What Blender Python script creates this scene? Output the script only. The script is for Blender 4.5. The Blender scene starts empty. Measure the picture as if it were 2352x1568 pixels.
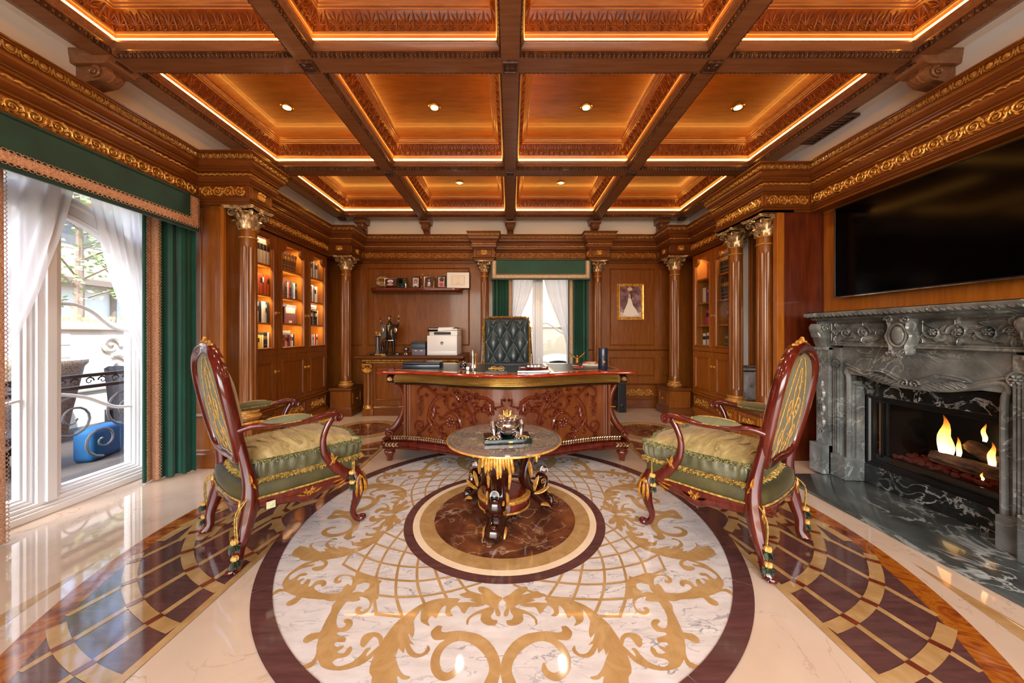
import bpy, bmesh, math, random
from mathutils import Vector, Matrix
PI = math.pi
sin, cos = math.sin, math.cos
random.seed(7)
scene = bpy.context.scene
col = scene.collection
# ---------------------------------------------------------------- camera
CH = 1.17
cd = bpy.data.cameras.new('camera')
cam = bpy.data.objects.new('camera', cd); col.objects.link(cam)
cam.location = (0, 0, CH); cam.rotation_euler = (PI/2, 0, 0)
cd.sensor_width = 36; cd.lens = 800/2352*36
cd.shift_x = 4/2352; cd.shift_y = -18/2352
cd.clip_start = 0.05; cd.clip_end = 200
scene.camera = cam
# ---------------------------------------------------------------- view, world
vs = scene.view_settings
vs.view_transform = 'Standard'; vs.look = 'None'; vs.gamma = 1; vs.use_curve_mapping = False
vs.exposure = 0.0
scene.cycles.max_bounces = 8; scene.cycles.diffuse_bounces = 4; scene.cycles.glossy_bounces = 4
scene.cycles.transmission_bounces = 6; scene.cycles.transparent_max_bounces = 12
scene.cycles.sample_clamp_indirect = 6
scene.cycles.caustics_reflective = False; scene.cycles.caustics_refractive = False
scene.cycles.use_denoising = True
world = bpy.data.worlds.new('sky'); scene.world = world; world.use_nodes = True
nt = world.node_tree; bg = nt.nodes['Background']
sky = nt.nodes.new('ShaderNodeTexSky'); sky.sky_type = 'NISHITA'
sky.sun_elevation = math.radians(48); sky.sun_rotation = math.radians(200); sky.sun_disc = False
sky.air_density = 1.0; sky.dust_density = 3.0
nt.links.new(sky.outputs[0], bg.inputs[0]); bg.inputs[1].default_value = 1.3
def add_light(name, kind, loc, energy, color, size=0.1, rot=(0, 0, 0), spot=None, sy=None):
    ld = bpy.data.lights.new(name, kind); ld.energy = energy; ld.color = color
    if kind == 'AREA':
        ld.size = size
        if sy: ld.shape = 'RECTANGLE'; ld.size_y = sy
    elif kind == 'SUN': ld.angle = size
    else: ld.shadow_soft_size = size
    if kind == 'SPOT': ld.spot_size = spot or 2.2; ld.spot_blend = 0.8
    o = bpy.data.objects.new(name, ld); col.objects.link(o)
    o.location = loc; o.rotation_euler = rot
    return o
add_light('sun', 'SUN', (8, -6, 12), 7, (1, .96, .88), 0.02, (math.radians(40), math.radians(12), math.radians(60)))
# added fill lamp behind the camera, in an unseen opening made for light
add_light('fill_behind', 'AREA', (0.0, -2.15, 1.75), 105, (1, .93, .82), 4.4, (PI/2+.12, 0, 0), sy=1.9)
for (lx, ly) in ((-1.95, 3.02), (-.66, 3.02), (.68, 3.02), (1.98, 3.02), (-.66, 4.54), (.68, 4.54),
                 (-1.95, 1.5), (-.66, 1.5), (.68, 1.5), (1.98, 1.5), (-.66, 0), (.68, 0)):
    add_light('downlight_lamp', 'SPOT', (lx, ly, 3.13), 26, (1, .86, .68), 0.035, (0, 0, 0), 2.5)
# ---------------------------------------------------------------- helpers
def lin(c):
    if isinstance(c, str):
        c = [int(c[i:i+2], 16)/255 for i in (0, 2, 4)]
    return tuple([(x/12.92 if x <= .04045 else ((x+.055)/1.055)**2.4) for x in c]) + (1,)
def nmat(name):
    m = bpy.data.materials.new(name); m.use_nodes = True
    n = m.node_tree; b = n.nodes['Principled BSDF']
    return m, n, b
def simple(name, c, rough=.5, metal=0, coat=0, bump=0, bscale=60, spec=.5, sheen=0, emis=None, es=1):
    m, n, b = nmat(name)
    b.inputs['Base Color'].default_value = lin(c)
    b.inputs['Roughness'].default_value = rough; b.inputs['Metallic'].default_value = metal
    b.inputs['Coat Weight'].default_value = coat; b.inputs['Coat Roughness'].default_value = .08
    b.inputs['Specular IOR Level'].default_value = spec
    if sheen:
        b.inputs['Sheen Weight'].default_value = sheen; b.inputs['Sheen Roughness'].default_value = .35
    if emis:
        b.inputs['Emission Color'].default_value = lin(emis); b.inputs['Emission Strength'].default_value = es
    if bump:
        t = n.nodes.new('ShaderNodeTexCoord'); x = n.nodes.new('ShaderNodeTexNoise'); x.inputs['Scale'].default_value = bscale
        x.inputs['Detail'].default_value = 3
        u = n.nodes.new('ShaderNodeBump'); u.inputs['Strength'].default_value = bump; u.inputs['Distance'].default_value = .002
        n.links.new(t.outputs['Object'], x.inputs['Vector']); n.links.new(x.outputs['Fac'], u.inputs['Height']); n.links.new(u.outputs['Normal'], b.inputs['Normal'])
    return m
def ramp(n, stops):
    r = n.nodes.new('ShaderNodeValToRGB'); e = r.color_ramp.elements
    while len(e) < len(stops): e.new(.5)
    for i, (p, c) in enumerate(stops):
        e[i].position = p; e[i].color = lin(c)
    return r
def texmat(name, stops, scale=(1, 1, 1), nscale=5, detail=6, dist=0, rough=.35, metal=0, coat=0, bump=0, sheen=0, tex='noise', spec=.5, croough=.08):
    """noise-driven colour on a principled surface (object coordinates, stretched by scale)"""
    m, n, b = nmat(name)
    t = n.nodes.new('ShaderNodeTexCoord'); mp = n.nodes.new('ShaderNodeMapping'); mp.inputs['Scale'].default_value = scale
    if tex == 'noise':
        x = n.nodes.new('ShaderNodeTexNoise'); x.inputs['Scale'].default_value = nscale; x.inputs['Detail'].default_value = detail
        x.inputs['Distortion'].default_value = dist; x.inputs['Roughness'].default_value = .6; out = x.outputs['Fac']
    else:
        x = n.nodes.new('ShaderNodeTexVoronoi'); x.inputs['Scale'].default_value = nscale; out = x.outputs['Distance']
    r = ramp(n, stops)
    n.links.new(t.outputs['Object'], mp.inputs['Vector']); n.links.new(mp.outputs[0], x.inputs['Vector'])
    n.links.new(out, r.inputs[0]); n.links.new(r.outputs[0], b.inputs['Base Color'])
    b.inputs['Roughness'].default_value = rough; b.inputs['Metallic'].default_value = metal
    b.inputs['Coat Weight'].default_value = coat; b.inputs['Coat Roughness'].default_value = croough
    b.inputs['Specular IOR Level'].default_value = spec
    if sheen:
        b.inputs['Sheen Weight'].default_value = sheen; b.inputs['Sheen Roughness'].default_value = .3
    if bump:
        u = n.nodes.new('ShaderNodeBump'); u.inputs['Strength'].default_value = bump; u.inputs['Distance'].default_value = .003
        n.links.new(out, u.inputs['Height']); n.links.new(u.outputs['Normal'], b.inputs['Normal'])
    return m
def marble(name, base, vein, vscale=3, dens=.035, blotch=None, rough=.08, scale=(1, 1, 1), dist=1.4, coat=.4):
    """stone: blotchy ground colour with thin branching veins"""
    m, n, b = nmat(name); L = n.links.new
    t = n.nodes.new('ShaderNodeTexCoord'); mp = n.nodes.new('ShaderNodeMapping'); mp.inputs['Scale'].default_value = scale
    L(t.outputs['Object'], mp.inputs['Vector'])
    a = n.nodes.new('ShaderNodeTexNoise'); a.inputs['Scale'].default_value = vscale*1.3; a.inputs['Detail'].default_value = 8
    L(mp.outputs[0], a.inputs['Vector'])
    gr = ramp(n, blotch or [(.3, base), (.7, base)]); L(a.outputs['Fac'], gr.inputs[0])
    v = n.nodes.new('ShaderNodeTexNoise'); v.inputs['Scale'].default_value = vscale; v.inputs['Detail'].default_value = 7
    v.inputs['Distortion'].default_value = dist; v.inputs['Roughness'].default_value = .55; L(mp.outputs[0], v.inputs['Vector'])
    s = n.nodes.new('ShaderNodeMath'); s.operation = 'SUBTRACT'; s.inputs[1].default_value = .5; L(v.outputs['Fac'], s.inputs[0])
    ab = n.nodes.new('ShaderNodeMath'); ab.operation = 'ABSOLUTE'; L(s.outputs[0], ab.inputs[0])
    mr = n.nodes.new('ShaderNodeMapRange'); mr.inputs['From Min'].default_value = 0; mr.inputs['From Max'].default_value = dens
    mr.inputs['To Min'].default_value = 1; mr.inputs['To Max'].default_value = 0; L(ab.outputs[0], mr.inputs['Value'])
    w = n.nodes.new('ShaderNodeTexNoise'); w.inputs['Scale'].default_value = vscale*.7; L(mp.outputs[0], w.inputs['Vector'])
    wr = n.nodes.new('ShaderNodeMapRange'); wr.inputs['From Min'].default_value = .4; wr.inputs['From Max'].default_value = .65; L(w.outputs['Fac'], wr.inputs['Value'])
    mu = n.nodes.new('ShaderNodeMath'); mu.operation = 'MULTIPLY'; L(mr.outputs[0], mu.inputs[0]); L(wr.outputs[0], mu.inputs[1])
    mx = n.nodes.new('ShaderNodeMix'); mx.data_type = 'RGBA'; L(mu.outputs[0], mx.inputs['Factor'])
    L(gr.outputs[0], mx.inputs[6]); mx.inputs[7].default_value = lin(vein)
    L(mx.outputs[2], b.inputs['Base Color'])
    b.inputs['Roughness'].default_value = rough; b.inputs['Coat Weight'].default_value = coat; b.inputs['Coat Roughness'].default_value = .03
    return m
def glassy(name, tint=(1, 1, 1), refl=.09):
    m = bpy.data.materials.new(name); m.use_nodes = True; n = m.node_tree; n.nodes.clear()
    o = n.nodes.new('ShaderNodeOutputMaterial'); t = n.nodes.new('ShaderNodeBsdfTransparent'); g = n.nodes.new('ShaderNodeBsdfGlossy')
    t.inputs[0].default_value = (*tint, 1); g.inputs['Roughness'].default_value = .02
    f = n.nodes.new('ShaderNodeLayerWeight'); f.inputs[0].default_value = .5
    pw = n.nodes.new('ShaderNodeMath'); pw.operation = 'POWER'; pw.inputs[1].default_value = 4.5; n.links.new(f.outputs['Facing'], pw.inputs[0])
    ma = n.nodes.new('ShaderNodeMath'); ma.operation = 'MULTIPLY_ADD'; ma.inputs[1].default_value = .8; ma.inputs[2].default_value = .05; n.links.new(pw.outputs[0], ma.inputs[0])
    mx = n.nodes.new('ShaderNodeMixShader'); n.links.new(ma.outputs[0], mx.inputs[0]); n.links.new(t.outputs[0], mx.inputs[1]); n.links.new(g.outputs[0], mx.inputs[2])
    n.links.new(mx.outputs[0], o.inputs[0]); return m
def sheer(name, c, tr=.3):
    m = bpy.data.materials.new(name); m.use_nodes = True; n = m.node_tree; n.nodes.clear()
    o = n.nodes.new('ShaderNodeOutputMaterial'); t = n.nodes.new('ShaderNodeBsdfTransparent'); d = n.nodes.new('ShaderNodeBsdfDiffuse'); l = n.nodes.new('ShaderNodeBsdfTranslucent')
    d.inputs[0].default_value = lin(c); l.inputs[0].default_value = lin(c)
    a = n.nodes.new('ShaderNodeMixShader'); a.inputs[0].default_value = .55; n.links.new(d.outputs[0], a.inputs[1]); n.links.new(l.outputs[0], a.inputs[2])
    b = n.nodes.new('ShaderNodeMixShader'); b.inputs[0].default_value = tr; n.links.new(a.outputs[0], b.inputs[1]); n.links.new(t.outputs[0], b.inputs[2])
    n.links.new(b.outputs[0], o.inputs[0]); return m
def emit(name, c, s):
    m = bpy.data.materials.new(name); m.use_nodes = True; n = m.node_tree; n.nodes.clear()
    o = n.nodes.new('ShaderNodeOutputMaterial'); e = n.nodes.new('ShaderNodeEmission'); e.inputs[0].default_value = lin(c); e.inputs[1].default_value = s
    n.links.new(e.outputs[0], o.inputs[0]); return m
M = {}
def wood(name, a, b_, c, rough=.34, coat=.2, sc=(9, 9, .9), bump=.06):
    M[name] = texmat(name, [(.3, a), (.5, b_), (.7, c)], scale=sc, nscale=4, detail=8, dist=.4, rough=rough, coat=coat, bump=bump, spec=.35)
wood('panel', '6a380c', '7b4410', '8a5016')
wood('panel_y', '8e4e12', '9c5a18', 'a8661e')
wood('panel_h', '582c0a', '683710', '764216', sc=(9, .9, 9))
wood('panel_x', '582c0b', '67360f', '744014', sc=(.9, 9, 9))
wood('beam', '75492a', '845636', '906242', sc=(.9, 9, 9), rough=.3)
wood('coffer', '74400f', '864c15', '94581c', sc=(1.2, 7, 7), rough=.36, coat=.15)
wood('carve', '5e2c0e', '70380f', '824616', rough=.34)
wood('egg', '3a2013', '4a2a1a', '6a452a', rough=.35)
wood('egg_gilt', '5a3312', '8a5f24', 'b98f4a', rough=.35, sc=(20, 20, 20))
wood('panel_dark', '42170a', '54200c', '642b10')
wood('desk', '5e2c10', '6e3816', '7c441e', rough=.32, coat=.2, sc=(7, 7, .8))
wood('desk_top', '7c1f0e', '8f2a14', 'a3371b', rough=.12, coat=.9, sc=(.9, 8, 8))
wood('mahog', '3c0f0a', '51160d', '651f12', rough=.18, coat=.7)
wood('carve_dark', '53200f', '682a14', '7c381c', rough=.16, coat=.7, sc=(20, 20, 20))
wood('espresso', '1c0906', '2a0e08', '3a160c', rough=.14, coat=.8)
wood('column', '6a3812', '784416', '86501e', rough=.28, coat=.3, sc=(5, 5, .7))
wood('shelf_wood', '9a5a1e', 'a8661f', 'b97529')
M['gold'] = texmat('gold', [(.3, 'a06a20'), (.5, 'd9a040'), (.72, 'f2cf80')], nscale=30, rough=.3, metal=.38)
M['gold_band'] = texmat('gold_band', [(.3, '8a6a30'), (.7, 'b8924a')], scale=(1, 1, 8), nscale=3, rough=.25, metal=.75)
M['gold_dark'] = texmat('gold_dark', [(.35, '4a2a10'), (.5, 'a87832'), (.7, 'd9b065')], nscale=40, rough=.36, metal=.7)
M['gold_pale'] = texmat('gold_pale', [(.35, '7a5c34'), (.5, 'c2a476'), (.7, 'efe0bd')], nscale=35, rough=.26, metal=.6)
M['gold_wood'] = texmat('gold_wood', [(.3, '8a5420'), (.5, 'b98238'), (.7, 'd8aa58')], nscale=45, rough=.35, metal=.3)
M['silver'] = texmat('silver', [(.3, '6a6460'), (.5, 'b5aeaa'), (.7, 'e8e2dc')], nscale=12, rough=.16, metal=.95)
M['chrome'] = simple('chrome', 'd0d0d0', .12, 1)
M['brass'] = simple('brass', 'd9b25c', .22, 1)
M['cream_stone'] = marble('cream_stone', 'c8b29c', '9c8066', 2.2, .006, [(.3, 'c4ad96'), (.7, 'd0bba6')], rough=.05, coat=.5)
M['carrara'] = marble('carrara', 'cfc8c3', '77777f', 8, .022, [(.35, 'c6beb8'), (.7, 'd8d2cd')], rough=.035, scale=(.8, 2.2, 1), dist=.7)
M['tan_stone'] = texmat('tan_stone', [(.3, '9c7846'), (.5, 'ae8a58'), (.7, 'bc9a6a')], nscale=9, dist=.8, rough=.05, coat=.4)
M['ivory_stone'] = texmat('ivory_stone', [(.3, 'e2c9a4'), (.7, 'ecd8b8')], nscale=9, rough=.08, coat=.4)
M['plum_stone'] = texmat('plum_stone', [(.3, '4c2f2c'), (.5, '583835'), (.7, '63423d')], scale=(1, 7, 1), nscale=5, dist=.4, rough=.07, coat=.45)
M['red_stone'] = texmat('red_stone', [(.3, '5a2014'), (.7, '7c3a20')], nscale=12, rough=.08, coat=.4)
M['orange_stone'] = texmat('orange_stone', [(.3, '4c1a10'), (.45, '8a4416'), (.55, 'a8641c'), (.68, '702c14'), (.8, 'b87a34')], nscale=7, dist=1.6, rough=.08, coat=.4)
M['brown_stone'] = marble('brown_stone', '5a3423', 'c8a888', 5, .02, [(.3, '3f2118'), (.5, '633824'), (.7, '84502f')], rough=.07)
M['grey_marble'] = marble('grey_marble', '3f4442', 'a0a8a6', 6, .025, [(.3, '444847'), (.5, '606463'), (.75, '7c807f')], rough=.22, coat=.2)
M['black_marble'] = marble('black_marble', '191b1b', 'b9bcba', 5, .028, [(.3, '101212'), (.6, '232726'), (.8, '3a3f3e')], rough=.12, dist=1.9)
M['hearth_marble'] = marble('hearth_marble', '2a2f2f', 'b8c0be', 3.4, .03, [(.3, '2a3030'), (.6, '454c4b'), (.8, '5c6462')], rough=.12, scale=(1, .6, 1), dist=1.5)
M['hearth_marble'].node_tree.nodes['Principled BSDF'].inputs['Roughness'].default_value = .2
M['white'] = simple('white', 'e9e8e6', .35)
M['white_trim'] = simple('white_trim', 'e4e8ec', .3)
M['cream_wall'] = simple('cream_wall', 'efe8dc', .7)
M['grey_wall'] = simple('grey_wall', 'ececec', .6)
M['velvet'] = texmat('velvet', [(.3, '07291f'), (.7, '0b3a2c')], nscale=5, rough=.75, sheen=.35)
M['velvet_lit'] = texmat('velvet_lit', [(.3, '083628'), (.7, '0c4a38')], nscale=3, rough=.65, sheen=.4)  # lighter copy of velvet, light on the drapes put into the colour
M['braid'] = texmat('braid', [(.4, '9a6e50'), (.6, 'c79a78')], nscale=140, rough=.8, bump=.6)
M['sheer'] = sheer('sheer', 'f4f4f6', .12)
M['olive'] = texmat('olive', [(.3, '4b4c22'), (.5, '5f5f2f'), (.7, '757440')], nscale=7, rough=.7, sheen=.5)
M['pale_green'] = texmat('pale_green', [(.3, '7c8e68'), (.5, '94a47e'), (.7, 'a9b690')], nscale=5, rough=.55, sheen=.5)
M['teal_silk'] = texmat('teal_silk', [(.3, '4c7a66'), (.7, '6d9a84')], nscale=5, rough=.45, sheen=.5)
M['damask'] = texmat('damask', [(.35, '8e7a48'), (.5, 'a8935c'), (.65, 'c0ac78')], scale=(1, 3, 1), nscale=6, dist=1.2, rough=.55, sheen=.25)
M['embroidery'] = texmat('embroidery', [(.4, 'b3873a'), (.6, 'd6ad5e')], nscale=60, rough=.6, bump=.4)
M['embroidery_pale'] = texmat('embroidery_pale', [(.4, 'a9ad84'), (.6, 'c9c9a4')], nscale=60, rough=.6, bump=.4)
M['fringe'] = texmat('fringe', [(.35, '5a4a1c'), (.5, '9c7c34'), (.65, 'c9a655')], nscale=60, rough=.75)
M['fringe_green'] = texmat('fringe_green', [(.3, '4a4e2e'), (.5, '74744a'), (.7, 'b39a58')], nscale=70, rough=.75)
M['tassel'] = simple('tassel', '1d2a1c', .8)
M['leather'] = texmat('leather', [(.35, '1e2b2e'), (.65, '324246')], nscale=5, rough=.33, coat=.15)
M['blotter'] = texmat('blotter', [(.35, '1c2b2b'), (.65, '263838')], nscale=60, rough=.3)
M['black'] = simple('black', '0c0c0d', .3)
M['black_gloss'] = simple('black_gloss', '040405', .1, coat=.5)
M['tv_screen'] = simple('tv_screen', '010102', .12, spec=.1)
M['dark'] = simple('dark', '15161a', .5)
M['navy'] = simple('navy', '14202f', .35, coat=.3)
M['navy_box'] = simple('navy_box', '24394c', .45)
M['pane'] = glassy('pane')
M['crystal'] = simple('crystal', 'f4f0ee', .02, 0)
M['crystal'].node_tree.nodes['Principled BSDF'].inputs['Transmission Weight'].default_value = 1
M['led'] = emit('led', 'ffae4a', 24)
M['lamp_glow'] = emit('lamp_glow', 'fff1dc', 40)
M['green_marble'] = marble('green_marble', '0e1a16', '3d5a4c', 9, .02, [(.4, '0a1310'), (.7, '16261f')], rough=.08)

class MB:
    def __init__(s): s.v = []; s.f = []
    def quad(s, a, b, c, d):
        i = len(s.v); s.v += [a, b, c, d]; s.f.append((i, i+1, i+2, i+3)); return s
    def grid(s, rows, cu=False, cv=False):
        i = len(s.v); nr = len(rows); nc = len(rows[0])
        for r in rows: s.v += [tuple(p) for p in r]
        for a in range(nr if cu else nr-1):
            for b in range(nc if cv else nc-1):
                a2 = (a+1) % nr; b2 = (b+1) % nc
                s.f.append((i+a*nc+b, i+a*nc+b2, i+a2*nc+b2, i+a2*nc+b))
        return s
    def fan(s, pts):
        i = len(s.v); s.v += [tuple(p) for p in pts]; s.f.append(tuple(range(i, i+len(pts)))); return s
    def box(s, x0, x1, y0, y1, z0, z1):
        i = len(s.v)
        s.v += [(x, y, z) for z in (z0, z1) for (x, y) in ((x0, y0), (x1, y0), (x1, y1), (x0, y1))]
        s.f += [(i, i+3, i+2, i+1), (i+4, i+5, i+6, i+7)] + [(i+k, i+(k+1) % 4, i+4+(k+1) % 4, i+4+k) for k in range(4)]
        return s
    def lathe(s, prof, c=(0, 0, 0), n=20, mod=None, cap=True):
        rows = []
        for (r, z) in prof:
            rows.append([(c[0]+r*cos(2*PI*k/n)*(mod(k/n, z) if mod else 1), c[1]+r*sin(2*PI*k/n)*(mod(k/n, z) if mod else 1), c[2]+z) for k in range(n)])
        s.grid(rows, cv=True)
        if cap and prof[0][0] > 1e-4: s.fan(rows[0][::-1])
        if cap and prof[-1][0] > 1e-4: s.fan(rows[-1])
        return s
    def ell(s, c, r, n=8, m=5, rot=None):
        if not hasattr(r, '__len__'): r = (r, r, r)
        rows = []
        for j in range(m+1):
            t = PI*j/m; rr = max(sin(t), 1e-3)
            row = []
            for k in range(n):
                p = Vector((r[0]*rr*cos(2*PI*k/n), r[1]*rr*sin(2*PI*k/n), -r[2]*cos(t)))
                if rot: p = rot @ p
                row.append((p[0]+c[0], p[1]+c[1], p[2]+c[2]))
            rows.append(row)
        return s.grid(rows, cv=True)
    def tube(s, pts, rad, n=8, cap=True, closed=False, up=None, sec=None):
        """sweep a round (or given) section along pts; rad number, list, or list of (a,b)"""
        P = [Vector(p) for p in pts]; N = len(P)
        if not isinstance(rad, (list, tuple)): rad = [rad]*N
        rad = [(r if isinstance(r, (list, tuple)) else (r, r)) for r in rad]
        rows = []; u = Vector(up) if up else None
        for i in range(N):
            if closed: t = P[(i+1) % N]-P[i-1]
            else: t = P[min(i+1, N-1)]-P[max(i-1, 0)]
            if t.length < 1e-9: t = Vector((0, 0, 1))
            t.normalize()
            if u is None: u = Vector((0, 0, 1)) if abs(t.z) < .9 else Vector((1, 0, 0))
            a = u-t*u.dot(t)
            if a.length < 1e-5: a = t.orthogonal()
            a.normalize(); b = t.cross(a)
            if not up: u = a
            S = sec or [(cos(2*PI*k/n), sin(2*PI*k/n)) for k in range(n)]
            rows.append([tuple(P[i]+a*(rad[i][0]*q[0])+b*(rad[i][1]*q[1])) for q in S])
        s.grid(rows, cu=closed, cv=True)
        if cap and not closed: s.fan(rows[0][::-1]); s.fan(rows[-1])
        return s
    def loop(s, pts, prof, fn, closed=True, cap=False):
        """mitred sweep of prof [(inward offset, height)] round polygon pts (CCW) or along an open path (inside = left)"""
        N = len(pts); mt = []
        for i in range(N):
            a = Vector(pts[i-1]) if (closed or i > 0) else None; b = Vector(pts[i]); c = Vector(pts[(i+1) % N]) if (closed or i < N-1) else None
            n1 = n2 = None
            if a is not None: d = (b-a).normalized(); n1 = Vector((-d.y, d.x))
            if c is not None: d = (c-b).normalized(); n2 = Vector((-d.y, d.x))
            if n1 is None: n1 = n2
            if n2 is None: n2 = n1
            m = (n1+n2)
            mt.append(m/max(1e-6, (1+n1.dot(n2))))
        rows = [[fn(pts[i][0]+mt[i].x*o, pts[i][1]+mt[i].y*o, h) for i in range(N)] for (o, h) in prof]
        return s.grid(rows, cv=closed)
    def poly(s, pts, z0, z1=None, fn=None):
        """filled outline (any simple polygon); extruded when z1 is given"""
        from mathutils.geometry import tessellate_polygon
        fn = fn or (lambda x, y, z: (x, y, z))
        T = tessellate_polygon([[Vector((p[0], p[1], 0)) for p in pts]])
        i = len(s.v); n = len(pts); zt = z1 if z1 is not None else z0
        s.v += [fn(p[0], p[1], zt) for p in pts]
        s.f += [(i+a, i+b, i+c) for (a, b, c) in T]
        if z1 is not None:
            j = len(s.v); s.v += [fn(p[0], p[1], z0) for p in pts]
            s.f += [(j+c, j+b, j+a) for (a, b, c) in T]
            s.f += [(j+k, j+(k+1) % n, i+(k+1) % n, i+k) for k in range(n)]
        return s
    def add(s, o, X):
        i = len(s.v)
        if isinstance(X, Matrix): s.v += [tuple(X @ Vector(p)) for p in o.v]
        else: s.v += [tuple(X(*p)) for p in o.v]
        s.f += [tuple(i+k for k in f) for f in o.f]
        return s
    def mesh(s, name, mat, smooth=True, ang=38):
        me = bpy.data.meshes.new(name); me.from_pydata(s.v, [], s.f)
        if mat: me.materials.append(M[mat] if isinstance(mat, str) else mat)
        if smooth:
            me.shade_smooth(); me.set_sharp_from_angle(angle=math.radians(ang))
        return me
    def build(s, name, mat, parent=None, smooth=True, ang=38, bev=0, seg=2, sub=0):
        me = s.mesh(name, mat, smooth, ang)
        if bev or sub:
            bm = bmesh.new(); bm.from_mesh(me)
            bmesh.ops.recalc_face_normals(bm, faces=bm.faces)
            if bev:
                ed = [e for e in bm.edges if e.is_manifold and e.calc_face_angle(0) > .6]
                try: bmesh.ops.bevel(bm, geom=ed, offset=bev, segments=seg, affect='EDGES', profile=.6, clamp_overlap=True)
                except Exception: pass
            bm.to_mesh(me); bm.free()
            if smooth:
                me.shade_smooth(); me.set_sharp_from_angle(angle=math.radians(ang))
        o = bpy.data.objects.new(name, me); col.objects.link(o)
        if parent is not None: o.parent = parent
        if sub:
            md = o.modifiers.new('sub', 'SUBSURF'); md.levels = sub; md.render_levels = sub
        return o
def tag(o, label=None, cat=None, group=None, kind=None):
    if label: o['label'] = label
    if cat: o['category'] = cat
    if group: o['group'] = group
    if kind: o['kind'] = kind
    return o
def thing(name, label, cat, loc=(0, 0, 0), rz=0, group=None):
    o = bpy.data.objects.new(name, None); col.objects.link(o); o.empty_display_size = .05
    o.location = loc; o.rotation_euler = (0, 0, rz)
    return tag(o, label, cat, group)
def group_struct(name):
    o = bpy.data.objects.new(name, None); col.objects.link(o); o['kind'] = 'structure'; return o
def dup(root, loc=None, rz=None, label=None, group=None, sc=None):
    r = root.copy(); col.objects.link(r)
    if loc is not None: r.location = loc
    if rz is not None: r.rotation_euler = (0, 0, rz)
    if sc: r.scale = sc
    if label: r['label'] = label
    if group: r['group'] = group
    for ch in list(root.children):
        c = ch.copy(); col.objects.link(c); c.parent = r
        for g in list(ch.children):
            d = g.copy(); col.objects.link(d); d.parent = c
    return r
def inst(me, name, parent, loc=(0, 0, 0), rot=(0, 0, 0), sc=(1, 1, 1)):
    o = bpy.data.objects.new(name, me); col.objects.link(o); o.parent = parent
    o.location = loc; o.rotation_euler = rot; o.scale = sc; return o
def smoothstep(x): x = max(0, min(1, x)); return x*x*(3-2*x)
def bez(P, n=12):
    """Catmull-Rom through points"""
    P = [Vector(p) for p in P]; out = []
    for i in range(len(P)-1):
        a = P[max(i-1, 0)]; b = P[i]; c = P[i+1]; d = P[min(i+2, len(P)-1)]
        for k in range(n):
            t = k/n
            out.append(.5*((2*b)+(c-a)*t+(2*a-5*b+4*c-d)*t*t+(3*b-a-3*c+d)*t**3))
    out.append(P[-1]); return out
def lerpn(vals, n):
    """resample list of numbers/tuples like bez does (n per span)"""
    out = []
    for i in range(len(vals)-1):
        for k in range(n):
            t = k/n; a, b = vals[i], vals[i+1]
            out.append(tuple(x+(y-x)*t for x, y in zip(a, b)) if isinstance(a, tuple) else a+(b-a)*t)
    out.append(vals[-1]); return out
# ---------------------------------------------------------------- carved ornament, in local (s, t, h)
def o_scroll(mb, cx, cy, r, turns=1.5, sg=1, a0=0, w=.05, h=.06, k=18, rin=.18, n=5):
    pts = []; rd = []
    for i in range(k+1):
        f = i/k; a = a0+sg*f*turns*2*PI; rr = r*(1-f*(1-rin))
        pts.append((cx+rr*cos(a), cy+rr*sin(a), h*.5)); rd.append((h*(.6-.25*f), w*(1-.55*f)))
    mb.tube(pts, rd, n=n, up=(0, 0, 1))
    e = pts[-1]; mb.ell((e[0], e[1], h*.5), (w*.9, w*.9, h*.7), 6, 4)
def o_leaf(mb, x, y, a, L, Wd, H=.05, curl=0., k=4):
    C = []; px, py, aa = x, y, a
    for i in range(k+1):
        C.append((px, py, aa)); aa += curl/k; px += cos(aa)*L/k; py += sin(aa)*L/k
    rows = []
    for i, (px, py, aa) in enumerate(C):
        f = i/k; w = Wd*.5*(sin(PI*min(1, .12+.88*f))**.7 if f < 1 else .03); hh = H*(.5+.8*sin(PI*f*.9))
        nx, ny = -sin(aa), cos(aa)
        rows.append([(px+nx*w, py+ny*w, 0), (px+nx*w*.5, py+ny*w*.5, hh*.85), (px, py, hh*.6), (px-nx*w*.5, py-ny*w*.5, hh*.85), (px-nx*w, py-ny*w, 0)])
    mb.grid(rows)
def o_flower(mb, x, y, r, h=.06, n=6):
    for i in range(n):
        a = 2*PI*i/n
        mb.ell((x+cos(a)*r*.6, y+sin(a)*r*.6, h*.35), (r*.42, r*.3, h*.5), 6, 4, Matrix.Rotation(a, 3, 'Z'))
    mb.ell((x, y, h*.55), (r*.28, r*.28, h*.5), 6, 4)
def frieze_cell():
    m = MB()
    o_scroll(m, .55, .5, .45, 1.7, 1, PI*1.15, .055, .12, 20, .16)
    o_flower(m, .55, .5, .10, .14, 5)
    m.tube([(.0, .5, .06), (.08, .25, .07), (.2, .12, .07), (.42, .06, .07)], [(.06, .03), (.07, .05), (.07, .05), (.06, .03)], 5, up=(0, 0, 1))
    for (x, y, a, L, w, c) in ((.12, .35, 2.2, .3, .16, -1.2), (.2, .8, .7, .34, .17, -1.3), (.62, .95, -.2, .36, .16, -1.3),
                               (.98, .72, -1.2, .34, .17, -.9), (.9, .3, -1.9, .28, .16, -1.1), (.45, .1, 2.9, .3, .15, 1.2), (1.1, .15, .6, .3, .16, 1.1), (.3, .55, .6, .2, .12, 1)):
        o_leaf(m, x, y, a, L, w, .11, c, 3)
    return m
FC = frieze_cell()
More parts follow.
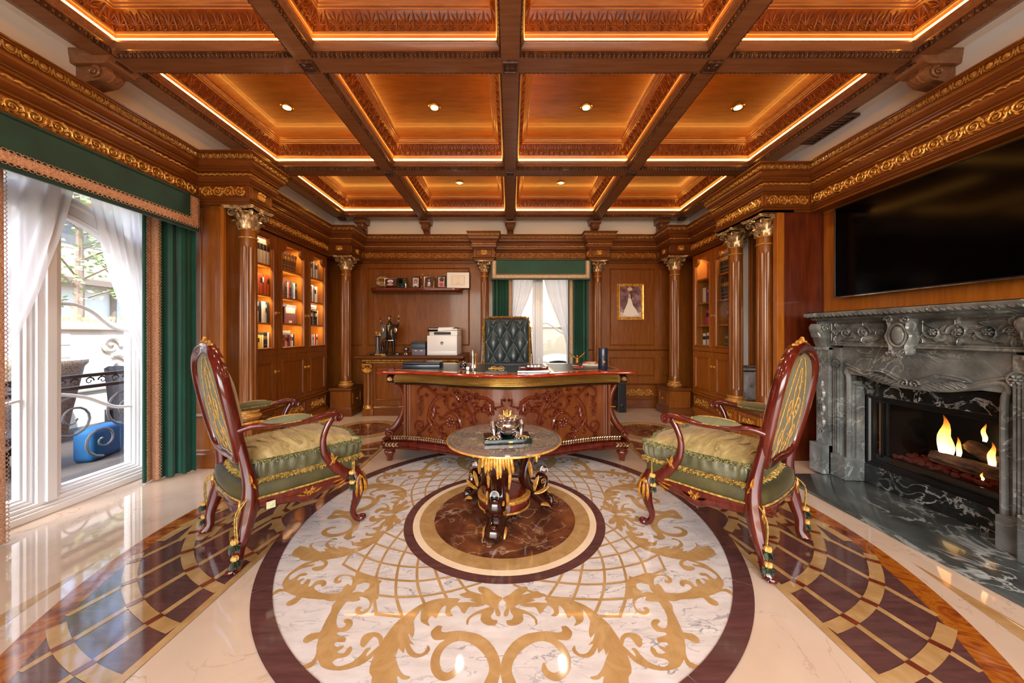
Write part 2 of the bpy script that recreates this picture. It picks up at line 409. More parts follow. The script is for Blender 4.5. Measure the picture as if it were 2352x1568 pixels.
def frieze(mb, fn, s0, s1, t0, t1, dep=.5, cell=None):
    """run of gilded rinceau between s0..s1, band t0..t1"""
    H = t1-t0; L = abs(s1-s0); W = 1.15*H; n = max(1, round(L/W)); W = L/n; sg = 1 if s1 > s0 else -1
    for i in range(n):
        fl = i % 2
        mb.add(FC, lambda x, y, z, i=i, fl=fl: fn(s0+sg*(i*W+x/1.12*W), t0+H*(1-y if fl else y), z*H*dep*1.6))
def egg_cell():
    m = MB(); m.ell((.5, .52, .1), (.26, .4, .3), 7, 5)
    m.tube([(.12, 1, .1), (.12, .5, .16), (.24, .12, .16), (.5, .0, .16), (.76, .12, .16), (.88, .5, .16), (.88, 1, .1)], .07, 4)
    m.ell((1, .4, .08), (.07, .4, .16), 4, 4)
    return m
EGG = egg_cell()
def eggs(mb, fn, s0, s1, t0, t1, hh=.3, w=.85):
    H = t1-t0; L = abs(s1-s0); W = w*H; n = max(1, round(L/W)); W = L/n; sg = 1 if s1 > s0 else -1
    for i in range(n):
        mb.add(EGG, lambda x, y, z, i=i: fn(s0+sg*(i+x)*W, t0+H*y, z*H*hh*3))
def rope(mb, fn, s0, s1, t, r):
    L = abs(s1-s0); W = r*4.0; n = max(1, round(L/W)); W = L/n; sg = 1 if s1 > s0 else -1
    e = MB(); e.ell((-.1, 0, 0), (.55, .24, .5), 7, 4, Matrix.Rotation(.45, 3, 'Z')); e.ell((.36, -.05, 0), (.3, .2, .42), 6, 4, Matrix.Rotation(-.6, 3, 'Z'))
    for i in range(n):
        mb.add(e, lambda x, y, z, i=i: fn(s0+sg*(i+.5+x)*W, t+y*2.2*r*1.3, z*2*r))
def F_back(Y0): return lambda s, t, h: (s, Y0-h, t)
def F_left(X0): return lambda s, t, h: (X0+h, s, t)
def F_right(X0): return lambda s, t, h: (X0-h, s, t)
def rect(s0, s1, t0, t1): return [(s0, t0), (s1, t0), (s1, t1), (s0, t1)]
def pmold(mb, fn, s0, s1, t0, t1, w=.022, h=.012):
    """raised rectangular panel moulding"""
    mb.loop(rect(s0, s1, t0, t1), [(0, 0), (0, h*.5), (w*.25, h), (w*.5, h*.6), (w*.75, h*.9), (w, 0)], fn)
def arch_poly(s0, s1, t0, t1, c=.06):
    """door light with scooped top corners"""
    p = [(s0, t0), (s1, t0), (s1, t1-c*1.5)]
    for k in range(5):
        a = PI/2*k/4; p.append((s1-c*.45-(c*.75)*sin(a)*.9, t1-c*1.2+c*1.1*(1-cos(a))))
    q = [(s0+s1-x, y) for (x, y) in p[3:]][::-1]
    return p+q+[(s0, t1-c*1.5)]
# ================================================================ THE SETTING
for o_ in [o for o in col.objects if o.type == 'LIGHT' and o.data.type == 'SUN']:
    o_.rotation_euler = Vector((-.5, .32, -.8)).to_track_quat('-Z', 'Y').to_euler()
WX, WR, WB, WF = -2.95, 2.88, 5.50, -2.3       # left wall, right (television) wall, back wall, wall behind the camera
HB = 2.91                                      # underside of the ceiling beams
# ---------------------------------------------------------------- floor
floor = MB().box(-3.0, 3.0, WF, 5.6, -.06, 0).build('floor', 'cream_stone', smooth=False); tag(floor, kind='structure')
MX, MY = -.034, 2.252
def FP(u, v):                                   # a spot on the floor read off the photograph's inlay
    Y = 800*CH/(v-766); return ((u-1172)*Y/800, Y)
def C4(x, y): return FP(620+x/4.2, 1280+y/4.2)
def disc(name, r0, r1, z, mat, cx=MX, cy=MY, n=96, a0=0, a1=2*PI):
    m = MB(); k = n
    A = [a0+(a1-a0)*i/k for i in range(k+1)]
    m.grid([[(cx+r*cos(a), cy+r*sin(a), z) for a in A] for r in (r1, max(r0, 1e-3))])
    m.grid([[(cx+r1*cos(a), cy+r1*sin(a), zz) for a in A] for zz in (z-.0009, z)])
    return m.build(name, mat, floor, ang=30)
def strip2(m, pts, w, z):
    P = [Vector((p[0], p[1])) for p in pts]; N = len(P); L = []; R = []
    for i in range(N):
        d = (P[min(i+1, N-1)]-P[max(i-1, 0)]).normalized(); n = Vector((-d.y, d.x))
        ww = w[i] if isinstance(w, list) else w
        L.append((P[i].x+n.x*ww/2, P[i].y+n.y*ww/2, z)); R.append((P[i].x-n.x*ww/2, P[i].y-n.y*ww/2, z))
    m.grid([L, R]); return m
disc('white_marble_field', 0, 1.262, .0010, 'carrara', n=128)
for k in range(12):
    disc('plum_border_stone', 1.242, 1.322, .0042, 'plum_stone', n=16, a0=2*PI*k/12+.02, a1=2*PI*(k+1)/12+.018)
# side fields of plum slabs with a web of tan strips
XI, RO, RI = 1.29, 2.07, 1.985
for sd in (-1, 1):
    a1 = math.acos(XI/RI)
    pts = [(MX+sd*RI*cos(a), MY+RI*sin(a)) for a in [-a1+2*a1*i/48 for i in range(49)]]
    if sd < 0: pts = pts[::-1]
    MB().poly(pts, .0008).build('plum_stone_field', 'plum_stone', floor, smooth=False)
    aa = math.acos(1.29/RO)
    for k in range(9):
        b0 = -aa+2*aa*k/9; b1 = -aa+2*aa*(k+1)/9
        m = MB(); A = [b0+(b1-b0)*i/8 for i in range(9)]
        m.grid([[(MX+sd*r*cos(a), MY+r*sin(a), .0012) for a in A] for r in (RO, RI-.012)])
        m.build('onyx_band_stone', 'orange_stone', floor)
    ye = math.sqrt(RI*RI-XI*XI)
    m = MB(); strip2(m, [(MX+sd*(XI-.012), MY-ye), (MX+sd*(XI-.012), MY+ye)], .035, .0036); m.build('tan_edge_strip', 'tan_stone', floor)
    inside = lambda x, y: abs(x) > XI-.005 and x*x+y*y < (RI-.002)**2
    AC = (.965, .26); RY = (.43, 4.62)
    for half in (1, -1):
        rays = []
        for k in range(-1, 6):
            xb = 1.383+.187*k-.0              # where the ray crosses y = -.62
            d = Vector((xb-RY[0], -.62-RY[1])).normalized()
            pts = []
            for i in range(61):
                p = Vector(RY)+d*(4.55+i*.05)
                if p.y > .33: continue
                if inside(p.x, p.y): pts.append((MX+sd*p.x, MY+half*p.y))
            if len(pts) > 2:
                m = MB(); strip2(m, pts, .027, .0016+.0002*(half < 0)+.00002*k); m.build('tan_ray_strip', 'tan_stone', floor)
            rays.append(d)
        for r in (.57, .775, .975, 1.18, 1.385, 1.59):
            pts = []
            for i in range(90):
                a = -PI/2+.0+i*.018
                x, y = AC[0]+r*cos(a), AC[1]+r*sin(a)
                if y > .33: break
                if inside(x, y): pts.append((x, y))
            if len(pts) < 3: continue
            m = MB(); strip2(m, [(MX+sd*x, MY+half*y) for x, y in pts], .052, .0022+.0003*(half < 0)); m.build('tan_arc_strip', 'tan_stone', floor)
            for d in rays:                    # dark red key stones where ray and arc cross
                f = Vector((RY[0]-AC[0], RY[1]-AC[1])); b = f.dot(d); c = f.dot(f)-r*r; D = b*b-c
                if D <= 0: continue
                p = Vector(RY)+d*(-b+math.sqrt(D))
                if not inside(p.x, p.y) or p.y > .3: continue
                n = Vector((p.x-AC[0], p.y-AC[1])).normalized()
                m = MB(); strip2(m, [(MX+sd*(p.x-n.x*.027), MY+half*(p.y-n.y*.027)), (MX+sd*(p.x+n.x*.027), MY+half*(p.y+n.y*.027))], .03, .0030+.0002*(half < 0)+.00002*len(pts))
                m.build('red_key_stone', 'red_stone', floor)
    # outer tan wedges and the small round medallions by the bookcases
    MB().poly([(MX+sd*2.09, MY-.46), (MX+sd*2.075, MY-1.5), (MX+sd*1.86, MY-1.5)], .0008).build('tan_wedge', 'tan_stone', floor, smooth=False)
    MB().poly([(MX+sd*2.075, MY-.8), (MX+sd*2.04, MY-1.5), (MX+sd*1.96, MY-1.5)], .0014).build('cream_wedge', 'ivory_stone', floor, smooth=False)
    cx, cy = (1.66, 4.2) if sd > 0 else (-1.78, 4.28)
    disc('plum_hairline', .40, .41, .0012, 'plum_stone', cx, cy, 48); disc('tan_round_band', .30, .40, .0014, 'tan_stone', cx, cy, 48)
    disc('brown_round', 0, .30, .0018, 'brown_stone', cx, cy, 48)
# trellis and acanthus scrolls of the rosette: one half-sector, mirrored and turned round eight times
z = .0016
lat = MB()
LAT = [[(440, 150), (560, 205), (660, 240)], [(345, 240), (480, 290), (640, 330), (750, 355)], [(190, 320), (300, 375), (430, 420), (600, 450), (740, 460), (880, 455)],
       [(105, 435), (230, 500), (370, 545), (560, 570), (740, 578), (900, 560), (1060, 535)], [(370, 695), (560, 715), (740, 710), (960, 680), (1160, 630), (1290, 592)],
       [(1080, 545), (1150, 640), (1200, 685)], [(885, 460), (920, 560), (960, 660), (995, 725)], [(758, 355), (740, 460), (740, 578), (760, 670), (805, 780)],
       [(672, 250), (610, 370), (580, 450), (560, 570), (560, 715), (612, 885)], [(630, 125), (545, 230), (480, 320), (420, 440), (385, 560), (370, 700), (388, 868)],
       [(640, 40), (540, 100), (450, 170), (380, 260), (300, 370), (225, 505)], [(190, 318), (100, 440)], [(380, 862), (480, 872), (610, 885)]]
C5 = lambda x, y: FP(760+x/3.732, 1180+y/3.732)
for k, L in enumerate(LAT):
    pts = [tuple(p)[:2] for p in bez([(*C5(*q), 0) for q in L], 5)]
    strip2(lat, pts, .0125, .00001*k)
SA = [(1665, 670), (1620, 660), (1580, 690), (1552, 725), (1560, 770), (1590, 800), (1640, 800), (1690, 797), (1640, 830), (1590, 890), (1555, 970), (1548, 1050), (1562, 1110), (1600, 1165), (1660, 1195), (1730, 1187), (1800, 1140), (1830, 1070), (1810, 1010), (1785, 1050), (1760, 1090), (1710, 1115), (1665, 1100), (1640, 1050), (1638, 980), (1665, 910), (1720, 850), (1790, 815), (1870, 812), (1950, 840), (2030, 900), (2090, 980), (2115, 1060), (2105, 1130), (2070, 1200), (2050, 1260), (2060, 1330), (2212, 1330), (2200, 1210), (2222, 1130), (2222, 1020), (2190, 920), (2120, 820), (2020, 750), (1920, 725), (1800, 712), (1700, 727), (1650, 712)]
SB = [(1840, 405), (1760, 395), (1640, 400), (1540, 425), (1440, 465), (1350, 525), (1280, 580), (1200, 650), (1130, 740), (1080, 810), (1040, 880), (1000, 960), (965, 1050), (960, 1120), (985, 1160), (985, 1330), (1222, 1330), (1222, 1150), (1270, 1180), (1330, 1180), (1355, 1155), (1290, 1140), (1240, 1070), (1210, 970), (1185, 890), (1215, 950), (1240, 880), (1290, 930), (1300, 870), (1330, 935), (1390, 970), (1470, 960), (1530, 920), (1545, 880), (1520, 850), (1510, 890), (1470, 930), (1410, 930), (1370, 890), (1345, 835), (1395, 850), (1350, 800), (1335, 730), (1375, 780), (1395, 700), (1385, 620), (1420, 560), (1460, 510), (1450, 600), (1480, 640), (1545, 665), (1520, 620), (1560, 560), (1600, 590), (1640, 520), (1670, 480), (1700, 470), (1690, 540), (1720, 570), (1770, 565), (1740, 540), (1750, 500), (1800, 465), (1835, 500), (1850, 530), (1880, 545), (1900, 510), (1930, 480), (2000, 480), (2080, 457), (1980, 440), (1900, 435), (1810, 440)]
SC = [(2240, 390), (2180, 360), (2120, 310), (2060, 285), (2010, 290), (2015, 330), (2060, 360), (2000, 350), (1920, 325), (1880, 345), (1825, 360), (1880, 390), (1960, 400), (1925, 415), (2000, 440), (2080, 455), (2120, 480), (2030, 510), (1950, 550), (1900, 600), (1895, 640), (1910, 655), (1925, 600), (1980, 560), (2040, 545), (2030, 600), (2060, 640), (2120, 660), (2180, 655), (2195, 610), (2150, 605), (2130, 570), (2160, 530), (2170, 490), (2180, 560), (2215, 572), (2225, 540), (2205, 490), (2210, 440), (2240, 405)]
SD = [(850, 335), (780, 345), (700, 380), (640, 420), (600, 470), (590, 520), (550, 590), (510, 670), (480, 725), (400, 735), (330, 780), (320, 820), (360, 830), (420, 800), (465, 790), (450, 860), (445, 930), (400, 1010), (310, 1045), (305, 1075), (370, 1075), (430, 1040), (460, 990), (490, 1050), (560, 1085), (680, 1095), (800, 1070), (900, 1030), (980, 970), (1050, 900), (1060, 850), (1000, 900), (930, 960), (940, 920), (975, 880), (930, 880), (880, 940), (800, 1010), (700, 1050), (640, 1055), (600, 1020), (650, 980), (740, 960), (790, 900), (780, 860), (740, 890), (710, 930), (640, 920), (700, 880), (710, 850), (650, 870), (620, 850), (640, 820), (720, 820), (730, 780), (690, 765), (640, 750), (660, 725), (740, 715), (795, 660), (790, 610), (740, 595), (710, 620), (735, 650), (700, 680), (650, 680), (640, 610), (660, 540), (700, 480), (740, 430), (800, 430), (870, 415), (860, 380), (940, 400), (965, 450), (940, 500), (890, 525), (860, 510), (890, 490), (850, 480), (820, 510), (830, 545), (880, 555), (940, 530), (980, 470), (990, 400), (930, 350)]
SE = [(870, 850), (900, 872), (935, 840), (1000, 768), (1045, 795), (1055, 850), (1090, 785), (1050, 735), (980, 728), (910, 750), (875, 800)]
SF = [(830, 150), (900, 160), (1000, 190), (1040, 182), (1028, 260), (1028, 350), (985, 385), (940, 372), (900, 340), (950, 300), (962, 260), (940, 220), (880, 205), (820, 205)]
pieces = [('trellis_strip', lat.mesh('trellis', 'tan_stone', False))]
for nm, S in (('scroll_stone', SA), ('acanthus_stone', SB), ('leaf_stone', SC), ('scroll_stone', SD), ('leaf_stone', SE), ('leaf_stone', SF)):
    pts = [C4(*q) for q in S]
    pts = [tuple(p)[:2] for p in bez([(*p, 0) for p in pts]+[(*pts[0], 0)], 2)][:-1]
    m = MB(); m.poly(pts, 0); pieces.append((nm, m.mesh(nm, 'tan_stone', False)))
for (nm, me) in pieces:                         # centre on the rosette
    for v in me.vertices: v.co.x -= MX; v.co.y -= MY
    for k in range(4):
        for mir in ((1,) if nm == 'trellis_strip' else (1, -1)):
            inst(me, nm, floor, (MX, MY, .0013+.0003*(k % 2)+.0006*(mir > 0)+.00004*pieces.index((nm, me))), (0, 0, k*PI/2), (mir, 1, 1))
disc('plum_ring', .574, .627, .0032, 'plum_stone'); disc('ivory_ring', .533, .574, .0034, 'ivory_stone')
disc('tan_ring', .446, .535, .0036, 'tan_stone'); disc('brown_centre', 0, .446, .0040, 'brown_stone')
# ---------------------------------------------------------------- entablature that runs round the room
PATH = [(2.75, WF), (2.75, 3.19), (2.32, 3.19), (2.32, 3.92), (2.59, 3.92), (2.59, 5.0), (2.31, 5.0), (2.31, 5.46), (1.50, 5.46), (1.50, 5.28),
        (1.20, 5.28), (1.20, 5.46), (-.25, 5.46), (-.25, 5.28), (-.55, 5.28), (-.55, 5.46), (-2.30, 5.46), (-2.30, 5.0), (-2.61, 5.0), (-2.61, 3.29),
        (-2.25, 3.29), (-2.25, 3.0), (-2.69, 3.0), (-2.69, WF)]
EP = [(-.2, 2.28), (0, 2.28), (0, 2.30), (.010, 2.305), (.010, 2.312), (.026, 2.328), (.026, 2.335), (0, 2.34), (0, 2.445), (.008, 2.45), (.008, 2.46),
      (.022, 2.468), (.036, 2.490), (.038, 2.500), (.038, 2.507), (.030, 2.51), (.030, 2.545), (.044, 2.548), (.044, 2.565), (.052, 2.568), (.052, 2.578),
      (.064, 2.585), (.076, 2.602), (.078, 2.612), (.078, 2.632), (.086, 2.636), (.086, 2.678), (.096, 2.68), (.096, 2.688), (.104, 2.69), (.104, 2.70), (-.12, 2.705)]
N_ = len(PATH); MT = []
for i in range(N_):
    ns = []
    for (a, b) in ((i-1, i), (i, i+1)):
        if a >= 0 and b < N_:
            d = (Vector(PATH[b])-Vector(PATH[a])).normalized(); ns.append(Vector((-d.y, d.x)))
    if len(ns) == 1: ns *= 2
    MT.append((ns[0]+ns[1])/(1+ns[0].dot(ns[1])))
tn = 0
for i in range(N_-1):
    A, B = Vector(PATH[i]), Vector(PATH[i+1]); L = (B-A).length; d = (B-A)/L; n = Vector((-d.y, d.x)); tn += 1
    horiz = abs(d.x) > .5
    m = MB(); m.grid([[(p.x+mt.x*o, p.y+mt.y*o, zz) for (o, zz) in EP] for (p, mt) in ((A, MT[i]), (B, MT[i+1]))])
    # end planes close the box of the break behind
    tr = m.build('trim_%d' % tn, 'panel_x' if horiz else 'panel_h', ang=25); tag(tr, kind='structure')
    def fn(s, t, h, A=A, d=d, n=n): return (A.x+d.x*s+n.x*h, A.y+d.y*s+n.y*h, t)
    def rng(o): return (MT[i].dot(d)*o, L+MT[i+1].dot(d)*o)
    s0, s1 = rng(.03); g = MB(); rope(g, lambda s, t, h: fn(s, t, h+.03), s0, s1, 2.527, .0125); g.build('rope_moulding', 'gold_wood', tr)
    s0, s1 = rng(.086); g = MB(); eggs(g, lambda s, t, h: fn(s, t, h+.084), s0, s1, 2.634, 2.680, .2, 1.45); g.build('egg_and_dart', 'egg_gilt', tr)
    s0, s1 = rng(0); 
    if L > .5 or (L > .4 and horiz):
        MB().grid([[fn(q, zz, .0012) for q in (s0+.016, s1-.016)] for zz in (2.347, 2.44)]).build('frieze_ground', 'carve', tr)
        g = MB(); frieze(g, fn, s0+.03, s1-.03, 2.352, 2.435, .8); g.build('gilded_frieze', 'gold', tr)
        g = MB(); pmold(g, fn, s0+.012, s1-.012, 2.344, 2.443, .008, .008); g.build('frieze_frame', 'panel', tr)
    else:                                       # short blocks carry a small basket of flowers
        cx = (s0+s1)/2; w = .045; g = MB()
        for k in range(7):
            a = PI*k/6; o_leaf(g, cx+cos(a)*.01, 2.375, a, .05, .022, .01, .4*cos(a), 3)
        for k in range(5): g.ell(fn(cx-.036+.018*k, 2.418+.006*(k % 2), .008), .011, 6, 4)
        g2 = MB(); g2.v = [fn(p[0], p[1], p[2]) if q < 7*20 else p for q, p in enumerate(g.v)]; g2.f = g.f
        g2.tube([fn(cx-.04, 2.40, .006), fn(cx-.02, 2.365, .01), fn(cx+.02, 2.365, .01), fn(cx+.04, 2.40, .006)], .006, 5)
        g2.build('flower_basket', 'gold', tr)
        g = MB(); pmold(g, fn, s0+.03, s1-.03, 2.346, 2.442, .008, .008); g.build('frieze_frame', 'panel', tr)
# ---------------------------------------------------------------- walls
def wall_with_hole(name, mat, fnb, s0, s1, z0, z1, hole, thick=.25):
    m = MB(); hs0, hs1, hz0, hz1 = hole
    for (a, b, c, d) in ((s0, hs0, z0, z1), (hs1, s1, z0, z1), (hs0, hs1, z0, hz0), (hs0, hs1, hz1, z1)):
        if b-a < 1e-4 or d-c < 1e-4: continue
        x = MB(); x.box(0, 1, 0, 1, 0, 1); x.v = [fnb(a+(b-a)*p[0], c+(d-c)*p[2], -thick*p[1]) for p in x.v]
        m.add(x, Matrix())
    w = m.build(name, mat, smooth=False); return tag(w, kind='structure')
wall_back = wall_with_hole('wall_back', 'panel', F_back(WB), -3.0, 3.0, 0, 2.72, (-.02, .97, .12, 2.22))
wall_left = wall_with_hole('wall_left', 'panel', F_left(WX), WF, 5.6, 0, 2.72, (1.60, 2.95, .0, 2.30))
wall_right = wall_with_hole('wall_right', 'panel_y', F_right(WR), WF, 3.19, 0, 2.72, (1.885, 2.715, .165, .70))
m = MB(); m.box(3.04, 3.2, 3.19, 5.6, 0, 2.72); m.build('rear_section', 'grey_wall', wall_right, smooth=False)
# plaster above the woodwork
MB().box(-3.2, 3.2, 5.50, 5.75, 2.60, 3.25).build('plaster_band', 'cream_wall', wall_back, smooth=False)
MB().box(-3.2, -2.76, WF, 5.75, 2.60, 3.25).build('plaster_band', 'cream_wall', wall_left, smooth=False)
MB().box(2.83, 3.2, WF, 5.75, 2.60, 3.25).build('plaster_band', 'grey_wall', wall_right, smooth=False)
m = MB()
for (a, b, c, d) in ((-3.2, -2.3, 0, 3.3), (2.3, 3.2, 0, 3.3), (-2.3, 2.3, 2.72, 3.3)): m.box(a, b, WF-.2, WF, c, d)  # unseen wall, its wide opening made to let sky light in
wf = m.build('wall_front', 'panel', smooth=False); tag(wf, kind='structure')
# flat mouldings on the rear wall
def panels(parent, fn, L, mat='panel'):
    for (a, b, c, d) in L:
        g = MB(); pmold(g, fn, a, b, c, d, .024, .012); g.build('panel_moulding', mat, parent, ang=25)
panels(wall_back, F_back(WB), [(-2.26, -.64, .98, 2.21), (-2.26, -.64, .28, .88), (1.57, 2.28, .98, 2.20), (2.36, 2.56, .98, 2.20), (1.57, 2.28, .50, .80), (2.36, 2.56, .5, .8),
                               (-2.56, -2.34, .98, 2.2)])
g = MB(); frieze(g, F_back(WB-.004), 1.62, 2.24, .145+.05, .30); g.build('gilded_plaque', 'gold', wall_back)
m = MB(); m.loop([(2.60, WB), (.99, WB)], [(.05, 0), (.05, .12), (.04, .14), (.02, .15), (.015, .17), (0, .18)], lambda x, y, h: (x, y, h), closed=False); bb = m.build('baseboard_back', 'panel_x'); tag(bb, kind='structure')
m = MB(); m.loop([(-.03, WB), (-2.6, WB)], [(.05, 0), (.05, .12), (.04, .14), (.02, .15), (.015, .17), (0, .18)], lambda x, y, h: (x, y, h), closed=False); m.build("baseboard_back.001", 'panel_x', bb)
for zz in (.90, .36):
    MB().loop([(2.60, WB), (1.0, WB)], [(0, zz), (.012, zz+.004), (.016, zz+.014), (.008, zz+.02), (0, zz+.026)], lambda x, y, h: (x, y, h), closed=False).build("dado_rail", 'panel_x', wall_back)
# ---------------------------------------------------------------- ceiling
BX = [-2.55, -1.31, 0, 1.31, 2.60]; BY = [-2.28, -.765, .75, 2.263, 3.778, 5.27]
ceil = MB().box(-3.2, 3.2, WF-.2, 5.75, 3.215, 3.3).build('ceiling', 'cream_wall', smooth=False); tag(ceil, kind='structure')
MB().box(-2.80, -2.61, WF, 5.5, 2.955, 3.215).build('edge_slab', 'cream_wall', ceil, smooth=False)
MB().box(2.66, 2.84, WF, 5.5, 2.955, 3.215).build('edge_slab', 'cream_wall', ceil, smooth=False)
MB().box(-2.61, 2.66, 5.335, 5.52, 2.955, 3.215).build('edge_slab', 'cream_wall', ceil, smooth=False)
for x in BX: MB().box(x-.057, x+.057, WF, BY[-1]+.057, HB, 3.215).build('long_beam', 'beam', ceil, smooth=False)
for y in BY: MB().box(BX[0]-.055, BX[-1]+.055, y-.062, y+.062, HB+.0006, 3.215).build('cross_beam', 'beam', ceil, smooth=False)
# outer edge mouldings of the grid
for nm, P in (('outer_moulding', [(BX[0]-.057, BY[-1]+.06), (BX[0]-.057, WF)]), ('outer_moulding', [(BX[-1]+.057, WF), (BX[-1]+.057, BY[-1]+.06)]), ('outer_moulding', [(BX[-1]+.057, BY[-1]+.06), (BX[0]-.057, BY[-1]+.06)])):
    P = P[::-1]
    MB().loop(P, [(0, HB), (.006, HB), (.012, HB+.012), (.03, HB+.016), (.05, HB+.03), (.085, HB+.036), (.085, HB+.05), (0, HB+.052)], lambda x, y, h: (x, y, h), closed=False).build(nm, 'beam', ceil)
    A, B = Vector(P[0]), Vector(P[1]); L = (B-A).length; d = (B-A)/L; n = Vector((-d.y, d.x)); g = MB()
    eggs(g, lambda s, t, h: (A.x+d.x*s+n.x*(h+.002), A.y+d.y*s+n.y*(h+.002), t), 0, L, HB-.001, HB+.018, .2, 1.2); g.build('bead_moulding', 'egg', ceil)
CW, CL = 1.196, 1.389
def cf(x, y, h): return (x, y, h)
R0 = rect(-CW/2, CW/2, -CL/2, CL/2)
cp = MB(); i_ = .112; cp.quad((-CW/2+i_, -CL/2+i_, 3.20), (CW/2-i_, -CL/2+i_, 3.20), (CW/2-i_, CL/2-i_, 3.20), (-CW/2+i_, CL/2-i_, 3.20)); cp_me = cp.mesh('coffer_panel', 'coffer', False)
mo = MB(); mo.loop(R0, [(0, HB+.038), (.008, HB+.040), (.008, HB+.05), (.022, HB+.062), (.030, HB+.078), (.030, HB+.088), (.004, HB+.092), (.001, 3.012), (.004, 3.035), (.010, 3.048), (.016, 3.05), (.02, 3.062), (.014, 3.068)], cf)
mo.loop(R0, [(.066, 3.160), (.072, 3.162), (.072, 3.170), (.084, 3.174), (.088, 3.182), (.1, 3.186), (.108, 3.196), (.118, 3.2005)], cf); mo_me = mo.mesh('coffer_moulding', 'beam', True, 25)
cvp = [(.014, 3.068), (.018, 3.085), (.028, 3.11), (.042, 3.135), (.056, 3.152), (.068, 3.162)]
cv = MB(); cv.loop(R0, cvp, cf)
pal = MB()
for k in range(7):
    a = PI*(k+.5)/7; o_leaf(pal, .5+.08*cos(a), .28, a, .36+.24*sin(a), .13, .1, -.35*cos(a), 3)
o_scroll(pal, .24, .16, .13, 1.1, 1, -PI/2, .045, .12, 8, .3, 4); o_scroll(pal, .76, .16, .13, 1.1, -1, -PI/2, .045, .12, 8, .3, 4)
o_leaf(pal, 1.0, .1, PI/2, .8, .16, .12, 0, 3)
def cove_pt(f):
    f = max(0, min(1, f))*(len(cvp)-1); i = min(int(f), len(cvp)-2); t = f-i
    return (cvp[i][0]+(cvp[i+1][0]-cvp[i][0])*t, cvp[i][1]+(cvp[i+1][1]-cvp[i][1])*t)
for (ax, ay, bx, by) in ((-1, -1, 1, -1), (1, -1, 1, 1), (1, 1, -1, 1), (-1, 1, -1, -1)):
    A = Vector((ax*CW/2, ay*CL/2)); B = Vector((bx*CW/2, by*CL/2)); L = (B-A).length; d = (B-A)/L; n = Vector((-d.y, d.x)); k = round(L/.105); W = L/k
    for i in range(k):
        def pf(x, y, zz, i=i):
            o, hz = cove_pt(y*.95+.02); s = (i+x)*W
            s = max(o, min(L-o, s)); o2 = o+zz*.085*.72; hz2 = hz-zz*.085*.5
            return (A.x+d.x*s+n.x*o2, A.y+d.y*s+n.y*o2, hz2)
        cv.add(pal, pf)
cv_me = cv.mesh('carved_cove', 'carve', True, 50)
eg = MB()
for (ax, ay, bx, by) in ((-1, -1, 1, -1), (1, -1, 1, 1), (1, 1, -1, 1), (-1, 1, -1, -1)):
    A = Vector((ax*CW/2, ay*CL/2)); B = Vector((bx*CW/2, by*CL/2)); L = (B-A).length; d = (B-A)/L; n = Vector((-d.y, d.x))
    eggs(eg, lambda s, t, h: (A.x+d.x*s+n.x*(h+.004), A.y+d.y*s+n.y*(h+.004), t), 0, L, HB-.003, HB+.036, .2, .75)
eg.loop(R0, [(0, HB), (.005, HB), (.005, HB+.037), (0, HB+.038)], cf)
eg_me = eg.mesh('egg_moulding', 'egg', True)
led = MB(); led.loop(R0, [(.015, 3.0025), (.024, 3.0025), (.024, 3.0065), (.015, 3.0065)], cf)
led.loop(R0, [(.003, 3.016), (.007, 3.016), (.007, 3.029), (.003, 3.029)], cf); led_me = led.mesh('led_strip', 'led', False)
for r in range(5):
    for c in range(4):
        x = (BX[c]+BX[c+1])/2; y = (BY[r]+BY[r+1])/2
        sx = (BX[c+1]-BX[c]-.114)/CW; sy = (BY[r+1]-BY[r]-.124)/CL
        p = inst(cp_me, 'coffer_panel', ceil, (x, y, 0), sc=(sx, sy, 1))
        for nm, me in (('coffer_moulding', mo_me), ('carved_cove', cv_me), ('egg_moulding', eg_me), ('led_strip', led_me)): inst(me, nm, p)
bo = MB(); bo.box(-.05, .05, -.05, .05, HB-.012, HB+.001); bo.loop(rect(-.05, .05, -.05, .05), [(0, HB-.012), (.004, HB-.018), (.012, HB-.018), (.016, HB-.012)], cf)
for k in range(4):
    o_leaf(bo, 0, 0, PI/4+k*PI/2, .042, .024, .006, 0, 3); o_leaf(bo, 0, 0, k*PI/2, .03, .016, .006, 0, 3)
bo.v = [(p[0], p[1], HB-.012-p[2]) if p[2] < 1 else p for p in bo.v]; bo_me = bo.mesh('boss_block', 'egg', True)
for x in BX:
    for y in BY[1:]: inst(bo_me, 'boss_block', ceil, (x, y, -.001))
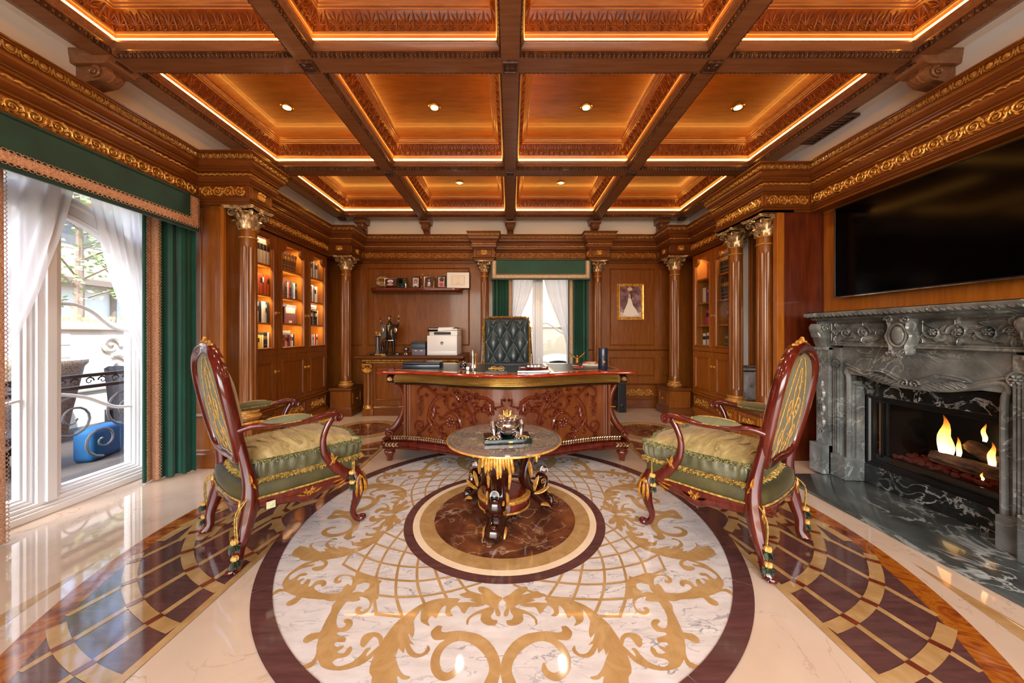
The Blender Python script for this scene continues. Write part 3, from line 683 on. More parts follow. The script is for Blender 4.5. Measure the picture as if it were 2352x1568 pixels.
# corbels under the outer beams
def corbel_mb():
    m = MB(); w = .075                          # local: back at y=0, reaching to +y; top z=0
    prof = [(.30, 0), (.30, -.02), (.285, -.025), (.285, -.04), (.26, -.055), (.24, -.075), (.235, -.09), (.2, -.1)]
    for (y, zz), (y2, z2) in zip(prof, prof[1:]):
        m.grid([[(-(w+y*.12-.02), 0, zz), (-(w+y*.12-.02), y, zz), ((w+y*.12-.02), y, zz), ((w+y*.12-.02), 0, zz)], [(-(w+y2*.12-.02), 0, z2), (-(w+y2*.12-.02), y2, z2), ((w+y2*.12-.02), y2, z2), ((w+y2*.12-.02), 0, z2)]])
    m.fan([(-.09, 0, 0), (.09, 0, 0), (.09, .3, 0), (-.09, .3, 0)]); m.fan([(-.08, 0, -.1), (.08, 0, -.1), (.08, .2, -.1), (-.08, .2, -.1)])
    c = bez([(0, .19, -.1), (0, .2, -.14), (0, .15, -.185), (0, .07, -.205), (0, .03, -.235), (0, .015, -.27)], 5)
    rows = [[(-.05, 0, p.z), (-.05, p.y, p.z), (-.025, p.y+.012, p.z), (0, p.y+.004, p.z), (.025, p.y+.012, p.z), (.05, p.y, p.z), (.05, 0, p.z)] for p in c]
    m.grid(rows); m.fan(rows[-1])
    s = MB(); o_scroll(s, .12, -.14, .045, 1.4, -1, PI/2, .012, .016, 14, .15)
    for sg in (-1, 1): m.add(s, lambda a, b, h: (sg*(.05+h), a, b))
    l = MB()
    for k in range(4): o_leaf(l, 0, .02+.04*k, PI/2, .06, .07-.006*k, .012, 0, 3)
    def on(a, b, h):
        t = max(0, min(len(c)-1.001, b/.2*(len(c)-1))); i = int(t); p = c[i].lerp(c[i+1], t-i); return (a, p.y+.006+h, p.z)
    m.add(l, on); return m
cb_me = corbel_mb().mesh('corbel', 'beam', True, 35)
for (x, y, r, s) in [(-2.76, yy, -PI/2, 1) for yy in BY[1:4]]+[(2.83, yy, PI/2, 1) for yy in BY[1:4]]+[(xx, 5.50, PI, .8) for xx in BX[1:4]]+[(-2.3, 5.5, PI, .8), (2.35, 5.5, PI, .8)]:
    inst(cb_me, 'corbel', ceil, (x, y, 2.955 if s == 1 else 2.95), (0, 0, r), (1, s, .9))
# recessed downlights
dl = MB(); dl.lathe([(.034, -.002), (.034, -.008), (.05, -.01), (.056, -.004), (.056, 0)], n=24); dl_me = dl.mesh('bezel', 'brass')
db = MB(); db.lathe([(.032, -.003), (.031, -.004)], n=20); db_me = db.mesh('lens', 'lamp_glow', False)
k = 0
for (x, y, w) in ((-2.0, 3.12, 'first from the left in the nearer row of four'), (-.68, 3.12, 'second from the left in the nearer row of four'), (.68, 3.12, 'third from the left in the nearer row of four'), (2.04, 3.12, 'rightmost in the nearer row of four'),
                  (-.68, 4.68, 'far row, left of the middle beam'), (.68, 4.68, 'far row, right of the middle beam')):
    t = thing('downlight', 'small round recessed ceiling downlight, '+w, 'light', (x, y, 3.1985), 0, 'downlights in the ceiling coffers')
    inst(dl_me, 'bezel', t); inst(db_me, 'lens', t)
# dark slatted air grille between the right outer beam and the plaster
g = thing('air_grille', 'dark wooden slatted air grille above the cornice right of the ceiling beams', 'vent', (2.755, 3.02, 2.945))
m = MB(); m.loop(rect(-.06, .06, -.22, .22), [(0, 0), (0, -.02), (.015, -.02), (.015, 0)], cf); m.build('frame', 'egg', g)
for k in range(10): MB().box(-.045, .045, -.2+k*.042, -.185+k*.042, -.015, -.003).build('slat', 'egg', g, smooth=False)
# ================================================================ COLUMNS
def capital_mb(r=.07, H=.19):
    """corinthian bell, two tiers of acanthus, corner volutes, scooped abacus; base at z=0"""
    bell = MB(); bell.lathe([(r*.98, 0), (r*1.0, H*.3), (r*1.15, H*.6), (r*1.5, H*.82)], n=20)
    lv = MB()
    for tier, (n, z0, hh, sp, ph) in enumerate(((8, 0, .42*H, .022, 0), (8, .12*H, .62*H, .03, PI/8))):
        for k in range(n):
            a = 2*PI*k/n+ph; ca, sa = cos(a), sin(a); rows = []
            for i in range(7):
                f = i/6; zz = z0+hh*min(1, f*1.12)-(.018 if f > .95 else 0); rr = r*(1.0+.12*f)+sp*(f**3)*1.5+.004
                w = .62*r*(.55+.6*sin(PI*min(f*.9+.05, 1)))*(1 if f < .9 else .6)
                row = []
                for q, hb in ((-1, -.004), (-.55, .003), (0, .009), (.55, .003), (1, -.004)):
                    rr2 = rr+hb; row.append((ca*rr2-sa*w*q*.62, sa*rr2+ca*w*q*.62, zz-.004*abs(q)))
                rows.append(row)
            lv.grid(rows)
    for k in range(4):
        a = PI/4+k*PI/2; s = MB()
        o_scroll(s, r*1.72, H*.70, .030, 1.5, -1, PI*.55, .007, .011, 16, .12, 5)
        c = bez([(r*.98, H*.35, .004), (r*1.08, H*.6, .004), (r*1.35, H*.82, .004), (r*1.70, H*.85, .004)], 4); s.tube(c, [(.009, .006)]*len(c), 5, up=(0, 0, 1))
        for sg in (-1, 1): lv.add(s, lambda x, y, h, a=a, sg=sg: (cos(a)*x-sin(a)*h*sg*1.2, sin(a)*x+cos(a)*h*sg*1.2, y))
        b = k*PI/2; s = MB(); o_flower(s, 0, 0, .02, .016, 5)
        for sg in (-1, 1): o_scroll(s, sg*.024, -.02, .014, 1.1, sg, PI/2, .004, .008, 8, .2, 4)
        lv.add(s, lambda x, y, h, b=b: (cos(b)*(r*1.62+h)-sin(b)*x, sin(b)*(r*1.62+h)+cos(b)*x, H*.88+y))
    ab = MB(); A = []
    for k in range(4):
        a = k*PI/2
        for q in range(-4, 5):
            t = q/4; x = r*1.62+(.022*t*t); y = t*(r*1.72); A.append((cos(a)*x-sin(a)*y, sin(a)*x+cos(a)*y))
    ab.grid([[(x*s, y*s, z) for x, y in A] for s, z in ((.94, H*.86), (1.0, H*.90), (1.0, H*.93), (1.05, H*.95), (1.05, H), (.3, H))], cv=True)
    return bell, lv, ab
def shaft_mb(r, h, nf=12):
    m = MB(); n = nf*6
    def rr(k, z):
        t = r*(1-.07*(z/h)**1.5); ph = (k*nf/n) % 1
        e = min(1, max(0, (z-.06)/.03))*min(1, max(0, (h-.07-z)/.03))
        return t-(.0085*max(0, sin(PI*min(1, max(0, (ph-.18)/.64))))**.6*e if .18 < ph < .82 else 0)*r/.07
    zs = [0, .06, .068, .076, .09, h*.3, h*.6, h-.10, h-.085, h-.077, h-.07, h]
    m.grid([[(rr(k, z)*cos(2*PI*k/n), rr(k, z)*sin(2*PI*k/n), z) for k in range(n)] for z in zs], cv=True)
    return m
def make_column(label, loc, top, bot, r=.07, group='fluted columns with gilded capitals', cap='gold_pale'):
    H = .19*r/.07*.95; t = thing('column', label, 'column', (loc[0], loc[1], 0), 0, group)
    for mb, nm, mt in zip(capital_mb(r, H), ('capital', 'acanthus_leaves', 'abacus'), ('gold_dark', cap, cap)):
        o = mb.build(nm, mt, t, ang=60); o.location = (0, 0, top-H)
    bz = .085*r/.07
    nk = top-H
    m = MB(); m.lathe([(r*.93, nk-.075), (r*.94, nk)], n=32); m.build('necking', 'column', t)
    for zz in (nk-.004, nk-.078):
        m = MB(); m.lathe([(r*.9, zz-.006), (r*1.03, zz-.005), (r*1.07, zz), (r*1.03, zz+.005), (r*.9, zz+.006)], n=32); m.build('gold_ring', 'gold', t)
    s = shaft_mb(r, nk-.08-bot-bz); s.build('shaft', 'column', t, ang=50).location = (0, 0, bot+bz)
    m = MB(); m.lathe([(r*1.45, 0), (r*1.45, .012), (r*1.42, .014)], n=32); m.build('plinth_disc', 'column', t).location = (0, 0, bot)
    m = MB(); m.lathe([(r*1.38, .014), (r*1.45, .022), (r*1.45, .034), (r*1.36, .042), (r*1.18, .046), (r*1.10, .056), (r*1.12, .064), (r*1.2, .068), (r*1.2, .078), (r*1.05, .084), (r*1.0, .086)], n=32)
    m.build('base_moulding', 'gold_wood', t).location = (0, 0, bot)
    return t
ZC = 2.28
make_column('fluted column at the near end of the left bookcase, nearest the tall green drape', (-2.352, 3.13), ZC, .40)
make_column('fluted column in the far left corner beside the console', (-2.39, 5.07), ZC, .40)
make_column('slim fluted column left of the rear window drapes', (-.40, 5.375), ZC, .40, .06)
make_column('slim fluted column right of the rear window drapes', (1.35, 5.375), ZC, .40, .06)
make_column('fluted column in the far right corner by the glazed bookcase', (2.39, 5.07), ZC, .40)
make_column('second fluted column from the fireplace, left edge of the alcove', (2.44, 3.77), ZC, .42)
make_column('fluted column nearest the fireplace and its dark side panel', (2.445, 3.35), ZC, .42)
# pedestals under them: panelled boxes with little doors
def pedestal(label, x0, x1, y0, y1, h, face=None, knob=False):
    t = thing('pedestal', label, 'pedestal', ((x0+x1)/2, (y0+y1)/2, 0), 0, 'column pedestals')
    cx, cy = (x0+x1)/2, (y0+y1)/2; a, b, c, d = x0-cx, x1-cx, y0-cy, y1-cy
    MB().box(a, b, c, d, .09, h-.035).build('body', 'panel', t, smooth=False)
    P = [(a, c), (b, c), (b, d), (a, d)]
    m = MB(); m.loop(P, [(0, h-.05), (-.008, h-.046), (-.018, h-.034), (-.02, h-.02), (-.012, h-.014), (-.012, h), (.02, h)], cf); m.fan([(a, c, h), (b, c, h), (b, d, h), (a, d, h)]); m.build('cap_moulding', 'panel_x', t, ang=25)
    m = MB(); m.loop(P, [(0, .125), (-.006, .12), (-.012, .108), (-.02, .10), (-.024, .09), (-.024, 0)], cf); m.build('plinth', 'panel_x', t, ang=25)
    fn = {'f': (lambda s, z, k: (s, c-k, z)), 'l': (lambda s, z, k: (b+k, s, z)), 'r': (lambda s, z, k: (a-k, s, z))}
    if face:
        f = fn[face]; s0, s1 = ((a, b) if face == 'f' else (c, d)); m = MB(); pmold(m, f, s0+.05, s1-.05, .16, h-.08, .02, .01); dr = m.build('door', 'panel', t, ang=25)
        if knob:
            k = MB(); k.ell(f((s0+s1)/2, (h+.05)/2, .016), .011, 8, 6); k.ell(f((s0+s1)/2, (h+.05)/2, .006), .006, 6, 4); k.build('knob', 'gold', dr)
pedestal('wooden pedestal of the far left corner column', -2.55, -2.26, 4.93, 5.30, .40, 'l', True)
pedestal('wooden pedestal of the far right corner column, small door with round knob', 2.25, 2.55, 4.93, 5.30, .40, 'r', True)
pedestal('narrow pedestal under the column left of the rear window', -.50, -.30, 5.27, 5.44, .40)
pedestal('narrow pedestal under the column right of the rear window', 1.25, 1.45, 5.27, 5.44, .40)
pedestal('wooden pedestal under the column beside the tall green drape', -2.45, -2.24, 3.02, 3.30, .40, 'f')
# ================================================================ BOOKCASES
def key_pull(f, s, z, parent, sg=1):
    m = MB(); m.ell(f(s, z, .012), (.009, .009, .009), 7, 5); m.ell(f(s, z, .003), (.006, .016, .022), 7, 5)
    p = [f(s+sg*.012, z, .012), f(s+sg*.026, z+.010, .014), f(s+sg*.036, z-.006, .014), f(s+sg*.046, z+.006, .014)]
    m.tube(p, .0035, 5); m.ell(p[-1], .007, 6, 5)
    m.build('key', 'gold', parent)
def bookcase(root, fn, edges, z0, zt, dep, base=.30, mid=.93, wood_='panel', shelves=(1.27, 1.60, 1.93), pulls=()):
    """fitted case: fn(s,z,h) maps the face; dep is the depth behind it"""
    s0, s1 = edges[0], edges[-1]
    def bx(nm, a, b, c, d, h0, h1, mt=wood_, par=None, bev=0):
        m = MB(); q = MB().box(0, 1, 0, 1, 0, 1); m.v = [fn(a+(b-a)*p[0], c+(d-c)*p[1], h0+(h1-h0)*p[2]) for p in q.v]; m.f = q.f
        return m.build(nm, mt, par or root, smooth=False, bev=bev)
    sh = 'shelf_wood'
    bx('back_panel', s0, s1, mid, zt, -dep-.02, -dep, sh)
    bx('carcass', s0, s1, 0, mid, -dep, -.03)
    bx('top_rail', s0, s1, zt-.02, zt+.35, -dep, -.022)
    for e in edges: bx('side_panel', e-.012, e+.012, mid, zt, -dep, -.024, sh)
    m = MB(); m.loop([(s0, 0), (s1, 0)], [(0, 0), (0, 0)], cf, closed=False)
    m = MB(); prof = [(.035, 0), (.035, .085), (.028, .10), (.014, .115), (.010, .13), (0, .135), (-.03, .14)]
    m.grid([[fn(s, zz, h) for s in (s0, s1)] for (h, zz) in prof]); m.build('plinth', wood_, root, ang=25)
    m = MB(); m.grid([[fn(s, zz, h) for s in (s0, s1)] for (h, zz) in [(-.03, base+.0), (.004, base+.003), (.014, base+.010), (.014, base+.022), (.004, base+.03), (-.03, base+.032)]]); m.build('waist_moulding', wood_, root, ang=25)
    for i in range(len(edges)-1):
        a, b = edges[i]+.004, edges[i+1]-.004
        # drawer with gilded plaque
        d = bx('drawer_front', a, b, .14, base-.004, -.03, -.004)
        m = MB(); pmold(m, lambda s, z, h: fn(s, z, h-.004), a+.04, b-.04, .155, base-.02, .014, .008); m.build('drawer_moulding', wood_, d, ang=25)
        m = MB(); frieze(m, lambda s, z, h: fn(s, z, h-.003), a+.09, b-.09, .18, base-.045, .6); m.build('gilded_plaque', 'gold', d)
        # lower door
        d = bx('door', a, b, base+.036, mid-.004, -.03, -.002)
        m = MB(); pmold(m, lambda s, z, h: fn(s, z, h-.002), a+.07, b-.07, base+.09, mid-.07, .026, .012); m.build('door_moulding', wood_, d, ang=25)
        # glazed door: frame round an arched light
        t1 = zt-.06; P = arch_poly(a+.075, b-.075, mid+.085, t1, .07)
        m = MB(); O = [(a, mid+.004), (b, mid+.004), (b, zt), (a, zt)]
        from mathutils.geometry import tessellate_polygon
        for (hh, fl) in ((0, 1), (-.022, -1)):
            T = tessellate_polygon([[Vector((*p, 0)) for p in O], [Vector((*p, 0)) for p in P[::-1]]]); allp = O+P[::-1]; k = len(m.v)
            m.v += [fn(p[0], p[1], hh) for p in allp]; m.f += [(k+x, k+y, k+w) for (x, y, w) in T]
        m.grid([[fn(p[0], p[1], h) for p in O] for h in (0, -.022)], cv=True)
        d = m.build('glazed_door', wood_, root, smooth=False)
        m = MB(); m.loop(P, [(-.022, 0), (-.02, .008), (-.012, .014), (-.006, .012), (0, .004), (.003, -.006), (.003, -.022)], fn); m.build('light_moulding', wood_, d, ang=30)
        m = MB(); m.poly(P, -.012, None, fn); m.build('pane', 'pane', d, smooth=False)
        for zz in shelves: bx('shelf', edges[i]+.012, edges[i+1]-.012, zz-.022, zz, -dep, -.035, sh)
        bx('shelf', edges[i]+.012, edges[i+1]-.012, mid+.03, mid+.052, -dep, -.035, sh)
        if i in pulls or True:
            sg = pulls[i]
            key_pull(fn, (b-.03) if sg > 0 else (a+.03), 1.40, d, sg); key_pull(fn, (b-.035) if sg > 0 else (a+.035), .74, d, sg)
    return root
LE = [3.38, 3.95, 4.52, 5.02]; RE = [3.95, 4.50, 5.0]
zs_sh = [.982, 1.29, 1.60, 1.93]
lb = thing('bookcase', 'built-in wooden bookcase with three lit glazed doors along the left wall', 'bookcase', (0, 0, 0))
bookcase(lb, F_left(-2.64), LE, 0, 2.27, .29, .32, .93, 'panel', (1.29, 1.60, 1.93), (1, 1, -1))
rb = thing('bookcase', 'built-in wooden bookcase with two glazed doors at the far right of the room', 'bookcase', (0, 0, 0))
bookcase(rb, F_right(2.62), RE, 0, 2.27, .29, .32, .93, 'panel_y', (1.29, 1.60, 1.93), (1, -1))
# books
BC = {}
def book_mat(c):
    if c not in BC: BC[c] = simple('cover_'+c, c, .5, bump=.15, bscale=80)
    return BC[c]
paper = simple('paper', 'e4dccb', .8)
M['foil'] = simple('foil', 'c9a45a', .3, .8)
WORDS = {}
def book(label, grp, fn, s, z, th, ht, dp, c, h0, lean=0, band=None):
    """upright book: cover with spine + page block; s grows along the shelf"""
    t = thing('book', label, 'book', (0, 0, 0), 0, grp)
    def g(x, y, w):                              # x along shelf, y up, w depth from spine
        if lean: x, y = x*cos(lean)+y*sin(lean), y*cos(lean)-x*sin(lean)
        return fn(s+x, z+max(0, y), h0-w)
    cv = .0025; m = MB(); k = [(0, 0), (.0, .004), (.004, 0)]
    for (a, b, w0, w1) in ((0, cv, .004, dp), (th-cv, th, .004, dp)):
        q = MB().box(a, b, 0, ht, w0, w1); m.add(q, lambda x, y, w: g(x, y, w))
    sp = [(0, .005), (th*.2, .001), (th*.5, 0), (th*.8, .001), (th, .005), (th-cv, .008), (cv, .008)]
    m.grid([[g(x, y, w) for (x, w) in sp] for y in (0, ht)], cv=True)
    o = m.build('cover', book_mat(c), t, smooth=False)
    q = MB().box(cv, th-cv, .003, ht-.005, .006, dp-.004); p = MB(); p.add(q, lambda x, y, w: g(x, y, w)); p.build('pages', paper, t, smooth=False)
    if band:
        for (y0, y1) in band[1]:
            m = MB(); m.grid([[g(x, y, w-.0006) for (x, w) in sp[:5]] for y in (ht*y0, ht*y1)])
            m.build('spine_label', 'foil' if band[0] == 'foil' else book_mat(band[0]), t, smooth=False)
    return t
CN = {'e8e4dc': 'white', 'c9c2b4': 'cream', '1c1e22': 'black', 'b5491f': 'orange', '7c2a1c': 'dark red', 'c23a22': 'red', '2c3f66': 'blue', '6b7f94': 'grey-blue', '4a2a1c': 'brown',
      'd9b23c': 'yellow', '8fae4a': 'green', '2f5a4a': 'dark green', '8a8f94': 'grey', '5c3426': 'maroon brown', 'c43a8a': 'pink', '6a4a9c': 'purple', '2a3242': 'navy', 'd6cfc2': 'ivory', 'a8442e': 'rust', '6c1e2a': 'wine'}
ORD = ['first', 'second', 'third', 'fourth', 'fifth', 'sixth', 'seventh', 'eighth', 'ninth', 'tenth', 'eleventh', 'twelfth', 'thirteenth', 'fourteenth']
def shelf_of_books(case, door, shelf, fn, sA, sB, z, spec, h0=-.06, lean=0):
    """spec: list of (colour, thickness, height); placed from sA (nearest the camera) toward sB"""
    s = sA; z = z+.0015; grp = 'books on the %s shelf, %s door of the %s bookcase' % (shelf, door, case)
    for i, (c, th, ht) in enumerate(spec):
        if abs(s-sA)+th > abs(sB-sA): break
        lb_ = '%s book, %s from near end, %s shelf, %s door, %s bookcase' % (CN[c], ORD[min(i, 13)], shelf, door, case)
        dk = c in ('1c1e22', '2a3242', '7c2a1c', '5c3426', '4a2a1c', '2c3f66', '2f5a4a', '6c1e2a')
        bd = None
        if (i*7+len(spec)) % 3 == 0 or len(set(q[0] for q in spec)) < 4: bd = ('foil' if dk else '1c1e22', [(.12, .15), (.3, .33), (.62, .80)] if dk else [(.55, .8)])
        elif i % 3 == 1: bd = ('e8e4dc' if dk else '7c2a1c', [(.6, .85)])
        book(lb_, grp, fn, s, z, th, ht, .16+.02*((i*5) % 3), c, h0, lean, bd)
        s += th+.002+(.006 if lean else 0)
Wt, Cr, Bk, Or, DR, Re, Bl, GB, Br, Ye, Gr, DG, Gy, Mb, Pk, Pu, Na, Iv, Ru, Wi = CN.keys()
FL = F_left(-2.64); FR = F_right(2.62)
def rep(cols, th, ht, n, seed=0):
    r = random.Random(seed); return [(cols[r.randrange(len(cols))] if len(cols) > 1 else cols[0], th*r.uniform(.8, 1.2), ht*r.uniform(.9, 1.05)) for _ in range(n)]
z4, z3, z2, z1 = .982, 1.29, 1.60, 1.93
a, b = LE[0]+.28, LE[1]-.02
shelf_of_books('left', 'first', 'top', FL, a, b, z1, [(Iv, .05, .27)]*5+[(Bk, .028, .24), (Bk, .024, .25), (Bk, .03, .25)])
shelf_of_books('left', 'first', 'second', FL, a, b, z2, [(Iv, .035, .23), (Cr, .03, .22)]+[(Or, .035, .22)]*2+[(DR, .02, .22), (Or, .05, .215), (Or, .03, .22), (Ru, .03, .2), (Br, .04, .21)])
shelf_of_books('left', 'first', 'third', FL, a, b, z3, [(Cr, .055, .24), (Wt, .02, .22), (Bk, .045, .23), (Iv, .06, .23), (Gy, .02, .2), (Na, .03, .23), (Bk, .03, .22), (Br, .03, .22)])
shelf_of_books('left', 'first', 'bottom', FL, a, b, z4, [(Gr, .05, .17), (Ye, .045, .175), (Ye, .035, .17), (Iv, .02, .17), (Bk, .06, .20), (Wt, .03, .2), (Re, .03, .19), (Bk, .03, .18)])
a, b = LE[1]+.03, LE[2]-.03
shelf_of_books('left', 'middle', 'top', FL, a, b-.06, z1, [(Mb, .05, .22)]*7, lean=.17)
shelf_of_books('left', 'middle', 'second', FL, a, b, z2, [(Mb, .02, .22), (Re, .045, .24), (Re, .03, .22), (Iv, .02, .23), (Br, .03, .22), (GB, .02, .2), (DR, .03, .22), (Na, .03, .21), (Iv, .025, .19), (Re, .02, .2), (Bl, .04, .21), (GB, .03, .2), (Wt, .03, .2), (Bl, .04, .2)])
shelf_of_books('left', 'middle', 'third', FL, a, a+.16, z3, [(GB, .03, .19), (Ye, .025, .2), (Ye, .02, .19), (Bk, .03, .2)])
shelf_of_books('left', 'middle', 'bottom', FL, a, b, z4, [(Gy, .03, .17), (Bk, .03, .16), (Wt, .02, .17), (Ru, .03, .17), (Wt, .02, .16), (DR, .035, .17), (Ru, .03, .17), (Iv, .02, .17), (Or, .03, .165), (Wi, .03, .17), (Gy, .035, .18), (Wt, .02, .18), (Na, .03, .18)])
a, b = LE[2]+.03, LE[3]-.03
shelf_of_books('left', 'far', 'top', FL, a, b, z1, [(Na, .10, .25), (GB, .03, .24), (Bk, .02, .23), (Wt, .04, .24), (GB, .03, .24), (Wt, .03, .22), (Gy, .03, .23), (Wt, .04, .22), (Gy, .03, .22)])
shelf_of_books('left', 'far', 'second', FL, a, b, z2, [(Iv, .03, .24), (GB, .035, .24), (Na, .03, .23), (DG, .03, .23), (Gy, .03, .24), (Bl, .03, .22), (Wt, .035, .23), (GB, .03, .22), (Wt, .035, .22), (Wt, .03, .22)])
shelf_of_books('left', 'far', 'third', FL, a, b, z3, [(Bk, .045, .19)]*3+[(Na, .03, .2), (Bk, .04, .19), (Gy, .02, .2), (Bk, .045, .19), (Bk, .04, .19), (Wt, .02, .2)])
shelf_of_books('left', 'far', 'bottom', FL, a, b, z4, [(Wt, .025, .18), (Bk, .02, .18), (Wt, .03, .18), (Iv, .03, .18), (Re, .025, .19), (Wi, .05, .18), (Wt, .02, .17), (Gy, .03, .18), (Wt, .02, .18), (Re, .04, .18), (Wt, .02, .18)])
# face-out book and flat stacks behind the middle and far doors
def flat_book(label, grp, c0, sz, c, rz=0, band=None):
    t = thing('book', label, 'book', c0, rz, grp); x, y, h = sz[0]/2, sz[1]/2, sz[2]; m = MB()
    m.box(-x, x, -y, y, 0, .003); m.box(-x, x, -y, y, h-.003, h); m.box(-x, -x+.003, -y, y, .003, h-.003)
    m.build('cover', book_mat(c), t, smooth=False); MB().box(-x+.003, x-.005, -y+.005, y-.005, .003, h-.003).build('pages', paper, t, smooth=False)
    if band: MB().box(-x*.5, x*.6, -y*.4, y*.4, h, h+.0005).build('title_patch', book_mat(band), t, smooth=False)
    return t
t = thing('book', 'tall dark book shown face-out behind the middle door, left bookcase', 'book', (-2.73, 4.30, z3), 0)
MB().box(-.016, .016, -.12, .12, 0, .235).build('cover', book_mat('4a2a3c'), t, smooth=False)
MB().box(.016, .0168, -.115, .115, .005, .23).build('cover_picture', simple('jacket', '8c5a5c', .4), t, smooth=False)
MB().box(.0168, .0174, -.03, .03, .012, .04).build('barcode', book_mat('e8e4dc'), t, smooth=False)
MB().box(.0168, .0174, -.09, .09, .13, .2).build('title_patch', simple('jt', 'd9c4b4', .4), t, smooth=False)
flat_book('teal book lying flat on top of the yellow ones behind middle left door', None, (-2.76, 4.10, z3+.203), (.15, .2, .025), '6b7f94')
for k in range(3): flat_book('%s white book of the flat pile above the black ones, far left door' % ('lowest', 'middle', 'topmost')[k], 'flat pile behind the far left door', (-2.76, 4.72+.01*k, z3+.202+.022*k), (.15, .22-.01*k, .02), 'e8e4dc', .05*k)
for k in range(2): flat_book('%s pale book lying flat on the bottom row, middle left door' % ('lower', 'upper')[k], 'flat books behind the middle left door', (-2.76, 4.14+.02*k, z4+.183+.022*k), (.15, .24-.04*k, .02), 'e8e4dc' if k else 'd6cfc2', .04*k)
# right bookcase (far = left in the picture)
a, b = RE[0]+.02, RE[1]-.03
shelf_of_books('right', 'near', 'top', FR, a, b, z1, [(Bk, .035, .24), (Wi, .035, .25), (Bk, .035, .25), (Na, .035, .25), (Bk, .035, .26)]+[(Bk, .035, .25)]*8)
shelf_of_books('right', 'near', 'second', FR, a, b, z2, [(Bk, .04, .26)]*11)
shelf_of_books('right', 'near', 'third', FR, a+.24, a+.37, z3, [(DR, .03, .2), (Wi, .035, .2), (Br, .03, .2), (Wi, .03, .19)])
shelf_of_books('right', 'near', 'bottom', FR, a, b, z4, [(DG, .045, .22), (Gy, .03, .21), (DG, .045, .21), (DG, .045, .21), (Na, .045, .21), (Gy, .03, .2), (DG, .045, .21), (DG, .04, .2), (DG, .04, .2)])
a, b = RE[1]+.13, RE[2]-.03
shelf_of_books('right', 'far', 'top', FR, a, a+.2, z1, [(Wt, .03, .22), (Na, .02, .22), (Gr, .03, .21), (Re, .04, .22)])
shelf_of_books('right', 'far', 'second', FR, a, a+.3, z2, [(Gy, .03, .2), (Pk, .02, .22), (Pu, .04, .22), (Bk, .02, .21), (Pu, .03, .2), (Iv, .08, .2)])
shelf_of_books('right', 'far', 'third', FR, a, a+.25, z3, [(Wt, .03, .22), (Bk, .02, .22), (Wt, .02, .2), (Pk, .06, .2)])
shelf_of_books('right', 'far', 'bottom', FR, a, a+.3, z4, [(Wt, .06, .2), (Wt, .06, .2), (Gy, .03, .19), (Wt, .07, .19)])
t = thing('picture_card', 'pale framed card leaning on the third shelf, near door of right bookcase', 'picture', (2.84, 4.43, z3+.001)); t.rotation_euler = (0, .05, 0)
MB().box(-.008, .006, -.055, .055, 0.001, .27).build('board', 'white', t, smooth=False); MB().box(-.0095, -.008, -.03, .02, .07, .15).build('print', 'navy', t, smooth=False)
# shelf lights inside the left case (warm strips the photograph shows glowing on the shelf ends)
for i in range(3):
    y = (LE[i]+LE[i+1])/2
    add_light('shelf_and_fill_light', 'AREA', (-2.72, y, 2.235), 5 if i < 2 else 2.5, (1, .72, .38), .12, (0, 0, 0), sy=.4)
    for zz in (1.893, 1.57, 1.262): add_light('shelf_and_fill_light', 'AREA', (-2.676, y, zz), 4 if i < 2 else 2.2, (1, .76, .45), .02, (0, .7, 0), sy=.42)
for y in ((RE[0]+RE[1])/2, (RE[1]+RE[2])/2): add_light('shelf_and_fill_light', 'AREA', (2.70, y, 2.235), 3, (1, .85, .7), .12, (0, 0, 0), sy=.4)  # added fill lamps, the right case has no lights of its own
# ================================================================ LEFT PIER, RIGHT PIER, ALCOVE
m = MB(); m.box(-3.05, -2.49, 3.035, 3.365, 0, 2.32); p = m.build('pier_left', 'panel', smooth=False); tag(p, kind='structure'); p.name = 'trim_30'
m = MB(); pmold(m, F_back(3.035), -2.70, -2.50, .98, 2.26, .016, .008); m.build('panel_moulding', 'panel', p)
MB().box(-2.515, -2.485, 3.015, 3.05, .14, 2.30).build('pilaster_edge', 'panel_y', p, smooth=False, bev=.004)
MB().loop([(-2.48, 3.035), (-3.0, 3.035)], [(.02, 0), (.02, .12), (.012, .13), (.008, .15), (0, .16)], cf, closed=False).build('plinth', 'panel_x', p, ang=25)
MB().loop([(-2.48, 3.035), (-3.0, 3.035)], [(0, .44), (.01, .445), (.014, .455), (.004, .47), (0, .475)], cf, closed=False).build('dado_rail', 'panel_x', p, ang=25)
p = MB().box(2.46, 3.1, 3.205, 3.24, 0, 2.335).build('trim_31', 'panel_dark', smooth=False); tag(p, kind='structure')
MB().box(2.45, 2.515, 3.196, 3.25, 0, 2.335).build('pilaster_edge', 'panel_y', p, smooth=False, bev=.003)
MB().box(2.885, 2.905, 3.19, 3.21, 0, 2.30).build('corner_bead', 'panel_y', p, smooth=False)
al = group_struct('trim_32')
MB().box(2.32, 2.60, 3.19, 3.92, 2.281, 2.30).build('soffit', 'panel_x', al, smooth=False)
MB().box(2.60, 3.04, 3.24, 3.93, 2.28, 2.32).build('alcove_ceiling', 'grey_wall', al, smooth=False)
MB().box(2.60, 3.04, 3.93, 3.945, 0, 2.3).build('alcove_side', 'grey_wall', al, smooth=False)
MB().box(2.685, 2.90, 3.90, 3.93, .80, 2.27).build('back_board', 'panel_y', al, smooth=False)
m = MB(); pmold(m, F_back(3.90), 2.695, 2.89, .83, 2.25, .014, .01); m.build('board_moulding', 'panel_y', al, ang=25)
m = MB(); r = random.Random(3)
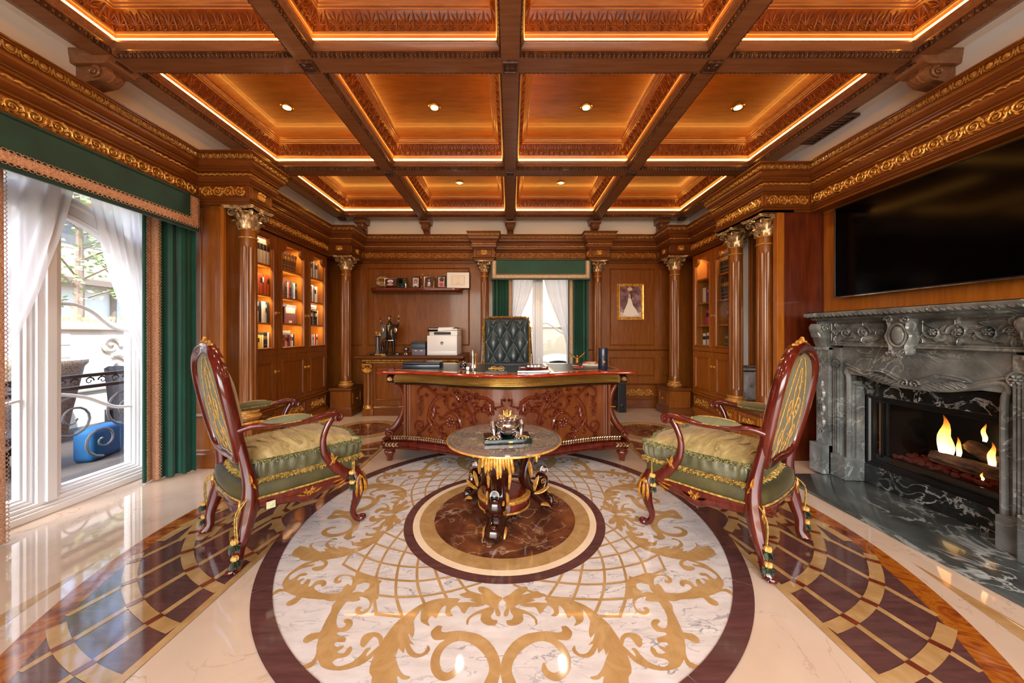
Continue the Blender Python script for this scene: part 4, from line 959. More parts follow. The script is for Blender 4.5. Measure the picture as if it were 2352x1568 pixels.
for k in range(26):
    zz = 2.14-k*.047; w = .018+.014*abs(sin(k*.9))
    for q in range(3):
        s = 2.785+r.uniform(-1, 1)*w
        if k % 4 == 0: o_flower(m, s, zz, .022, .03, 6)
        else: o_leaf(m, 2.785, zz, -PI/2+r.uniform(-1.3, 1.3), .055, .026, .02, r.uniform(-1, 1), 3)
        m.ell((s, zz-.02, .02), .009, 6, 4)
g = MB(); g.add(m, F_back(3.89)); o = g.build('garland', 'gold_pale'); tag(o, 'gilded carved garland of flowers hanging in the alcove between two columns', 'garland')
# low alcove cabinet with stepped, drawered front, under both near columns
cb = thing('alcove_cabinet', 'low wooden cabinet with drawers carrying the two columns beside the fireplace', 'cabinet', (0, 0, 0))
MB().box(2.36, 3.03, 3.25, 3.925, .0, .40).build('body', 'panel_y', cb, smooth=False)
MB().box(2.33, 3.035, 3.245, 3.928, .395, .42).build('top', 'panel_x', cb, smooth=False, bev=.006)
for k in range(2):
    y0 = 3.27+k*.335; d = MB().box(2.346, 2.36, y0, y0+.32, .24, .375).build('drawer', 'panel_y', cb, smooth=False)
    m = MB(); pmold(m, F_right(2.346), y0+.02, y0+.30, .26, .355, .016, .008); m.build('drawer_moulding', 'panel_y', d)
    m = MB(); frieze(m, F_right(2.344), y0+.08, y0+.24, .28, .335, .6); m.build('gilded_plaque', 'gold', d)
    d = MB().box(2.346, 2.36, y0, y0+.32, .08, .225).build('drawer', 'panel_y', cb, smooth=False)
    m = MB(); pmold(m, F_right(2.346), y0+.02, y0+.30, .10, .205, .016, .008); m.build('drawer_moulding', 'panel_y', d)
# framed black-and-white photograph standing on it
t = thing('photo_frame', 'chrome framed black and white photograph leaning in the alcove between columns', 'photo frame', (2.66, 3.80, .4215)); t.rotation_euler = (-.16, 0, 0)
MB().loop(rect(-.15, .15, .005, .40), [(0, 0), (0, .015), (.01, .018), (.024, .014), (.03, .008), (.03, 0)], lambda s, z, h: (s, -h, z)).build('frame', 'chrome', t, ang=25)
MB().box(-.14, .14, -.006, .01, .015, .39).build('print', texmat('bw_photo', [(.3, '2c2e32'), (.45, 'b9bbbe'), (.7, 'eceded')], scale=(3, 1, 2), nscale=4, rough=.3), t, smooth=False)
MB().box(-.12, .12, -.008, -.006, .33, .345).build('print_band', 'dark', t, smooth=False)
# ================================================================ WINDOWS
def bxs(L, nm, mat, par, bev=.004):
    for q in L: MB().box(*q).build(nm, mat, par, smooth=False, bev=bev)
w1 = group_struct('window_1')
X0, X1 = -3.12, -3.03
bxs([(-3.16, -3.0, 2.86, 2.95, .0, 2.30), (-3.16, -3.0, 1.60, 1.69, 0, 2.30), (-3.16, -3.0, 1.69, 2.86, 2.22, 2.30)], 'outer_frame', 'white_trim', w1)
bxs([(-3.15, -2.985, 1.60, 2.93, .0, .045), (-3.15, -3.0, 1.60, 2.93, .045, .062), (-3.15, -3.02, 1.69, 2.86, .062, .085)], 'sill', 'white', w1, .006)
bxs([(-3.14, -3.02, 2.225, 2.335, .08, 2.22), (-3.15, -2.995, 2.255, 2.305, .08, 2.22)], 'mullion', 'white_trim', w1)
for (a, b) in ((2.335, 2.86), (1.70, 2.225)):
    sa = MB()
    sa.loop(rect(a, b, .085, 2.22), [(0, -3.12), (0, -3.045), (.012, -3.04), (.022, -3.05), (.03, -3.05), (.036, -3.07), (.046, -3.07), (.046, -3.12)], lambda y, z, h: (h, y, z)); s = sa.build('sash', 'white_trim', w1, ang=25)
    MB().quad((-3.09, a+.04, .12), (-3.09, b-.04, .12), (-3.09, b-.04, 2.19), (-3.09, a+.04, 2.19)).build('pane', 'pane', s, smooth=False)
# the arched bar and the waved glazing bars
m = MB(); A = [PI*i/40 for i in range(41)]
for (r0, h0, r1, h1) in ((.57, -3.10, .57, -3.05), (.57, -3.05, .59, -3.035), (.59, -3.035, .60, -3.045), (.60, -3.045, .66, -3.045), (.66, -3.045, .67, -3.03), (.67, -3.03, .70, -3.03), (.70, -3.03, .72, -3.05), (.72, -3.05, .72, -3.10)):
    m.grid([[(h, 2.28+r*cos(a)*1.0, 1.41+r*sin(a)) for a in A] for (r, h) in ((r0, h0), (r1, h1))])
m.v = [(x, min(2.86, max(1.70, y)), z) for (x, y, z) in m.v]
m.build('arched_bar', 'white_trim', w1, ang=30)
for pts in ([(2.38, 1.376), (2.467, 1.374), (2.56, 1.33), (2.624, 1.272), (2.70, 1.215), (2.82, 1.19)], [(2.38, .752), (2.45, .735), (2.54, .70), (2.63, .645), (2.72, .60), (2.82, .585)]):
    for mir in (0, 1):
        P = bez([(-3.075, (4.56-y if mir else y), z) for y, z in pts], 5); MB().tube(P, [(.012, .012)]*len(P), 6).build('waved_bar', 'white_trim', w1)
w2 = group_struct('window_2')
bxs([(-.02, .05, 5.50, 5.60, .12, 2.22), (.90, .97, 5.50, 5.60, .12, 2.22), (.05, .90, 5.50, 5.60, .12, .18), (.05, .90, 5.50, 5.60, 2.16, 2.22)], 'outer_frame', 'white_trim', w2)
bxs([(.355, .395, 5.53, 5.585, .18, 2.16), (.395, .475, 5.50, 5.585, .18, 2.16), (.475, .52, 5.53, 5.585, .18, 2.16)], 'mullion', 'white_trim', w2)
bxs([(-.03, .98, 5.44, 5.60, .09, .13)], 'sill', 'white', w2)
for (a, b) in ((.05, .355), (.52, .90)): MB().quad((a, 5.57, .18), (b, 5.57, .18), (b, 5.57, 2.16), (a, 5.57, 2.16)).build('pane', 'pane', w2, smooth=False)
for pts in ([(.52, 1.335), (.60, 1.33), (.70, 1.27), (.80, 1.19), (.90, 1.17)], [(.52, .72), (.62, .70), (.76, .63), (.90, .6)]):
    P = bez([(x, 5.56, z) for x, z in pts], 5); MB().tube(P, .010, 6).build('waved_bar', 'white_trim', w2)
# ---------------------------------------------------------------- soft furnishings
M['braid_pale'] = texmat('braid_pale', [(.4, 'a88e74'), (.6, 'd8c2a6')], nscale=140, rough=.8, bump=.6)
def drape(nm, label, A, B, ztop, zbot, folds, amp, mat, parent=None, toph=1.0, out=(1, 0), braid=None, cat='curtain', trimmat='braid', shift=None):
    """pleated hanging between plan points A and B (braid: band (u0,u1) along the leading edge)"""
    A = Vector(A); B = Vector(B); o = Vector(out); n = folds*12; rows = []
    def P(u, z, extra=0):
        f = (ztop-z)/(ztop-zbot); am = amp*(.55+.45*f); p = A.lerp(B, u)+o*(am*sin(2*PI*folds*u+1.2*sin(3*u))+.35*am*sin(2*PI*folds*2.3*u+1)+extra)
        if shift: p = p+Vector(shift(u, f))
        return (p.x, p.y, z)
    zs = [ztop+(zbot-ztop)*i/14 for i in range(15)]
    m = MB(); m.grid([[P(i/n, z) for i in range(n+1)] for z in zs])
    m.grid([[P(i/n, z, -.006) for i in range(n+1)] for z in zs])
    ob = m.build(nm, mat, parent, ang=60)
    if label: tag(ob, label, cat)
    if braid:
        u0, u1 = braid; m = MB(); g = MB()
        m.grid([[P(u0+(u1-u0)*i/6, z, .006) for i in range(7)] for z in zs]); br = m.build('braid', trimmat, ob, ang=60)
        k = int((ztop-zbot)/.024)
        for i in range(k):
            z = ztop-(i+.5)*(ztop-zbot)/k
            for u in (u0, u1):
                p = Vector(P(u, z, .008)); q = Vector(P(u+.015, z, .008)); d = (q-p).normalized()
                g.tube([p+d*(.010*cos(a))+Vector((0, 0, .011*sin(a))) for a in [2*PI*j/6 for j in range(6)]], .0022, 3, closed=True)
        g.build('braid_loops', 'braid', br)
    return ob
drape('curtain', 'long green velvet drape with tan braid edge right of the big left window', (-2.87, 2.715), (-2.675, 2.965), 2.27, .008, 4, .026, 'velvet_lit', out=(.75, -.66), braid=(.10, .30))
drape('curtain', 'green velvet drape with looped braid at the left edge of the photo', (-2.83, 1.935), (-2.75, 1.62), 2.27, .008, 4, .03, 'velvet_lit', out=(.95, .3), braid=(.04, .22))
# big valance: upholstered box
vt = thing('valance', 'green velvet box valance with tan braid above the big left window', 'valance')
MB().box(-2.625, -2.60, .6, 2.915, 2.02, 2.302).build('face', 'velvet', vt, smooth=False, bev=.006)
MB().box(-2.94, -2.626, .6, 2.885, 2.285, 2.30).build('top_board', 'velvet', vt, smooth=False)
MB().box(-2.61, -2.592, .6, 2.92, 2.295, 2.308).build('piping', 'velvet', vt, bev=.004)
fv = F_left(-2.599)
M['braid_pale'] = texmat('braid_pale', [(.4, 'a88e74'), (.6, 'd8c2a6')], nscale=140, rough=.8, bump=.6)
def braid_band(par, fn, P, w=.05, mt='braid'):
    """braid laid along a polyline in the face plane, mitred, with looped edges"""
    m = MB(); m.loop(P, [(0, .001), (w*.2, .004), (w*.5, .003), (w*.8, .004), (w, .001)], fn, closed=False); b = m.build('braid', mt, par, ang=60); g = MB()
    for (A, B) in zip(P, P[1:]):
        A = Vector(A); B = Vector(B); L = (B-A).length; d = (B-A)/L; n = Vector((-d.y, d.x)); k = int(L/.026)
        for i in range(k):
            for off in (-.004, w+.004):
                c = A+d*((i+.5)*L/k)+n*off
                g.tube([fn(c.x+d.x*.012*cos(a)+n.x*.009*sin(a), c.y+d.y*.012*cos(a)+n.y*.009*sin(a), .004) for a in [2*PI*j/6 for j in range(6)]], .0022, 3, closed=True)
    g.build('braid_loops', 'braid', b)
braid_band(vt, fv, [(.6, 2.055), (2.895, 2.055), (2.895, 2.295)], .055)
vt = thing('valance', 'green velvet box valance with pale braid above the narrow rear window', 'valance')
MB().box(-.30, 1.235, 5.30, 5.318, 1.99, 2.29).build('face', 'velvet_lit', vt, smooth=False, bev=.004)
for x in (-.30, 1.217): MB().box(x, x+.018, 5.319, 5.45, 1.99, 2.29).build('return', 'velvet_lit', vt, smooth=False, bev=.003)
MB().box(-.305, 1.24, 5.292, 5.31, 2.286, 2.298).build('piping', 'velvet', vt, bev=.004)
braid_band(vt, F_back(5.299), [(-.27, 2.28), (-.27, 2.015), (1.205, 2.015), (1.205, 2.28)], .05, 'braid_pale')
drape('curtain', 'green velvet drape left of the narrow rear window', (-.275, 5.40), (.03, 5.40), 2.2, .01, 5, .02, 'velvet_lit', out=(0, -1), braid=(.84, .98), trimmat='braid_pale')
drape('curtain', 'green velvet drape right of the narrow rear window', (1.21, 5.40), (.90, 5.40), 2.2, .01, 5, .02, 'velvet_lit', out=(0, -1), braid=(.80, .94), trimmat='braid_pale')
# sheer voile panels, swept to the sides
def voile(label, top, edge, side, zb, plane, n=56):
    top += .2; f0 = edge; edge = lambda z: f0(z) if z < top-.2 else f0(top-.2)+(f0(top-.2)-f0(top-.4))*(z-top+.2)/.2
    """top: (s0,s1,z) hanging line; edge(z) = swept free edge; side(z) = edge at the jamb; plane maps (s,z,h)"""
    m = MB(); rows = []
    for i in range(25):
        z = top+(zb-top)*i/24; a, b = side(z), edge(z); row = []
        for k in range(n+1):
            u = k/n; s = a+(b-a)*u; row.append(plane(s, z, .013*sin(u*44)*(.5+.5*abs(b-a)/.4)+.007*sin(u*17+1)))
        rows.append(row)
    m.grid(rows); ob = m.build('voile_panel', 'sheer', None, ang=70); return tag(ob, label, 'curtain')
def interp(T):
    T = sorted(T)
    def f(z):
        if z <= T[0][0]: return T[0][1]
        for (a, b), (c, d) in zip(T, T[1:]):
            if z <= c: t = (z-a)/(c-a); return b+(d-b)*t
        return T[-1][1]
    return f
pl = lambda s, z, h: (-2.975+h, s, z)
voile('white voile panel of big left window, swept right behind the drape', 2.05, interp([(2.05, 2.49), (1.80, 2.54), (1.55, 2.605), (1.19, 2.725), (.95, 2.81), (.8, 2.85), (0, 2.86)]), lambda z: 2.915, .1, pl)
voile('white voile panel of big left window, swept left across the nearer sash', 2.05, interp([(2.05, 2.36), (1.85, 2.32), (1.64, 2.26), (1.42, 2.20), (1.21, 2.13), (1.05, 2.06), (.9, 1.99), (.7, 1.9), (0, 1.86)]), lambda z: 1.70, .1, pl)
pb = lambda s, z, h: (s, 5.46-h, z)
voile('white voile panel swept left at the rear window', 2.02, interp([(2.02, .38), (1.75, .30), (1.5, .19), (1.25, .1), (1.1, .06), (.1, .03)]), lambda z: -.02, .15, pb, 30)
voile('white voile panel swept right at the rear window', 2.02, interp([(2.02, .53), (1.75, .60), (1.45, .72), (1.15, .84), (.95, .89), (.1, .91)]), lambda z: .97, .15, pb, 30)
# ================================================================ OUTSIDE
M['ext_wall'] = texmat('ext_wall', [(.3, 'e2dccf'), (.7, 'ece7dd')], nscale=3, rough=.9)
M['ext_roof'] = texmat('ext_roof', [(.3, 'a88a72'), (.7, 'c7ad96')], scale=(1, 1, 6), nscale=6, rough=.9)
M['leafm'] = texmat('leafm', [(.3, '8aa35c'), (.7, 'b4c68c')], nscale=8, rough=.7)
M['bark'] = simple('bark', '8a7868', .9); M['ext_window'] = simple('ext_window', '6f6c68', .4)
M['iron'] = simple('iron', '2a2c30', .5); M['iron_pale'] = simple('iron_pale', '62666c', .45)
M['wicker'] = texmat('wicker', [(.4, '6e6258'), (.6, 'b3a698')], nscale=90, rough=.8, bump=.8)
M['wicker_dark'] = texmat('wicker_dark', [(.4, '22242a'), (.6, '4a4c54')], nscale=110, rough=.7, bump=.8)
M['blue_fabric'] = simple('blue_fabric', '0f5a94', .8)
M['paving'] = texmat('paving', [(.3, '4c4a48'), (.7, '5e5b58')], nscale=2, rough=.9)
g = MB().box(-14, -3.2, -4, 14, -.12, -.02).build('ground', 'paving', smooth=False); tag(g, kind='structure')
MB().box(-3.2, 14, 5.78, 14, -.12, -.02).build('ground.001', 'paving', g, smooth=False)
t = thing('garden_wall', 'pale stone garden wall with carved scrolls beyond the left window', 'wall')
MB().box(-5.75, -5.5, -1, 9, -.02, 1.22).build('body', 'ext_wall', t, smooth=False)
MB().box(-5.8, -5.45, -1, 9, 1.22, 1.32).build('coping', 'ext_wall', t, smooth=False, bev=.02)
MB().box(-5.8, -5.46, -1, 9, .42, .50).build('ledge', 'ext_wall', t, smooth=False, bev=.02)
m = MB(); o_scroll(m, 4.78, 1.0, .13, 1.3, 1, 0, .03, .04); o_scroll(m, 4.86, .72, .16, 1.2, -1, 2, .03, .04); g = MB(); g.add(m, F_left(-5.5)); g.build('carved_scroll', 'ext_wall', t)
for k in range(4): MB().box(-5.505, -5.49, 4.05, 4.35, .55+.16*k, .69+.16*k).build('quoin', 'ext_wall', t, smooth=False, bev=.01)
t = thing('neighbour_house', 'pale two-storey house with tiled eaves beyond the garden wall', 'house')
MB().box(-13, -9.5, 0, 14, -.02, 2.3).build('lower_wall', 'ext_wall', t, smooth=False)
MB().box(-13, -10.6, 0, 14, 2.3, 4.4).build('upper_wall', 'ext_wall', t, smooth=False)
MB().poly([(-9.1, 2.25), (-9.1, 2.38), (-10.7, 2.95), (-10.7, 2.25)], 0, 14, lambda x, z, y: (x, y, z)).build('lower_roof', 'ext_roof', t, smooth=False)
MB().poly([(-10.1, 4.3), (-10.1, 4.42), (-12, 5.2), (-12, 4.3)], 0, 14, lambda x, z, y: (x, y, z)).build('upper_roof', 'ext_roof', t, smooth=False)
MB().box(-9.16, -9.08, 0, 14, 2.22, 2.34).build('gutter', 'bark', t, smooth=False)
MB().tube([(-9.45, 8.3, 2.2), (-9.45, 8.3, 0)], .05, 8).build('downpipe', 'bark', t)
for (y0, z0, z1, x) in ((8.1, 3.3, 3.9, -10.58), (9.6, 1.3, 1.75, -9.48)): 
    w = MB().box(x-.02, x+.01, y0, y0+.9, z0, z1).build('window', 'ext_window', t, smooth=False); MB().box(x+.01, x+.03, y0-.08, y0+.98, z0-.06, z0).build('window_ledge', 'ext_wall', w, smooth=False)
t = thing('hedge', 'low clipped green hedge along the top of the garden wall', 'hedge'); m = MB(); r = random.Random(5)
for k in range(700):
    y = r.uniform(0, 9); c = Vector((r.uniform(-6.0, -5.85), y, r.uniform(1.25, 1.42))); a = r.uniform(0, 6); m.quad(*[tuple(c+Vector((0, cos(a+q*PI/2), sin(a+q*PI/2)))*.03) for q in range(4)])
h = m.build('foliage', 'leafm', t, smooth=False); h['kind'] = 'stuff'
# tree
t = thing('tree', 'thin-branched young tree with pale green leaves outside the left window', 'tree', (-7.0, 5.6, 0)); r = random.Random(11)
P = bez([(0, 0, 0), (.05, .0, 1.2), (-.05, .1, 2.2), (.05, 0, 3.2), (.0, -.1, 4.4)], 6); MB().tube(P, lerpn([.08, .07, .05, .035, .015], 6), 7).build('trunk', 'bark', t)
lf = MB(); bn = MB()
for k in range(26):
    b = P[r.randrange(8, len(P)-1)]; a = r.uniform(0, 2*PI); L = r.uniform(.6, 1.5); e = b+Vector((cos(a)*L, sin(a)*L, r.uniform(-.1, .5))); mid = b.lerp(e, .5)+Vector((0, 0, .15))
    q = bez([b, mid, e], 4); bn.tube(q, lerpn([.018, .012, .005], 4), 4)
    for j in range(95):
        c = q[r.randrange(2, len(q))]+Vector((r.gauss(0, .16), r.gauss(0, .16), r.gauss(0, .08)))
        u = Vector((r.gauss(0, 1), r.gauss(0, 1), r.gauss(0, .4))).normalized(); v = u.orthogonal().normalized(); s = r.uniform(.03, .06)
        lf.quad(tuple(c), tuple(c+u*s+v*s*.5), tuple(c+u*s*2.1), tuple(c+u*s-v*s*.5))
bn.build('branches', 'bark', t); l = lf.build('foliage', 'leafm', t, smooth=False); l['kind'] = 'stuff'
# scrolled iron railing
t = thing('iron_railing', 'dark wrought-iron railing with scrolls outside the left window', 'railing')
X = -3.75
for zz in (.80, .70): MB().box(X-.02, X+.02, 1.2, 6.2, zz-.014, zz+.014).build('rail', 'iron', t, smooth=False)
m = MB(); 
for k in range(24):
    y = 1.3+k*.2; q = MB(); o_scroll(q, y, .75, .036, 1, 1, 0, .007, .01, 10, .3, 4); o_scroll(q, y+.1, .75, .036, 1, -1, PI, .007, .01, 10, .3, 4); m.add(q, F_left(X))
m.build('scroll_band', 'iron', t)
for k in range(12):
    y = 1.3+k*.42; m = MB(); q = MB()
    o_scroll(q, y, .44, .19, 1.7, 1, PI/2, .013, .02, 26, .12, 5); o_scroll(q, y+.22, .20, .15, 1.4, -1, -PI/2, .013, .02, 20, .12, 5)
    m.add(q, F_left(X)); m.build('scroll', 'iron_pale', t)
for k in range(5): MB().box(X-.012, X+.012, 1.25+k*1.15, 1.275+k*1.15, -.02, .8).build('post', 'iron', t, smooth=False)
def garden_chair(lab, loc, rz):
    t = thing('wicker_chair', lab, 'chair', loc, rz)
    rows = []
    for i in range(9):
        a = -PI*.15+PI*1.3*i/8; rows.append([((.34+.05*f)*cos(a), (.32+.05*f)*sin(a), .12+f*(.55+.12*sin(a))) for f in (0, .3, .6, 1)])
    m = MB(); m.grid(rows); m.grid([[(p[0]*.9, p[1]*.9, p[2]) for p in q] for q in rows]); m.build('shell', 'wicker_dark', t)
    MB().box(-.28, .28, -.28, .26, .28, .36).build('seat', 'wicker_dark', t, bev=.03)
    for (a, b) in ((-1, -1), (1, -1), (1, 1), (-1, 1)): MB().box(a*.27-.02, a*.27+.02, b*.25-.02, b*.25+.02, 0, .3).build('leg', 'wicker_dark', t, smooth=False)
    return t
garden_chair('dark wicker garden chair behind the railing, farther along', (-4.62, 4.45, -.02), 2.0)
garden_chair('dark wicker garden chair behind the railing, nearer', (-4.3, 2.75, -.02), 1.3)
t = thing('blue_cushion', 'bright blue padded cushion lying low behind the iron railing', 'cushion', (-3.98, 3.38, -.02), .3); MB().box(-.08, .08, -.2, .2, 0, .30).build('pad', 'blue_fabric', t, bev=.05, seg=3)
t = thing('planter', 'pale woven planter standing by the garden wall', 'planter', (-5.1, 3.75, -.02)); MB().lathe([(.2, 0), (.24, .3), (.33, .82), (.36, .86), (.36, .9), (.32, .9), (.30, .86)], n=28).build('pot', 'wicker', t)
# beyond the rear window
M['yard'] = simple('yard', '9c937f', .9)
t = thing('yard_wall', 'plain cream boundary wall seen through the rear window', 'wall'); MB().box(-2, 4, 8.2, 8.4, -.02, 3.6).build('body', 'yard', t, smooth=False); MB().box(-2, 4, 8.17, 8.2, 1.32, 1.36).build('joint', 'ext_roof', t, smooth=False)
t = thing('arched_hood', 'grey arched hood low outside the rear window', 'hood', (1.0, 7.2, -.12)); m = MB()
A = [PI*i/24 for i in range(25)]; m.grid([[(.85*cos(a)*s, y, .86*sin(a)*s) for a in A] for (s, y) in ((1, .3), (1, 0), (.86, -.02), (.84, .02), (.82, .3))]); m.build('hood', 'grey_wall', t); MB().fan([(.82*cos(a), .1, .82*.86/.85*sin(a)) for a in A]).build('shadow_panel', 'navy_box', t, smooth=False)
def letters(name, tc, mat):
    tmp = bpy.data.objects.new('tmp', tc); me = bpy.data.meshes.new_from_object(tmp); bpy.data.objects.remove(tmp)
    me.name = name; me.materials.clear(); me.materials.append(mat); o = bpy.data.objects.new(name, me); col.objects.link(o); return o
# ================================================================ DESK
DX, DW = -.03, 1.165
def dy(x, base=3.15, amp=.29):
    t = min(1, abs(x-DX)/1.02); return base-amp*cos(PI*t/2)**2
desk = thing('desk', 'large carved red-brown writing desk with serpentine front and gilded fluted band', 'desk', (0, 0, 0))
def front_line(x0, x1, off, n=40, amp=.29): return [(x0+(x1-x0)*i/n, dy(x0+(x1-x0)*i/n, 3.15+off, amp)) for i in range(n+1)]
P = front_line(DX-DW, DX+DW, 0, 48)+[(DX+DW+.02, 3.17), (DX+DW-.02, 3.40), (DX+DW-.02, 4.03), (DX+DW-.06, 4.07), (DX-DW+.06, 4.07), (DX-DW+.02, 4.03), (DX-DW+.02, 3.40), (DX-DW-.02, 3.17)]
m = MB(); m.loop(P, [(.06, .797), (.02, .798), (.004, .803), (-.004, .812), (0, .822), (.012, .828), (.03, .830)], cf)
n0 = len(P); top_in = m.v[-n0:]; m2 = MB(); m2.poly([(p[0], p[1]) for p in top_in], .830); m.v += m2.v; m.f += [tuple(i+len(m.v)-len(m2.v) for i in f) for f in m2.f]
m3 = MB(); m3.poly([(p[0], p[1]) for p in m.v[:n0]], .797); k = len(m.v); m.v += m3.v; m.f += [tuple(i+k for i in f) for f in m3.f]
m.build('top', 'desk_top', desk, ang=50)
for (a, b) in ((-1.08, -.46), (-.42, .36), (.40, 1.02)):
    F = [(x, max(dy(x, 3.28, .27), 3.0)) for x in [a+(b-a)*i/16 for i in range(17)]]; Q = F+[(b, 3.92), (a, 3.92)]
    MB().poly(Q, .8312).build('leather_inset', 'blotter', desk, smooth=False)
    m = MB(); m.loop(Q, [(-.006, .8306), (-.004, .832), (.0, .832), (.002, .8306)], cf); m.build('gilt_line', 'gold', desk)
# gilded fluted band
prof = []
for i in range(8):
    for k in range(4):
        f = (i+k/4)/8; bul = .030*sin(PI*(.08+.84*f)); prof.append((-(bul+.0045*abs(sin(PI*(k/4)))), .718+.078*f))
m = MB(); L = front_line(DX-1.03, DX+1.03, .075, 48); m.loop(L, prof, cf, closed=False); m.build('gilded_band', 'gold_band' if 'gold_band' in M else 'gold_wood', desk, ang=80)
m = MB(); m.loop(L, [(-.012, .700), (-.028, .703), (-.030, .712), (-.012, .718), (.02, .72)], cf, closed=False); m.build('band_underside', 'espresso', desk, ang=30)
for sg in (-1, 1):
    x = DX+sg*1.06; c = MB(); c.tube([(x-sg*.03, 3.225, .757), (x-sg*.02, 3.225, .757), (x-sg*.012, 3.225, .757), (x, 3.225, .757), (x+sg*.03, 3.225, .757), (x+sg*.038, 3.225, .757)], [(.036, .07), (.046, .08), (.040, .075), (.046, .08), (.042, .076), (.02, .05)], 16); c.build('end_cap', 'espresso', desk)
    c = MB()
    for k in range(6): o_leaf(c, sg*.0, 0, PI/2+(k-2.5)*.55, .045, .024, .012, 0, 3)
    g = MB(); g.add(c, lambda s, t, h: (x+s*.6, 3.15-h+.0, .748+t*.8)); g.build('cap_leaf', 'gold_pale', desk)
# side and rear of the body
m = MB(); BL = front_line(DX-.93, DX+.93, .10, 48)
m.grid([[(p[0], p[1], z) for p in BL] for z in (.20, .72)]); m.build('front_panel', 'desk', desk)
for sg in (-1, 1):
    x = DX+sg*.935; MB().box(min(x, x+sg*.02), max(x, x+sg*.02), 3.215, 3.95, .20, .72).build('side_panel', 'desk', desk, smooth=False)
    for k in (0, 1):
        xx = DX+sg*(.905+.020*k); MB().box(xx-.008, xx+.008, dy(xx, 3.15+.088), dy(xx, 3.15+.11), .215, .715).build('edge_bead', 'desk', desk, smooth=False, bev=.004)
    # sweeping fluted console at each corner
    c = bez([(x+sg*.075, 3.26, .70), (x+sg*.035, 3.26, .62), (x+sg*.022, 3.26, .52), (x+sg*.04, 3.26, .42), (x+sg*.085, 3.255, .33), (x+sg*.14, 3.25, .27), (x+sg*.155, 3.25, .245), (x+sg*.135, 3.25, .232)], 5)
    sec = []
    for k in range(14):
        a = 2*PI*k/14; sec.append((cos(a)*(1 if k % 2 else .86), sin(a)*(1 if k % 2 else .86)))
    m = MB(); m.tube(c, lerpn([(.022, .05), (.026, .05), (.028, .05), (.03, .052), (.032, .055), (.034, .058), (.034, .058), (.028, .055)], 5), up=(1, 0, 0), sec=sec); m.build('corner_console', 'carve_dark', desk, ang=70)
    m = MB(); o_scroll(m, x+sg*.135, .262, .04, 1.4, -sg, PI/2 if sg > 0 else PI/2, .012, .02, 16, .15); g = MB(); g.add(m, lambda s, t, h: (s, 3.19-h, t)); g.build('console_scroll', 'carve_dark', desk)
    m = MB(); m.lathe([(.007, 0), (.007, .05)], n=8); g = MB(); g.add(m, lambda a, b, c_: (x+sg*(.01+c_), 3.2+a, .50+b)); g.build('brass_pin', 'brass', desk)
MB().box(DX-.93, DX+.93, 3.93, 3.95, .20, .72).build('rear_panel', 'desk', desk, smooth=False)
# plinth and feet
Q = front_line(DX-1.13, DX+1.10, .02, 48)+[(DX+1.12, 3.19), (DX+1.10, 3.97), (DX-1.12, 3.97), (DX-1.15, 3.19)]
m = MB(); m.loop(Q, [(.03, .112), (.012, .114), (.004, .124), (.012, .134), (.004, .142), (0, .152), (0, .172), (.01, .184), (.024, .192), (.04, .20), (.10, .205)], cf); m3 = MB(); m3.poly(Q, .115); m.build('plinth', 'mahog', desk, ang=40)
m = MB(); m.poly(Q, .203); m.build('plinth_top', 'mahog', desk, smooth=False)
g = MB(); L = front_line(DX-1.07, DX+1.05, .06, 90)
for i in range(90):
    a = Vector((*L[i], 0)); b = Vector((*L[i+1], 0)); d = (b-a).normalized(); n = Vector((d.y, -d.x, 0)); c = (a+b)/2
    for s2 in (-1, 1):
        p = c+n*(.0+.006)+Vector((0, 0, .215+s2*.009)); g.ell(tuple(p), (.014, .008, .0065), 5, 4, Matrix.Rotation(math.atan2(d.y, d.x), 3, 'Z') @ Matrix.Rotation(-s2*.6, 3, 'Y'))
g.build('gilded_leaf_rope', 'gold_pale', desk)
for sg in (-1, 1):
    g = MB(); l = MB()
    for k in range(4):
        for q in (-1, 1): o_leaf(l, .03*k, 0, q*.6, .035, .016, .008, 0, 3)
    g.add(l, lambda s, t, h: (DX+sg*(1.11-s), 3.165-h, .162+t)); g.build('plinth_leaf', 'gold_pale', desk)
for (x, y) in ((DX-1.085, 3.225), (DX+1.065, 3.225), (DX-1.06, 3.90), (DX+1.04, 3.90)):
    m = MB(); m.lathe([(.02, 0), (.026, .008), (.024, .03), (.034, .05), (.048, .075), (.05, .09), (.036, .1), (.045, .106), (.045, .118)], n=24, mod=lambda f, z: 1+.07*cos(f*2*PI*8)); o = m.build('foot', 'carve_dark', desk, ang=70); o.location = (x, y, 0)
